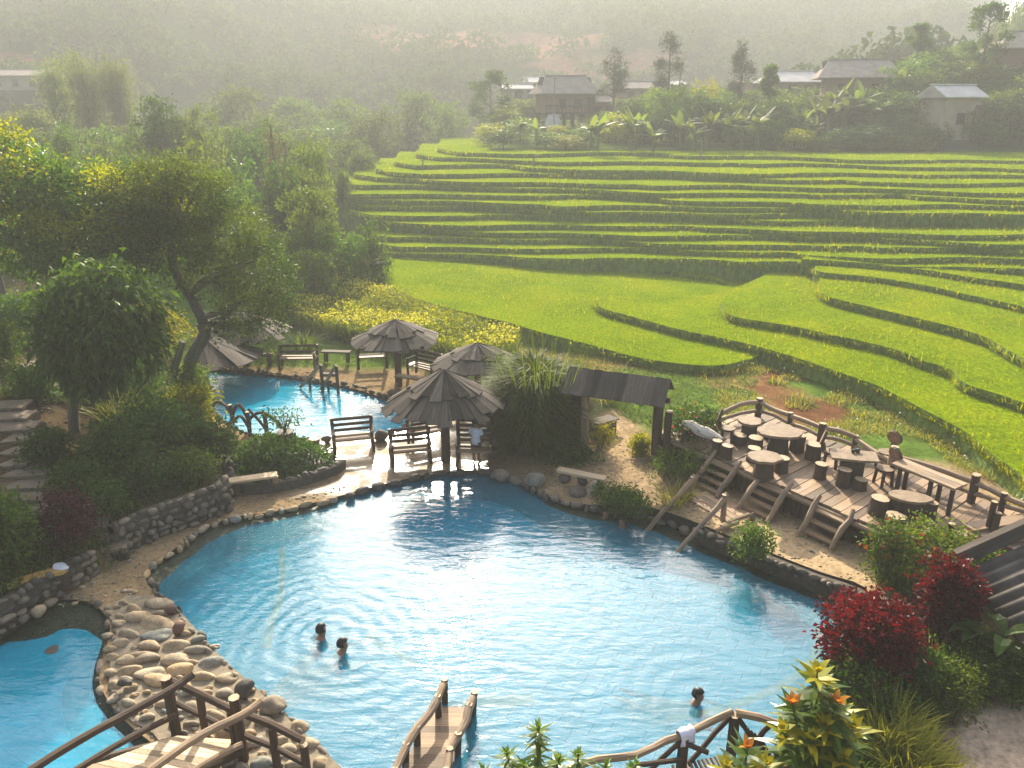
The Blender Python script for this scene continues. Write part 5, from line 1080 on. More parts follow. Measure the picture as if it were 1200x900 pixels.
for k, (px, py, n, L, m, lb) in enumerate([(175, 500, 220, 1.7, L_REED, 'long bladed grass clump in the shade under the leaning tree'), (215, 520, 260, 1.5, L_REED, 'long dark grass clump on the cobble wall'), (140, 500, 90, 1.6, L_GYEL, 'thin yellow stalks beside the drooping tree trunk'),
     (357, 411, 160, 1.3, L_GRASS, 'green grass clump behind the long log bench'), (258, 412, 140, 1.3, L_GRASS, 'grass clump behind the low shingle roof'), (325, 420, 60, .7, L_GRASS, 'small grass clump left of the long log bench'), (318, 534, 70, .75, L_GRASS, 'spiky pale plant on the planted mound'), (507, 438, 70, .8, L_GRASS, 'grass clump behind the big hut roof'), (790, 590, 90, .8, L_GYEL, 'tuft of yellow green grass beside the sandy path'), (520, 415, 160, 1.0, L_GYEL, 'pale seeding grass clump in front of the yellow flowers')]):
    grass_clump(lb, gp(px, py), n, L, .045, m, 60+k, .3, .5)
# mound planting
rs = np.random.RandomState(5); b = MB(); n = 2600; mx = rs.uniform(-9, -4.5, n*4); my = rs.uniform(17, 22, n*4); m = inside(MOUND, mx, my); mx, my = mx[m][:n], my[m][:n]; o = at(330, 545, .5)
b.leaves(np.stack([mx-o.x, my-o.y, ground(mx, my)+rs.uniform(0, .25, len(mx))-o.z], 1), rs.normal(size=(len(mx), 3))+np.array([0, 0, .8]), .2, .4, rs, 0, .2, .4); tag(b.build('creeper', L_DARK, None, o), 'dark creeping plant covering the planted mound', 'plant')
t = thing('potted_plant', 'potted shrub with thin leaves on the mound in front of the far pool', 'potted plant', gp(335, 518)); b = MB(); b.tube([(0, 0, 0), (0, 0, .12), (0, 0, .3), (0, 0, .34)], [.2, .24, .25, .26], 12); b.build('pot', m_plain('dark_pot', (.10, .085, .07), (.16, .13, .10)), t)
b = MB(); rs = np.random.RandomState(8); foliage(b, [((0, 0, .7), (.42, .36, .3))], 260, .13, .4, rs, inner=.2); b.build('foliage', L_MID, t); b = MB(); [b.tube([(0, 0, .3), (rs.normal()*.15, rs.normal()*.15, .7), (rs.normal()*.3, rs.normal()*.3, .95)], [.02, .012, .006], 5) for _ in range(6)]; b.build('stem', M_BARK, t)
# --- the dense tall reeds beside the gate
rs = np.random.RandomState(70); base = gp(634, 528); t = thing('tall_reeds', 'dense dark clump of tall arching reeds left of the roofed gate', 'reeds', base); b = MB(); n = 7000
a = rs.uniform(0, 6.28, n); r = np.sqrt(rs.uniform(0, 1, n)); bx, by = np.cos(a)*r*1.12-.15, np.sin(a)*r*.95+.45; hb = rs.uniform(0, 1, n)**.8*2.5*(1-.45*r*r)
d = np.stack([np.cos(a)*rs.uniform(.1, .9, n), np.sin(a)*rs.uniform(.1, .9, n), np.ones(n)*.8], 1); b.blades(np.stack([bx, by, hb], 1), d, 1.0, .055, rs, 0, .95, 4)
b.build('leaves', L_REED, t); b = MB(); n = 220; a = rs.uniform(0, 6.28, n); r = np.sqrt(rs.uniform(0, 1, n)); st = np.stack([np.cos(a)*r, np.sin(a)*r*.8+.35, np.zeros(n)], 1); b.blades(st, np.stack([np.cos(a)*.15, np.sin(a)*.15, np.ones(n)], 1), 3.7, .035, rs, 0, .2, 3); b.build('stalk', L_REED, t)
bush('plume_shrub', 'pale feathery plumed shrub leaning out of the left side of the tall reeds', 592, 478, 60, 70, 2600, .16, L_REED, 71, Wd=.16, z=.25, clump=20, spread=1.2, droop=.5)
grass_clump('pale plume grass on top right of the tall reeds behind the gate', gp(700, 470), 180, 1.7, .04, L_GYEL, 72, .5, .4)
bush('shrub', 'dark weedy shrub at the foot of the tall reeds', 668, 540, 60, 24, 900, .13, L_DARK, 73); bush('shrub', 'yellow green weed beside the gate post', 703, 528, 28, 34, 700, .10, L_SUN, 74)
for k, (px, py, w, h, m, lb) in enumerate([(724, 592, 66, 20, L_MID, 'green ground shrub beside the upright boulder'), (738, 602, 56, 26, L_DARK, 'low bushy shrub on the pool bank left of the pool stair'), (795, 558, 85, 34, L_MID, 'low leafy plants at the foot of the deck skirt'), (880, 652, 50, 40, L_MID, 'green shrub on the cobble bank right of the pool stair'), (840, 566, 40, 20, L_DARK, 'small dark weeds between the first two deck stairs'), (752, 532, 22, 24, L_SUN, 'small bright weed at the foot of the right gate post'), (1050, 690, 40, 24, L_OLIVE, 'dry bush on the cobble bank below the hibiscus')]):
    bush('shrub', lb, px, py, w, h, 1500, .09, m, 80+k, Wd=.45)
# flowering shrubs at the deck
bush('flowering_shrub', 'dark shrub with red flowers at the gate end of the deck', 808, 514, 70, 44, 2200, .12, L_DARK, 91, z=D-.2, mats=[L_DARK, L_FLR], mix2=flowers(.03))
bush('hibiscus', 'slim shrub with red flowers between the deck and the cobble bank', 1030, 682, 46, 82, 1700, .10, L_MID, 92, mats=[L_MID, L_FLR], mix2=flowers(.03))
bush('flowering_shrub', 'wide straggling shrub with pink and red flowers at the near corner of the deck', 1090, 668, 100, 62, 2600, .10, L_OLIVE, 93, z=.7, mats=[L_OLIVE, L_FLR], mix2=flowers(.05))
bush('flowering_shrub', 'green shrub with red flowers above the corrugated roof', 1140, 668, 66, 40, 1500, .10, L_MID, 94, z=.8, mats=[L_MID, L_FLR], mix2=flowers(.08))
def fern(label, base, n, L, seed):
    rs = np.random.RandomState(seed); b = MB()
    for k in range(n):
        a = 2*math.pi*k/n+rs.uniform(-.3, .3); m = 20; u = np.linspace(.1, 1, m); h = np.stack([np.cos(a)*u*L, np.sin(a)*u*L, L*(.75*u-.75*u*u)+.1], 1); sd_ = np.array([-math.sin(a), math.cos(a), 0]); l_ = .32*L*np.sin(np.pi*(u*.85+.12))
        for s_ in (-1, 1): b.leaves(h, np.tile(sd_*s_, (m, 1))+np.array([math.cos(a), math.sin(a), -.3])*.5, 1., .24, rs, 0, .1, .2); V = b.v[-1].reshape(m, 4, 3); V[:] = h[:, None]+(V-h[:, None])*l_[:, None, None]; b.v[-1] = V.reshape(-1, 3)
    return tag(b.build('fern', L_FERN, None, base), label, 'fern')
fern('bright yellow green fern frond beside the upper red shrub', at(1080, 672, .75), 7, .75, 95); fern('fern half behind the flowers at the near deck corner', at(1120, 652, 1.0), 7, .7, 96); fern('fern in the shade under the corrugated roof', at(1120, 745, .5), 8, .7, 97)
# red shrubs
bush('red_shrub', 'large round crimson shrub at the right end of the big pool', 1015, 800, 118, 106, 9000, .10, L_RED, 101, z=.15, Wd=.6, clump=9, spread=.8, lob_n=9, inner=.7, out=1.0, mats=[L_RED, L_MAR], mix2=lambda c_, d: d[:, 2] < -.15)
bush('red_shrub', 'smaller crimson shrub climbing in front of the corrugated roof', 1104, 745, 72, 104, 6500, .10, L_RED, 102, z=.5, Wd=.6, clump=9, spread=.8, lob_n=8, inner=.65, out=1.0, mats=[L_RED, L_MAR], mix2=lambda c_, d: d[:, 2] < -.15)
bush('flowering_shrub', 'dark green shrub with pink flowers under the large crimson shrub', 1012, 836, 92, 66, 2400, .10, L_DARK, 103, mats=[L_DARK, L_FLP], mix2=flowers(.012))
for k, (px, py, w, h, L, m, lb) in enumerate([(1080, 810, 70, 60, .12, L_MID, 'green shrub between the two crimson shrubs, with curved grass blades'), (1110, 835, 90, 66, .07, L_OLIVE, 'fine leaved olive bush beside the pink path'), (1140, 806, 80, 50, .11, L_DARK, 'dark shrub in the shade of the corrugated roof'), (1195, 810, 70, 46, .11, L_MID, 'green shrub at the right edge below the corrugated roof'), (1070, 845, 50, 40, .09, L_DARK, 'low dark bush behind the yellow grass')]):
    bush('shrub', lb, px, py, w, h, 2200, L, m, 110+k, Wd=.4)
def broad(label, base, n, L, Wd, seed, mat, up=.8, name='broad_leaved_plant'):
    rs = np.random.RandomState(seed); t = thing(name, label, 'plant', base); 
    for k in range(n):
        a = 2*math.pi*k/n*2.4+rs.uniform(-.4, .4); l = L*rs.uniform(.7, 1.15); st = rs.uniform(.3, .8)*up; b = MB(); m = 7; V = []; F = []
        for i in range(m+1):
            u = i/m; c_ = np.array([math.cos(a)*l*u*.75, math.sin(a)*l*u*.75, st+l*(.75*u-.75*u*u*rs.uniform(.9, 1.1))]); w = l*Wd*math.sin(math.pi*min(1, .06+.94*u))**.75*.5; s_ = np.array([-math.sin(a), math.cos(a), 0])
            V += [c_-s_*w+np.array([0, 0, w*.45]), c_, c_+s_*w+np.array([0, 0, w*.45])]
        for i in range(m): F += [(3*i, 3*i+1, 3*i+4, 3*i+3), (3*i+1, 3*i+2, 3*i+5, 3*i+4)]
        b.add(V, F); b.tube([(0, 0, 0), (math.cos(a)*.04, math.sin(a)*.04, st)], .02, 5); b.build('leaf', mat, t)
    return t
broad('dark plant with huge paddle leaves beside the corrugated roof', at(1138, 775, .5), 9, .7, .38, 121, L_DARK); broad('banana seedling with a bright upright leaf at the roof edge', at(1165, 790, .5), 6, .7, .32, 122, L_MID, 1.1); broad('broad pale leaf plant among the dark shrubs by the cobble wall', gp(118, 560), 7, .8, .26, 123, L_MID, .5); broad('single pale yellow leaf plant hanging over the cobble wall', gp(240, 552), 3, .75, .22, 124, L_FERN, .4)
# foreground leafy plants
def lance(label, base, stems, L, seed, tip='orange', mats=None, whorl=9, gap=.12, name='lance_leaved_plant'):
    rs = np.random.RandomState(seed); t = thing(name, label, 'plant', base); b = MB(); lf = MB()
    for (x, y, h, k_) in stems:
        P = smooth([Vector((x*.2, y*.2, -.1)), Vector((x*.6, y*.6, h*.5)), Vector((x, y, h))], 4, False); b.tube(P, list(np.linspace(.035, .012, len(P))), 6)
        nw = int(h*.8/gap)
        for i in range(nw):
            u = 1-i*gap/h; j = u*(len(P)-1); j0 = min(int(j), len(P)-2); p = P[j0].lerp(P[j0+1], j-j0); top = i < 2; n = (whorl if not top else whorl-1); a = rs.uniform(0, 6.28)+np.arange(n)*2*math.pi/n+rs.uniform(-.5, .5, n); el = (1.1 if i == 0 else .6 if i == 1 else .25)-.06*i+rs.uniform(-.25, .25, n); l = L*(.5 if i == 0 else .85 if i == 1 else 1.)*rs.uniform(.75, 1.1, n)
            d = np.stack([np.cos(a)*np.cos(el), np.sin(a)*np.cos(el), np.sin(el)], 1); lf.blades(np.tile(np.array(p[:]), (n, 1)), d, l, L*.3, rs, (2 if k_ and i == 0 else 1 if i < (2 if not k_ else 1) and mats is None else 1 if mats and i < 2 else 0), .45, 4)
    b.build('stem', M_STEM, t); lf.build('leaves', mats or [L_CROT, L_YEL, L_ORG], t); return t
lance('tall glossy plant with yellow and orange leaf tips in the foreground', at(950, 915, .5), [(-.05, .25, 1.8, 0), (.14, -.05, 1.5, 1), (-.4, .1, 1.35, 1), (-.2, -.25, 1.05, 0), (.4, -.15, 1.15, 0), (.2, -.4, .85, 0), (-.55, -.05, 1.0, 0), (.1, .35, 1.5, 0), (.0, -.15, 1.2, 0), (.3, .1, 1.25, 0)], .46, 131, gap=.16, whorl=9)
lance('lower orange tipped glossy plant in front of the crooked railing', at(868, 935, .35), [(0, 0, .95, 1), (-.3, -.1, .7, 0), (.28, -.1, .75, 0), (.1, -.3, .5, 0)], .4, 132, gap=.15, whorl=8)
nl = [L_CROT, m_leaf('fresh_narrow_leaf', (.10, .18, .015), (.18, .28, .03), .5, (1.3, 1.25, .4), .35, .4, False), L_CROT]
lance('narrow leaved green plant with whorled shoots at the bottom of the pool', at(628, 950, .55), [(.02, 0, 1.5, 0), (-.42, -.05, 1.12, 0), (-.18, -.2, 1.05, 0), (.3, -.15, 1.1, 0), (-.75, -.1, .85, 0)], .22, 133, mats=nl, whorl=8, gap=.085)
lance('small narrow leaved shoot in front of the railing at the bottom', at(675, 950, .55), [(0, 0, 1.05, 0), (.38, -.1, .95, 0), (.8, -.1, .95, 0)], .2, 134, mats=nl, whorl=8, gap=.085)
rs = np.random.RandomState(9)
for k, (px, py, n, L, sp, lb) in enumerate([(1035, 872, 520, 1.05, .28, 'tall yellow green grass clump with a feathery head beside the crimson shrub'), (1060, 905, 600, .9, .35, 'yellow green grass clump at the bottom edge beside the pink path'), (1095, 920, 420, .6, .3, 'low yellow grass at the bottom edge next to the pink path'), (1010, 905, 300, .7, .3, 'grass clump between the glossy plant and the tall grass'), (1085, 790, 60, .9, .15, 'a few long curved grass blades between the crimson shrubs')]):
    grass_clump(lb, gp(px, py), n, L, .03, L_GYEL if k != 3 else L_GRASS, 140+k, sp, .38, .45)
rs = np.random.RandomState(123); ug = MB(); n = 60000; x = rs.uniform(-24, -5, n); y = rs.uniform(11, 36, n); m = inside(BANK, x, y) & (vnoise(x, y, 1.6, 51)+rs.uniform(-.15, .15, n) > .36)
sx = np.array([at(0, 482, 2.2)[0], at(58, 600, 1.2)[0]]); m &= ~((x < -10.4) & (x > -15) & (y > 15) & (y < 21.5) & (x < -10.2-(y-15.5)*.36)); x, y = x[m], y[m]
ug.leaves(np.stack([x, y, ground(x, y)+rs.uniform(.0, .28, len(x))*vnoise(x, y, .9, 52)], 1), rs.normal(size=(len(x), 3))+np.array([0, -.1, .9]), .15, .42, rs, 0, .2, .35)
k = vnoise(x, y, 2.3, 53) > .6; ug.blades(np.stack([x[k], y[k], ground(x[k], y[k])], 1), np.stack([rs.normal(0, .4, k.sum()), rs.normal(0, .4, k.sum()), np.ones(k.sum())], 1), .4, .03, rs, 1, .8, 3)
tag(ug.build('undergrowth', [L_DARK, L_GRASS]), kind='stuff')
for k, (px, py, w, h, L, m, lb) in enumerate([(60, 545, 50, 40, .13, L_DARK, 'low dark shrub at the right side of the long stone steps, halfway up'), (165, 575, 70, 40, .12, L_DARK, 'dark shrub hanging over the top of the cobble wall near its left end'), (225, 560, 60, 36, .12, L_OLIVE, 'olive shrub on the cobble wall near the mound'), (45, 470, 50, 40, .14, L_DARK, 'dark shrub at the head of the long stone steps'), (130, 455, 70, 60, .15, L_DARK, 'dark shrub behind the drooping tree trunk'), (20, 400, 70, 60, .16, L_DARK, 'dark shrub under the big spreading tree'), (65, 400, 60, 50, .15, L_MID, 'green shrub under the big spreading tree'), (30, 640, 60, 40, .11, L_DARK, 'low dark plants above the low cobble wall'), (120, 380, 80, 60, .16, L_SUN, 'sunlit shrub between the two trees at the left')]):
    bush('shrub', lb, px, py, w, h, 2200, L, m, 170+k, Wd=.4)
# --- grass, flowers as ground cover
rs = np.random.RandomState(77); gr = MB(); n = 70000
x = rs.uniform(-14, 24, n); y = rs.uniform(22, 44, n); nn_ = vnoise(x, y, 2.2, 31); okm = np.where(x < -1.5, y > 29.2, (y > 25.3)) | ((x > 1.2) & (y > 22.6))
okm &= ~inside(PATH, x, y) & ~inside(BANK, x, y) & ~(inside(P2([(905, 420), (985, 455), (1000, 490), (930, 505), (880, 455)], .5), x, y) & (vnoise(x, y, .8, 6) > .3)) & ~inside(DP, x, y) & (nn_+.2*rs.uniform(-1, 1, n) > .34)
for (f, bk) in slabs[:6]: okm &= ~inside([(p.x, p.y) for p in f]+[(p.x, p.y) for p in bk], x, y)
x, y = x[okm], y[okm]
for _ in range(3): gr.blades(np.stack([x+rs.normal(0, .08, len(x)), y+rs.normal(0, .08, len(x)), ground(x, y)-.02], 1), np.stack([rs.normal(0, .4, len(x)), rs.normal(0, .4, len(x)), np.ones(len(x))], 1), .17*(.6+.8*vnoise(x, y, 1.3, 2)), .035, rs, 0, .5, 2)
RED = P2([(905, 420), (985, 455), (1000, 490), (930, 505), (880, 455)], .5); x = rs.uniform(7, 26, 26000); y = rs.uniform(14, 28, 26000); dk = (x-DA.x)*nd.x+(y-DA.y)*nd.y; okm = (dk > 3.6) & ~(inside(RED, x, y) & (vnoise(x, y, .8, 6) > .3)) & (vnoise(x, y, 1.5, 3) > .3) & ~inside(DP, x, y)
for (f, bk) in slabs[:6]: okm &= ~inside([(p.x, p.y) for p in f]+[(p.x, p.y) for p in bk], x, y)
x, y = x[okm], y[okm]
for _ in range(3): gr.blades(np.stack([x+rs.normal(0, .1, len(x)), y+rs.normal(0, .1, len(x)), ground(x, y)-.02], 1), np.stack([rs.normal(0, .4, len(x)), rs.normal(0, .4, len(x)), np.ones(len(x))], 1), .35*(.5+.9*vnoise(x, y, 1.3, 2)), .03, rs, 1, .5, 2)
wf = rs.uniform(0, 1, len(x)) < .035; gr.leaves(np.stack([x[wf], y[wf], ground(x[wf], y[wf])+.3], 1), rs.normal(size=(wf.sum(), 3)), .07, .9, rs, 2)
tag(gr.build('grass', [L_GRASS, L_GYEL, m_leaf('white_petal', (.6, .6, .5), (.75, .75, .65), .3, (1, 1, 1), .6, .2, False)]), kind='stuff')
FL = P2([(330, 352), (372, 322), (398, 312), (440, 330), (500, 352), (560, 372), (608, 388), (600, 404), (560, 408), (500, 398), (440, 388), (390, 378), (350, 372)], 1.0)
fl = MB(); n = 46000; fx = np.array([p[0] for p in FL]); fy = np.array([p[1] for p in FL]); x = rs.uniform(fx.min(), fx.max(), n); y = rs.uniform(fy.min(), fy.max(), n); m = inside(FL, x, y) & (vnoise(x, y, 1.4, 13)+rs.uniform(-.2, .2, n) > .22); x, y = x[m], y[m]; g_ = ground(x, y); hh = .75+.5*vnoise(x, y, 1.6, 14)
fl.blades(np.stack([x, y, g_], 1), np.stack([rs.normal(0, .2, len(x)), rs.normal(0, .2, len(x)), np.ones(len(x))], 1), hh*1.05, .04, rs, 0, .2, 2)
for _ in range(2): fl.leaves(np.stack([x+rs.normal(0, .1, len(x)), y+rs.normal(0, .1, len(x)), g_+hh*rs.uniform(.3, .92, len(x))], 1), rs.normal(size=(len(x), 3)), .16, .4, rs, 1)
k = rs.uniform(0, 1, len(x)) < .32*sstep(.2, .7, vnoise(x, y, 2.4, 15)); fl.leaves(np.stack([x[k], y[k], g_[k]+hh[k]*rs.uniform(.9, 1.1, k.sum())], 1), rs.normal(size=(k.sum(), 3)), .10, .95, rs, 2)
tag(fl.build('flower_meadow', [L_OLIVE, L_SUN, L_FLY]), kind='stuff')
# terrace edge weeds
wd = MB()
for si, (f, bk) in enumerate(slabs):
    for p, q in zip(f[:-1], f[1:]):
        m = int((q-p).length*(16 if si < 8 else 9))+1; u = rs.uniform(0, 1, m); hgt = rs.uniform(-.9, -.35, m); gx = p.x+(q.x-p.x)*u; gy = p.y+(q.y-p.y)*u-.12-(-.35-hgt)*.2
        zb_ = np.maximum(p.z+hgt*(1 if si < 8 else .75), ground(gx, gy)); wd.blades(np.stack([gx, gy, zb_], 1), np.stack([rs.normal(0, .3, m), rs.normal(-.5, .3, m), np.ones(m)], 1), .36, (.045 if si < 8 else .075), rs, 0, .7, 2)
tag(wd.build('bank_weeds', m_leaf('bank_weed', (.07, .12, .008), (.17, .23, .012), .6, (1.3, 1.2, .3), .8, .05, False)), kind='stuff')
# ================================================================== MIDDLE DISTANCE
def on(px, Y):                                       # ground under a picture column at a distance
    x = (px-600)/FPX*Y
    for _ in range(4):
        z = gz(x, Y); dz = (Y*CP-(z-CAMH)*SP); x = (px-600)/FPX*dz
    return Vector((x, Y, gz(x, Y)))
def crown_mesh(name, seed, n, L, Wd, mat, w=1., h=1.7, nl=9, **kw):
    rs = np.random.RandomState(seed); lobes = []
    for k in range(nl):
        a = rs.uniform(0, 6.28); q = rs.uniform(.15, .55) if k else 0; lobes.append(((math.cos(a)*q*w, math.sin(a)*q*w, h*rs.uniform(.16, .76)), (w*rs.uniform(.36, .58),)*2+(w*rs.uniform(.3, .48),)))
    b = MB(); foliage(b, lobes, n, L, Wd, rs, **kw); return b.mesh(name, [mat])
VAR = {}
def variants(kind, mat, n=900, L=.13, Wd=.5, k=4, **kw):
    VAR[kind] = [crown_mesh(kind, 300+hash_(kind)+i, n, L, Wd, mat, **kw) for i in range(k)]
def hash_(s_): return sum(ord(c_)*(i+1) for i, c_ in enumerate(s_)) % 997
variants('crown_mid', L_MID, 2600, .11, inner=.7, spread=.9); variants('crown_olive', L_OLIVE, 2600, .11, inner=.7, spread=.9); variants('crown_dark', L_DARK, 2600, .11, inner=.7, spread=.9); variants('crown_sun', L_SUN, 2600, .11, inner=.7, spread=.9); variants('crown_mist', L_MIST, 2000, .13, inner=.7, spread=.9)
variants('crown_feather', L_BAMB, 2200, .13, .16, droop=.6, clump=20, up=.3, spread=1.6)
vr = random.Random(21)
def mtree(name, label, px, Y, top, w, kind, base_h=0., cat='tree', group=None, trunk=True, stretch=1.):
    """a tree whose top shows at picture row `top`, w pixels wide, standing on the ground at distance Y"""
    g = on(px, Y); tp = atd(px, top, Y); H = max(.6, tp.z-g.z); s_ = 1/pxm(tp); wd_ = w*s_*.5*1.22
    t = thing(name, label, cat, g, 0, group); me = vr.choice(VAR[kind]); o = bpy.data.objects.new('crown' if trunk else 'foliage', me); COL.objects.link(o); o.parent = t
    ch = H-base_h*H; o.scale = (wd_, wd_, ch*1.08/1.7); o.location = (0, 0, H-ch); o.rotation_euler = (0, 0, vr.uniform(0, 6.28))
    b = MB(); hh = H-ch*.55; b.tube([(0, 0, -.3), (vr.uniform(-.1, .1), 0, hh*.5), (0, 0, hh)], [.05+.022*H, .04+.015*H, .03+.01*H], 6)
    for q in range(3): a = vr.uniform(0, 6.28); b.tube([(0, 0, hh*.8), (math.cos(a)*wd_*.4, math.sin(a)*wd_*.4, hh+ch*.2)], [.03+.008*H, .02], 5)
    b.build('trunk' if trunk else 'stem', M_BARK, t); return t
MID = [('broadleaf_tree', 'round dark tree standing out against the hazy hill above the leaning tree', 200, 60, 118, 66, 'crown_dark', .3), ('thin_tree', 'small thin tree left of the round dark tree', 91, 52, 142, 34, 'crown_mid', .5), ('broadleaf_tree', 'pale green loose tree just right of the round dark tree', 243, 62, 132, 56, 'crown_olive', .3), ('broadleaf_tree', 'dark tree between the pale loose tree and the reddish pointed tree', 306, 60, 140, 46, 'crown_dark', .25), ('broadleaf_tree', 'grey green tree behind the pale loose tree', 278, 66, 150, 56, 'crown_mist', .2),
    ('broadleaf_tree', 'yellowish round tree right of the reddish pointed tree', 366, 52, 156, 52, 'crown_olive', .2), ('bush', 'bright feathery bush behind the big spreading tree', 150, 46, 166, 84, 'crown_feather', 0), ('bush', 'dark rounded bush below the bright feathery bush', 143, 43, 190, 60, 'crown_dark', 0), ('bush', 'pale bush behind the sunlit crown at the left', 70, 46, 172, 80, 'crown_olive', 0), ('bush', 'loose green bush between the feathery bush and the round dark tree', 190, 48, 178, 70, 'crown_mid', 0),
    ('bush', 'wide hazy green bush below the pale loose tree', 240, 46, 176, 90, 'crown_olive', 0), ('bush', 'sunlit hedge like bush below the dark tree', 300, 47, 184, 100, 'crown_mid', 0), ('bush', 'dark bush in the hollow left of the banana plant', 285, 43, 214, 80, 'crown_dark', 0), ('bush', 'hazy rounded bush right of the leaning tree crown', 258, 41, 205, 70, 'crown_mid', 0), ('bush', 'long dark hedge bush below the yellowish round tree', 370, 48, 204, 66, 'crown_olive', 0), ('bush', 'dark hedge bush below the reddish pointed tree', 335, 47, 196, 60, 'crown_dark', 0),
    ('broadleaf_tree', 'spreading tree above the dark gully bank', 372, 41, 224, 66, 'crown_olive', .25), ('bush', 'dark shrub mass at the left end of the rice terraces', 440, 43, 254, 52, 'crown_mid', 0), ('bush', 'dark shrub in the gully below the spreading tree', 392, 40, 270, 60, 'crown_mid', 0), ('bush', 'brownish shrub in the gully below the banana plant', 340, 39, 270, 64, 'crown_olive', 0), ('bush', 'low green shrub at the head of the flower meadow', 372, 37.5, 296, 54, 'crown_olive', 0), ('bush', 'small round shrub left of the flower meadow', 330, 36, 290, 60, 'crown_mid', 0), ('bush', 'low shrub on the corner of the first rice field', 420, 41, 284, 44, 'crown_mid', 0), ('bush', 'dark shrub between the leaning tree and the gully', 300, 37, 262, 74, 'crown_dark', 0),
    ('bush', 'small shrub on the rim of the upper terraces', 404, 60, 196, 22, 'crown_mist', 0), ('bush', 'pale green hazy bush beyond the end of the terraces', 425, 72, 174, 40, 'crown_mist', 0), ('bush', 'wide hazy bush in the misty valley', 400, 80, 164, 60, 'crown_mist', 0), ('broadleaf_tree', 'hazy tree in the valley left of the terraces', 440, 95, 138, 60, 'crown_mist', .15), ('broadleaf_tree', 'hazy broad tree above the misty valley', 480, 112, 108, 60, 'crown_mist', .1), ('broadleaf_tree', 'hazy tree standing left of the one beside the dark village tree', 405, 110, 118, 60, 'crown_mist', .1), ('broadleaf_tree', 'hazy tree lower in the valley', 525, 105, 122, 44, 'crown_mist', .1), ('broadleaf_tree', 'hazy dark tree on the slope above the pale loose tree', 285, 105, 108, 70, 'crown_mist', .1), ('broadleaf_tree', 'hazy tree on the slope above the round dark tree', 345, 118, 112, 56, 'crown_mist', .1),
    ('bush', 'bush on the left bank behind the big spreading tree', 20, 40, 200, 90, 'crown_mid', 0), ('broadleaf_tree', 'tall leafy tree top rising at the left edge', 2, 34, 150, 46, 'crown_dark', .3)]
for a in MID: mtree(a[0], a[1], a[2], a[3], a[4], a[5], a[6], a[7], 'tree' if 'tree' in a[0] else 'shrub', None, 'tree' in a[0])
for (px, Y, top, w) in [(40, 58, 168, 70), (90, 60, 166, 60), (130, 62, 160, 60), (165, 58, 168, 50), (10, 64, 160, 60), (60, 68, 156, 60), (110, 72, 150, 60), (150, 74, 148, 60), (190, 70, 152, 60), (225, 72, 150, 60), (20, 80, 140, 70), (75, 84, 142, 70), (130, 88, 140, 60), (180, 86, 144, 60), (230, 84, 148, 60), (265, 78, 156, 60), (310, 74, 152, 60), (345, 66, 166, 50), (300, 90, 142, 60), (360, 86, 152, 60), (330, 100, 136, 60), (400, 98, 146, 60), (375, 74, 168, 40)]:
    k, lb = vr.choice((('crown_mist', 'pale hazy bush on the slope behind the big spreading tree'), ('crown_olive', 'olive hazy bush on the slope behind the big spreading tree'), ('crown_mid', 'green hazy bush on the slope behind the big spreading tree'))); mtree('bush', lb, px, Y, top, w*1.2, k, 0, 'shrub', lb.replace('bush on', 'bushes on'), False)
def bamboo(label, px, Y, top, w):
    g = on(px, Y); tp = atd(px, top, Y); H = tp.z-g.z; wd_ = w*.5/pxm(tp); t = thing('bamboo_clump', label, 'bamboo', g); rs = np.random.RandomState(int(px)); b = MB(); lf = MB()
    for k in range(14):
        a = rs.uniform(0, 6.28); q = rs.uniform(.2, 1); x, y = math.cos(a)*wd_*.75*q, math.sin(a)*wd_*.75*q; h = H*rs.uniform(.75, 1.02); b.tube([(x*.25, y*.25, 0), (x*.5, y*.5, h*.6), (x, y, h)], [.06, .045, .02], 5)
        foliage(lf, [((x*u, y*u, h*(.35+.62*u)), (wd_*.3, wd_*.3, H*.10)) for u in (.12, .3, .5, .7, .9)], 300, .5, .2, rs, clump=12, droop=.6, inner=.1)
    b.build('stem', M_STEM, t); lf.build('crown', L_BAMB, t)
bamboo('tall feathery bamboo clump, the widest on the hazy slope', 112, 84, 55, 62); bamboo('tall bamboo clump right of the widest one', 150, 86, 70, 40); bamboo('small pale bamboo clump low on the hazy slope', 52, 72, 128, 26); bamboo('small bamboo clump beside the low pale one', 30, 74, 132, 22); bamboo('bamboo clump below the red earth bank', 82, 88, 66, 34)
g = on(331, 53); tp = atd(331, 133, 53); H = tp.z-g.z; t = thing('pointed_tree', 'slim reddish brown pointed tree draped in creeper', 'tree', g); rs = np.random.RandomState(3); b = MB(); foliage(b, [((rs.normal()*.15, 0, H*u), (.9*(1.15-u), .9*(1.15-u), H*.1)) for u in np.linspace(.1, .97, 9)], 2200, .2, .4, rs); b.build('crown', [m_leaf('rusty_leaf', (.07, .055, .02), (.13, .11, .04), .4, (1.3, 1.1, .5), .6, .2)], t); b = MB(); b.tube([(0, 0, -.2), (0, 0, H*.9)], [.15, .05], 6); b.build('trunk', M_BARK, t)
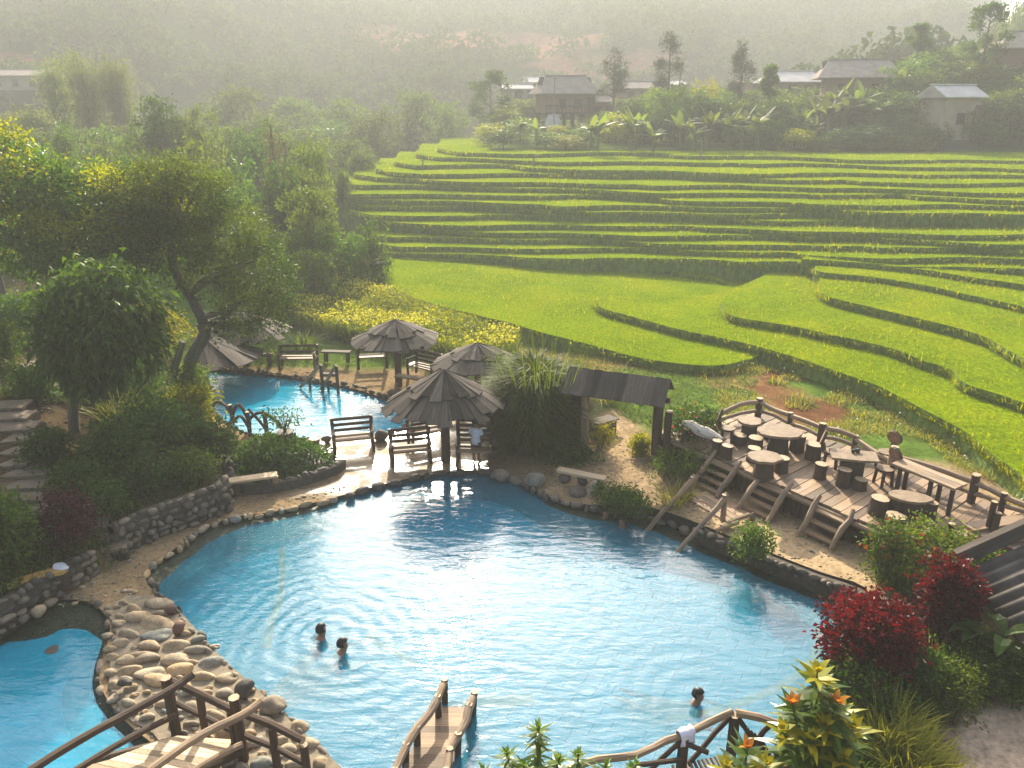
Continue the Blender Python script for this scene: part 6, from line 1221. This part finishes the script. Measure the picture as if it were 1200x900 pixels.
def banana(label, g, H, n, seed, group='banana plants at the village', first=None):
    rs = np.random.RandomState(seed); t = thing('banana_plant', label, 'banana plant', g, 0, group); b = MB(); b.tube([(0, 0, -.2), (.05, 0, H*.35), (0, 0, H*.62)], [.16, .13, .08], 7); b.build('stem', M_STEM, t); b = MB()
    for k in range(n):
        a = k*2.4+rs.uniform(-.4, .4); l = H*rs.uniform(.5, .7); e = rs.uniform(.35, 1.2); m = 7; V = []; F = []; dr = rs.uniform(.5, 1.1)
        for i in range(m+1):
            u = i/m; r = l*u*math.cos(e); z = H*.6+l*(u*math.sin(e)+.15*u-dr*u*u*.55); w = l*.15*math.sin(math.pi*(.08+.9*u))**.7; s_ = np.array([-math.sin(a), math.cos(a), 0]); c_ = np.array([math.cos(a)*r, math.sin(a)*r, z]); V += [c_-s_*w-np.array([0, 0, w*.35]), c_, c_+s_*w-np.array([0, 0, w*.35])]
        for i in range(m): F += [(3*i, 3*i+1, 3*i+4, 3*i+3), (3*i+1, 3*i+2, 3*i+5, 3*i+4)]
        b.add(V, F)
    b.build('leaves', L_BAN, t); return t
banana('bright banana plant on its own between the leaning tree and the terraces', on(322, 42), 3.0, 8, 1, 'banana plants by the gully'); banana('banana plant with an upright leaf beside the spreading tree', on(432, 41.5), 2.4, 7, 2, 'banana plants by the gully'); banana('hazy banana plant in the misty valley', on(437, 76), 3.6, 8, 3, 'banana plants in the valley')
# ------------------------------------------------------------------ village on the knoll
bn = [banana('ragged banana plant on the bank above the rice terraces', on(700, 73.5), 3.4, 9, 11)]
bn.append(banana('ragged banana plant on the bank above the rice terraces', on(738, 74), 3.2, 10, 12)); bn.append(banana('ragged banana plant on the bank above the rice terraces', on(764, 73), 3.0, 9, 13))
for px, Y, s_ in [(692, 74, .9), (745, 76, 1.0), (796, 74, 1.0), (812, 73, .9), (830, 76, 1.05), (852, 74, 1.05), (868, 75, 1.1), (886, 74, 1.1), (893, 78, 1.2), (935, 77, 1.1), (950, 75, .95), (968, 78, 1.4), (985, 79, 1.4), (1002, 80, 1.5), (1018, 78, 1.3), (1034, 80, 1.35), (975, 83, 1.5), (1045, 84, 1.3), (955, 82, 1.3), (610, 80, .8), (628, 78, .8)]:
    dup(vr.choice(bn), on(px, Y), vr.uniform(0, 6.28), None, s_)
def pine(label, px, Y, top, w, gap, seed, mat=L_PINE, wide=False, cat='pine'):
    g = on(px, Y); tp = atd(px, top, Y); H = tp.z-g.z; wd_ = w*.5/pxm(tp); rs = np.random.RandomState(seed); t = thing('pine_tree' if not wide else 'broadleaf_tree', label, cat, g); b = MB(); b.tube([(0, 0, -.3), (.08, 0, H*.5), (0, 0, H*.97)], [.17, .12, .03], 7); lobes = []
    z0 = H*gap
    for k in range(26 if not wide else 16):
        u = rs.uniform(0, 1); a = rs.uniform(0, 6.28); r = wd_*((.45+.55*math.sin(math.pi*(u*.75+.2))) if not wide else (.3+.7*math.sin(math.pi*(u*.9+.08))))*(1-u*.55 if not wide else 1); z = z0+(H-z0)*u; q = rs.uniform(.55, .95); c_ = (math.cos(a)*r*q, math.sin(a)*r*q, z); lobes.append((c_, (wd_*.27, wd_*.27, wd_*.24))); b.tube([(0, 0, max(z-.7, z0*.9)), c_], [.05, .015], 4)
    lobes.append(((0, 0, H*.97), (wd_*.15, wd_*.15, H*.06))); b.build('trunk', M_BARK, t); b = MB(); foliage(b, lobes, 3600, .34 if not wide else .3, .14 if not wide else .45, rs, clump=16, spread=.6, out=1.0, up=.4, droop=.05, inner=.15); b.build('crown', mat, t)
pine('round headed pine behind the stilt house', 717, 92, 60, 40, .45, 1); pine('tall pine right of the round headed one, the tallest on the ridge', 779, 88, 37, 38, .42, 2); pine('slim pine between the village bushes and the pale roof', 862, 86, 49, 30, .38, 3)
pine('small round tree on the skyline right of the big grey roof', 1067, 92, 32, 28, .4, 4, L_DARK, True, 'tree'); pine('tall dark tree on the slope beside the house at the right edge', 1145, 84, 10, 56, .32, 5, L_DARK, True, 'tree'); pine('small bushy headed tree between the slim pine and the pale roof', 896, 84, 80, 18, .4, 6, L_MID, True, 'tree')
pine('dark round tree left of the stilt house', 575, 98, 87, 56, .3, 7, L_DARK, True, 'tree'); 
b = MB(); g = on(790, 89); q = atd(799, 75, 89); b.tube([g, q], [.1, .05], 5); tag(b.build('bare_trunk', M_BARK), 'bare leaning dead trunk right of the tallest pine', 'dead tree')
VB = []
for i, (kind, lb) in enumerate((('crown_mid', 'green bush on the village bank'), ('crown_olive', 'olive bush on the village bank'), ('crown_dark', 'dark bush on the village bank'), ('crown_sun', 'light green bush on the village bank'))): VB.append((kind, lb))
sp = [(590, 76, 152, 40), (606, 82, 140, 44), (575, 84, 146, 40), (640, 76, 156, 40), (662, 75, 160, 44), (680, 78, 150, 40), (720, 80, 132, 50), (740, 84, 118, 44), (775, 82, 108, 50), (795, 84, 104, 50), (785, 78, 122, 46), (815, 82, 112, 52), (838, 80, 120, 46), (820, 88, 98, 40), (850, 84, 108, 44), (876, 82, 112, 50), (900, 80, 118, 50), (912, 84, 108, 46), (925, 79, 128, 50), (940, 84, 112, 40), (905, 76, 140, 40), (930, 74, 150, 50), (985, 74, 150, 60), (1015, 75, 146, 64), (1040, 76, 138, 60), (1060, 78, 110, 74), (1050, 81, 96, 60), (1072, 75, 142, 50), (1085, 74, 160, 30), (1135, 74, 156, 30), (1145, 74, 146, 50), (960, 73, 162, 50), (1010, 73, 164, 50), (1055, 73, 160, 50), (1085, 73, 164, 40), (1170, 74, 150, 40), (1200, 74, 140, 60), (650, 84, 146, 30), (698, 84, 138, 36), (755, 79, 134, 40), (860, 77, 142, 36), (882, 77, 140, 36)]
for (px, Y, top, w) in sp:
    k, lb = vr.choice(VB) if w < 58 else VB[2]; mtree('bush', lb, px, Y, top, w, k, 0, 'shrub', lb.replace('bush on', 'bushes on'), False)
for (px, Y, top, w) in [(1060, 84, 74, 60), (1085, 86, 66, 70), (1110, 84, 74, 70), (1135, 82, 84, 70), (1160, 82, 80, 70), (1185, 80, 84, 70), (1150, 77, 112, 70), (1178, 76, 108, 64), (1210, 78, 90, 80), (1095, 90, 56, 60), (1120, 89, 56, 50), (1150, 88, 66, 50), (1215, 84, 74, 60), (1075, 81, 88, 50), (1165, 79, 98, 50), (1195, 77, 112, 50), (1080, 92, 62, 40), (1230, 76, 120, 70)]:
    k, lb = (('crown_olive', 'olive bush on the steep slope right of the village'), ('crown_mid', 'green bush on the steep slope right of the village'))[vr.random() < .5]; mtree('bush', lb, px, Y, top, w, k, 0, 'shrub', lb.replace('bush on', 'bushes on'), False)
for (px, Y, top, w) in [(605, 100, 118, 40), (625, 102, 116, 36), (640, 104, 114, 36), (720, 100, 116, 44), (745, 102, 112, 44), (765, 100, 112, 40), (800, 96, 106, 46), (830, 94, 104, 44), (905, 90, 104, 40), (940, 88, 104, 46), (965, 84, 108, 40), (1030, 84, 102, 50), (885, 90, 106, 40), (1000, 82, 106, 46), (600, 90, 128, 44), (690, 88, 136, 30), (590, 94, 124, 40), (715, 86, 130, 40)]:
    k, lb = vr.choice((('crown_mist', 'pale hazy bush in front of the village roofs'), ('crown_olive', 'olive hazy bush in front of the village roofs'))); mtree('bush', lb, px, Y, top, w, k, 0, 'shrub', lb.replace('bush in', 'bushes in'), False)
mtree('bush', 'green bush hiding the foot of the small two storey house', 1092, 73.6, 140, 34, 'crown_dark', 0, 'shrub', None, False); mtree('bush', 'olive bush leaning against the right wall of the small two storey house', 1128, 73.8, 132, 30, 'crown_olive', 0, 'shrub', None, False)
mtree('bush', 'very dark bush at the right edge below the slope', 1190, 75, 118, 60, 'crown_dark', 0, 'shrub', None, False); mtree('bush', 'brown bush beside the small house with the pale roof', 1130, 76, 122, 40, 'crown_olive', 0, 'shrub', None, False)
for k, (px, Y, top, w) in enumerate([(1172, 130, 6, 34), (1188, 126, 14, 30), (1160, 134, 18, 30), (1200, 128, 20, 40), (1150, 136, 26, 30)]): mtree('broadleaf_tree', 'hazy tree on the skyline behind the house at the right edge', px, Y, top, w, 'crown_mist', .2, 'tree', 'hazy skyline trees at the right')
# houses
M_WALL = m_wood('house_planks', (.16, .10, .065), (.28, .18, .12), None, .8, (1.2, 12, 1), .3); M_ROOFG = m_plain('grey_roof', (.24, .205, .175), (.36, .31, .27), 1.2, .8, .2, .0); M_ROOFP = m_plain('pale_sheet_roof', (.42, .40, .38), (.58, .56, .53), .8, .8, .2, .0); M_PLAST = m_plain('pale_plaster', (.20, .165, .13), (.30, .25, .20), 1.); M_DARK = m_plain('dark_opening', (.015, .013, .012), (.03, .025, .02), 3); M_BLUE = m_plain('blue_wall', (.35, .42, .52), (.45, .52, .62), 2)
def house(label, px, py, Y, w, d, h, rz, rh, over=.7, stilt=0., wall=None, roof=None, hip=.35, wins=2, gable=False, name='house', z=None):
    p = atd(px, py, Y); g = gz(p.x, Y); t = thing(name, label, 'house', (p.x, Y, p.z if z is None else z), R(rz)); z0 = stilt; wm = wall or M_WALL
    b = MB(); b.beam((-w/2, 0, z0+h/2), (w/2, 0, z0+h/2), d, h); wl = b.build('wall', wm, t)
    if stilt:
        for x in np.linspace(-w/2+.3, w/2-.3, 6):
            for y in (-d/2+.3, d/2-.3): log(t, 'stilt', [(x, y, -1.0), (x, y, z0)], .12, None, 6)
        board(t, 'floor_beam', (-w/2-.3, -d/2-.5, z0-.02), (w/2+.3, -d/2-.5, z0-.02), .12, .2, M_LOG); b = MB(); n = 14
        for k in range(n): x = -w/2-.2+(w+.4)*k/(n-1); b.beam((x, -d/2-.55, z0), (x, -d/2-.55, z0+.75), .06, .06)
        b.beam((-w/2-.2, -d/2-.55, z0+.78), (w/2+.2, -d/2-.55, z0+.78), .08, .08); b.build('balustrade', M_LOG, t)
    else: b = MB(); b.beam((-w/2, 0, -1.), (w/2, 0, -1.), d-.02, 2.0-.004); b.build('base', M_MORT, t)
    for k in range(wins):
        x = -w/2+w*(k+1)/(wins+1); b = MB(); b.beam((x-.4, -d/2-.02, z0+h*.5), (x+.4, -d/2-.02, z0+h*.5), .06, .9); wi = b.build('window', M_DARK, t); b = MB(); b.beam((x-.48, -d/2-.05, z0+h*.5-.5), (x+.48, -d/2-.05, z0+h*.5-.5), .1, .08); b.build('sill', M_LOG, wi)
    b = MB(); b.beam((w*.36, -d/2-.02, z0+h*.4), (w*.36+.8, -d/2-.02, z0+h*.4), .05, h*.8); b.build('door', M_LOG, t)
    e = z0+h-.12; W2, D2 = w/2+over, d/2+over; rl = W2-(W2*hip if not gable else 0); V = []; th = .09
    for dz in (0, th): V += [(-W2, -D2, e+dz), (W2, -D2, e+dz), (W2, D2, e+dz), (-W2, D2, e+dz), (-rl, 0, e+rh+dz), (rl, 0, e+rh+dz)]
    F = [(6, 7, 11, 10), (8, 9, 10, 11), (7, 8, 11), (9, 6, 10), (1, 0, 4, 5), (3, 2, 5, 4), (2, 1, 5), (0, 3, 4), (0, 1, 7, 6), (1, 2, 8, 7), (2, 3, 9, 8), (3, 0, 6, 9)]
    b = MB(); b.add(V, F); rf = b.build('roof', roof or M_ROOFG, t); b = MB(); b.beam((-rl-.15, 0, e+rh+th+.05), (rl+.15, 0, e+rh+th+.05), .3, .09); b.build('ridge_cap', roof or M_ROOFG, rf)
    if not gable:
        for s_ in (-1, 1): b = MB(); b.add([(s_*rl, -D2*.3, e+rh*.55), (s_*rl, D2*.3, e+rh*.55), (s_*rl, 0, e+rh-.05), (s_*(rl+.7), -D2*.3, e+rh*.55), (s_*(rl+.7), D2*.3, e+rh*.55), (s_*(rl+.7), 0, e+rh-.05)], [(0, 2, 5, 3), (1, 4, 5, 2), (3, 5, 4)] if s_ > 0 else [(0, 3, 5, 2), (1, 2, 5, 4), (3, 4, 5)]); b.build('gablet', M_LOG, rf)
    return t
house('wooden stilt house with a grey hipped roof, behind the terraces', 661, 147, 95, 5.6, 4.4, 2.1, 14, 1.9, .8, 1.4, wins=2); house('house with blue wall and white sheet roof in the haze behind the stilt house', 637, 112, 125, 4.6, 4, 1.9, 10, .8, .5, 0, M_BLUE, M_ROOFP, .1, 1); house('long low white roofed house in the haze left of the blue walled one', 612, 117, 118, 5.5, 4, 1.5, 6, .6, .5, 0, M_PLAST, M_ROOFP, .1, 2)
house('low house with a long pale roof behind the pines', 748, 120, 112, 6.5, 5, 1.8, 5, .9, .6, 0, M_WALL, M_ROOFG, .2, 3); house('small brown shed between the stilt house and the round headed pine', 698, 140, 96, 3.0, 3, 2.0, 0, .7, .4, 0, None, M_ROOFG, .1, 1, True); house('pale roofed house left of the big grey roof', 925, 114, 98, 5.5, 5, 1.7, 5, 1.2, .7, 0, M_PLAST, M_ROOFP, .3, 2)
house('big wooden house with a broad grey roof above the banana plants', 1000, 117, 88, 6.4, 5, 2.2, -14, 1.8, 1.0, 0, None, M_ROOFG, .3, 3); house('small two storey pale house with a sheet roof among dark bushes', 1106, 163, 75, 3.4, 3.6, 3.7, 8, 1.0, .4, 0, M_PLAST, M_ROOFP, .1, 1, True); house('dark wooden house with a pale roof at the right edge on the slope', 1204, 82, 86, 6, 5, 2.0, -12, 1.7, .9, 0, None, M_ROOFG, .3, 2); house('long shed with a tin roof below the red earth bank at the left', 22, 106, 122, 12, 6, 2.0, 4, .9, .5, 0, M_PLAST, M_ROOFG, .1, 4)
house('low pale roof half hidden in the haze left of the tallest pine', 775, 113, 122, 5.5, 5, 1.6, 0, .6, .4, 0, M_PLAST, M_ROOFP, .1, 2); house('distant small roof on the hazy skyline between slim pine and pale roof', 884, 110, 118, 4, 4, 1.6, 0, .7, .4, 0, M_WALL, M_ROOFG, .2, 1)
for k, (px, pb, pt, Y, lb) in enumerate([(649, 150, 88, 90, 'tall thin pole in front of the stilt house'), (625, 212, 180, 64, 'thin stake standing in the rice below the stilt house'), (496, 212, 186, 66, 'thin stake at the left end of the upper terraces'), (819, 206, 164, 66, 'thin stake in the rice below the banana plants'), (1197, 222, 190, 58, 'stake at the right edge of the terraces')]):
    p, q = atd(px, pb, Y), atd(px, pt, Y); b = MB(); b.tube([(0, 0, -.6), (0, 0, (q.z-p.z)*.5), (.03, 0, q.z-p.z)], [.07, .06, .045], 6); b.tube([(-.25, 0, (q.z-p.z)*.93), (.25, 0, (q.z-p.z)*.94)], .025, 5); tag(b.build('pole', M_PBARK, None, p), lb, 'pole')
b = MB(); p = atd(1140, 176, 75); b.prism([(-1.4, -1), (1.4, -1), (1.4, 1), (-1.4, 1)], 0, .1); struct(b.build('bare_earth', m_plain('bare_earth', (.26, .15, .08), (.34, .21, .12)), None, Vector((p.x, 75.2, gz(p.x, 75.2)))))
p = gp(648, 146); b = MB(); b.tube([(0, -.5, 0), (0, -.4, .6), (0, 0, .9), (0, .4, .6), (0, .5, 0)], [.9, .9, .8, .9, .9], 8); tag(b.build('tarpaulin', M_ROOFP, None, atd(648, 150, 92), True), 'pale tarpaulin heap left of the stilt house', 'tarpaulin')
# ------------------------------------------------------------------ forest on the far hills
rs = np.random.RandomState(88); FM = MB(); n = 13000; x = rs.uniform(-300, 270, n); y = 100+rs.uniform(0, 1, n)**1.2*395; m = (np.abs(x) < .82*y+14); g_ = ground(x, y)
m &= ~((y < 113) & (x > -12)); m &= (vnoise(x, y, 16, 41)+rs.uniform(-.25, .25, n) > .2)
for cx, cy, rx, ry in ((-8, 212, 34, 13), (22, 190, 18, 6), (-98, 141, 22, 7)): m &= np.hypot((x-cx)/rx, (y-cy)/ry) > 1
x, y, g_ = x[m], y[m], g_[m]
for X, Y, Z in zip(x, y, g_):
    s_ = rs.uniform(1.6, 3.6); h = rs.uniform(1.8, 5.0); nl = 44 if Y < 190 else 26; d = rs.normal(size=(nl, 3)); d /= np.linalg.norm(d, axis=1)[:, None]; d[:, 2] = np.abs(d[:, 2])*1.1-.25
    FM.leaves(np.array([X, Y, Z+h*.5])+d*np.array([s_, s_, h*.6])*rs.uniform(.6, 1, nl)[:, None], d+rs.normal(size=(nl, 3))*.7, 1.2 if Y < 190 else 1.5, .7, rs, 0)
tag(FM.build('hill_forest', L_FOREST), kind='stuff')
# ================================================================== PEOPLE
M_SKIN = m_plain('skin', (.24, .13, .085), (.30, .17, .11), 12, .5); M_HAIR = m_plain('black_hair', (.010, .009, .008), (.02, .017, .015), 30, .45)
def person(label, loc, rz, J, E, hair=True, clothes=None, face=0., tilt=0.):
    """J: joint name -> (position, radius), E: edges between them; one continuous skinned body with a shaped head"""
    names = list(J); me = bpy.data.meshes.new('person'); me.from_pydata([J[k][0] for k in names], [(names.index(a), names.index(c_)) for a, c_ in E][0:] and [(names.index(a), names.index(c_)) for a, c_ in E], []); o = bpy.data.objects.new('person', me); COL.objects.link(o)
    sk = o.modifiers.new('skin', 'SKIN'); 
    for i, k in enumerate(names): r = J[k][1]; me.skin_vertices[0].data[i].radius = r if isinstance(r, tuple) else (r, r)
    me.skin_vertices[0].data[names.index('pelvis')].use_root = True
    sb = o.modifiers.new('smooth', 'SUBSURF'); sb.levels = 2; sb.render_levels = 2; me.materials.append(M_SKIN); o.location = loc; o.rotation_euler = (0, 0, rz); tag(o, label, 'person')
    hd = Vector(J['head'][0]); b = MB(); V, F = ico(3); c_ = V.copy()
    keep = [f for f in F if not any((V[i][1] < -.15 and V[i][2] < .38) or V[i][2] < -.45 for i in f)]
    b.add(V*np.array([.092, .108, .118])+np.array(hd)+np.array([0, .012, .022]), keep); h = b.build('hair', M_HAIR, o, None, True); so = h.modifiers.new('thick', 'SOLIDIFY'); so.thickness = .012; so.offset = 1
    b = MB()
    for s_ in (-1, 1): b.rock(tuple(hd+Vector((s_*.034, -.088, .012))), (.012, .008, .008), 1, 0, 1, 0)
    b.build('eyes', M_HAIR, o); return o
def torso():
    # breast stroke: head up, body lying just under the surface
    J = {'pelvis': ((0, .58, -.34), (.13, .10)), 'waist': ((0, .40, -.28), (.12, .09)), 'chest': ((0, .18, -.17), (.15, .105)), 'neckbase': ((0, .03, -.03), (.075, .07)), 'neck': ((0, -.01, .05), .054), 'jaw': ((0, -.03, .11), (.062, .072)), 'head': ((0, -.015, .18), (.082, .096)), 'crown': ((0, -.005, .25), (.06, .066)), 'nose': ((0, -.105, .15), .012),
         'sl': ((-.16, .05, -.08), .058), 'sr': ((.16, .05, -.08), .058), 'el': ((-.36, -.06, -.2), .042), 'er': ((.36, -.08, -.2), .042), 'hl': ((-.33, -.3, -.16), .034), 'hr': ((.33, -.33, -.16), .034), 'pl': ((-.32, -.39, -.15), (.036, .018)), 'pr': ((.32, -.42, -.15), (.036, .018)),
         'kl': ((-.16, 1.0, -.46), .07), 'kr': ((.16, .98, -.46), .07), 'al': ((-.12, 1.38, -.44), .045), 'ar': ((.12, 1.36, -.44), .045), 'fl': ((-.13, 1.55, -.45), .03), 'fr': ((.13, 1.53, -.45), .03), 'hipl': ((-.09, .64, -.36), .09), 'hipr': ((.09, .64, -.36), .09)}
    for s_, n_ in ((-1, 'l'), (1, 'r')):
        q = Vector(J['p'+n_][0])
        for k in range(4): J['f%d%s' % (k, n_)] = (tuple(q+Vector((-.03+.02*k, -.075+.008*abs(k-1.5), -.005))), .0095)
        J['th'+n_] = (tuple(q+Vector((-s_*.05, -.02, 0))), .0105)
    E = [('pelvis', 'waist'), ('waist', 'chest'), ('chest', 'neckbase'), ('neckbase', 'neck'), ('neck', 'jaw'), ('jaw', 'head'), ('head', 'crown'), ('jaw', 'nose')]
    for n_ in 'lr': E += [('neckbase', 's'+n_), ('s'+n_, 'e'+n_), ('e'+n_, 'h'+n_), ('h'+n_, 'p'+n_), ('pelvis', 'hip'+n_), ('hip'+n_, 'k'+n_), ('k'+n_, 'a'+n_), ('a'+n_, 'f'+n_), ('p'+n_, 'th'+n_)]+[('p'+n_, 'f%d%s' % (k, n_)) for k in range(4)]
    return J, E
for px, py, z, rz, lb in [(377, 747, 0, 150, 'swimmer with dark hair, upper one of the two swimming together'), (402, 764, 0, 120, 'swimmer with dark hair, lower one of the two swimming together'), (817, 824, 0, 60, 'lone swimmer with dark hair near the crooked railing'), (709, 608, 0, 20, 'bather with only the head above water beside the pool rocks'), (729, 618, 0, -20, 'second bather beside the pool rocks, closer to the pool stair')]:
    J, E = torso(); person(lb, at(px, py, z)+Vector((0, 0, .0)), R(rz), J, E)
# child standing at the tall bench, seen from behind, in a white shirt
J = {'pelvis': ((0, 0, .62), (.105, .085)), 'waist': ((0, 0, .76), (.095, .075)), 'chest': ((0, -.01, .94), (.12, .09)), 'neckbase': ((0, 0, 1.07), (.06, .055)), 'neck': ((0, -.005, 1.12), .042), 'jaw': ((0, -.02, 1.165), (.055, .06)), 'head': ((0, -.01, 1.23), (.075, .085)), 'crown': ((0, 0, 1.295), (.05, .055)), 'nose': ((0, -.095, 1.2), .011),
     'sl': ((-.13, 0, 1.03), .045), 'sr': ((.13, 0, 1.03), .045), 'el': ((-.18, .0, .84), .034), 'er': ((.18, 0, .84), .034), 'hl': ((-.17, -.09, .68), .027), 'hr': ((.17, -.09, .68), .027), 'pl': ((-.165, -.12, .61), (.02, .03)), 'pr': ((.165, -.12, .61), (.02, .03)), 'hipl': ((-.07, 0, .57), .075), 'hipr': ((.07, 0, .57), .075), 'kl': ((-.075, -.01, .32), .05), 'kr': ((.075, -.01, .32), .05), 'al': ((-.075, .02, .06), .034), 'ar': ((.075, .02, .06), .034), 'fl': ((-.08, -.11, .03), (.035, .025)), 'fr': ((.08, -.11, .03), (.035, .025))}
for s_, n_ in ((-1, 'l'), (1, 'r')):
    q = Vector(J['p'+n_][0])
    for k in range(4): J['f%d%s' % (k, n_)] = (tuple(q+Vector((0, -.028+.017*k, -.06-.004*k*(3-k)))), .0085)
    J['th'+n_] = (tuple(q+Vector((0, -.04, -.015))), .009)
_, E = torso(); cp = at(558, 540, .12); ch = person('child in a white shirt standing at the tall slatted bench under the big hut', cp, R(160), J, E)
M_SHIRT = m_plain('white_shirt', (.62, .6, .62), (.78, .76, .78), 8, .8); b = MB(); n = 16
def ring(z, rx, ry): return [(math.cos(2*math.pi*k/n)*rx, math.sin(2*math.pi*k/n)*ry, z+.006*math.sin(k*2.3)) for k in range(n)]
rg = [ring(.56, .15, .125), ring(.68, .135, .112), ring(.82, .133, .108), ring(.95, .15, .118), ring(1.04, .145, .10), ring(1.075, .085, .075)]; V = sum(rg, []); F = [(i*n+k, i*n+(k+1) % n, (i+1)*n+(k+1) % n, (i+1)*n+k) for i in range(5) for k in range(n)]; b.add(V, F)
for s_ in (-1, 1): b.tube([(s_*.12, 0, 1.035), (s_*.165, 0, .94), (s_*.185, 0, .86)], [.066, .06, .058], 9, cap=False)
sh = b.build('shirt', M_SHIRT, ch, None, True); so = sh.modifiers.new('thick', 'SOLIDIFY'); so.thickness = .008
b = MB()
for s_ in (-1, 1): b.tube([(s_*.06, 0, .62), (s_*.074, -.005, .48), (s_*.078, -.01, .34)], [.1, .082, .07], 10, cap=False)
st = b.build('shorts', m_plain('dark_shorts', (.02, .025, .04), (.04, .045, .06)), ch, None, True)
# ================================================================== HAZE
t = NT('haze'); v = t.n('ShaderNodeVolumePrincipled'); v.inputs['Color'].default_value = (.92, .94, .92, 1); v.inputs['Density'].default_value = .0017; v.inputs['Anisotropy'].default_value = .2
t.l(v.outputs[0], t.out.inputs['Volume'])
b = MB(); x0, x1, y0, y1, z0, z1 = -330, 330, -75, 530, -3, 112
b.add([(x0, y0, z0), (x1, y0, z0), (x1, y1, z0), (x0, y1, z0), (x0, y0, z1), (x1, y0, z1), (x1, y1, z1), (x0, y1, z1)], [(3, 2, 1, 0), (4, 5, 6, 7), (0, 1, 5, 4), (1, 2, 6, 5), (2, 3, 7, 6), (3, 0, 4, 7)])
tag(b.build('haze', t.m), kind='stuff')
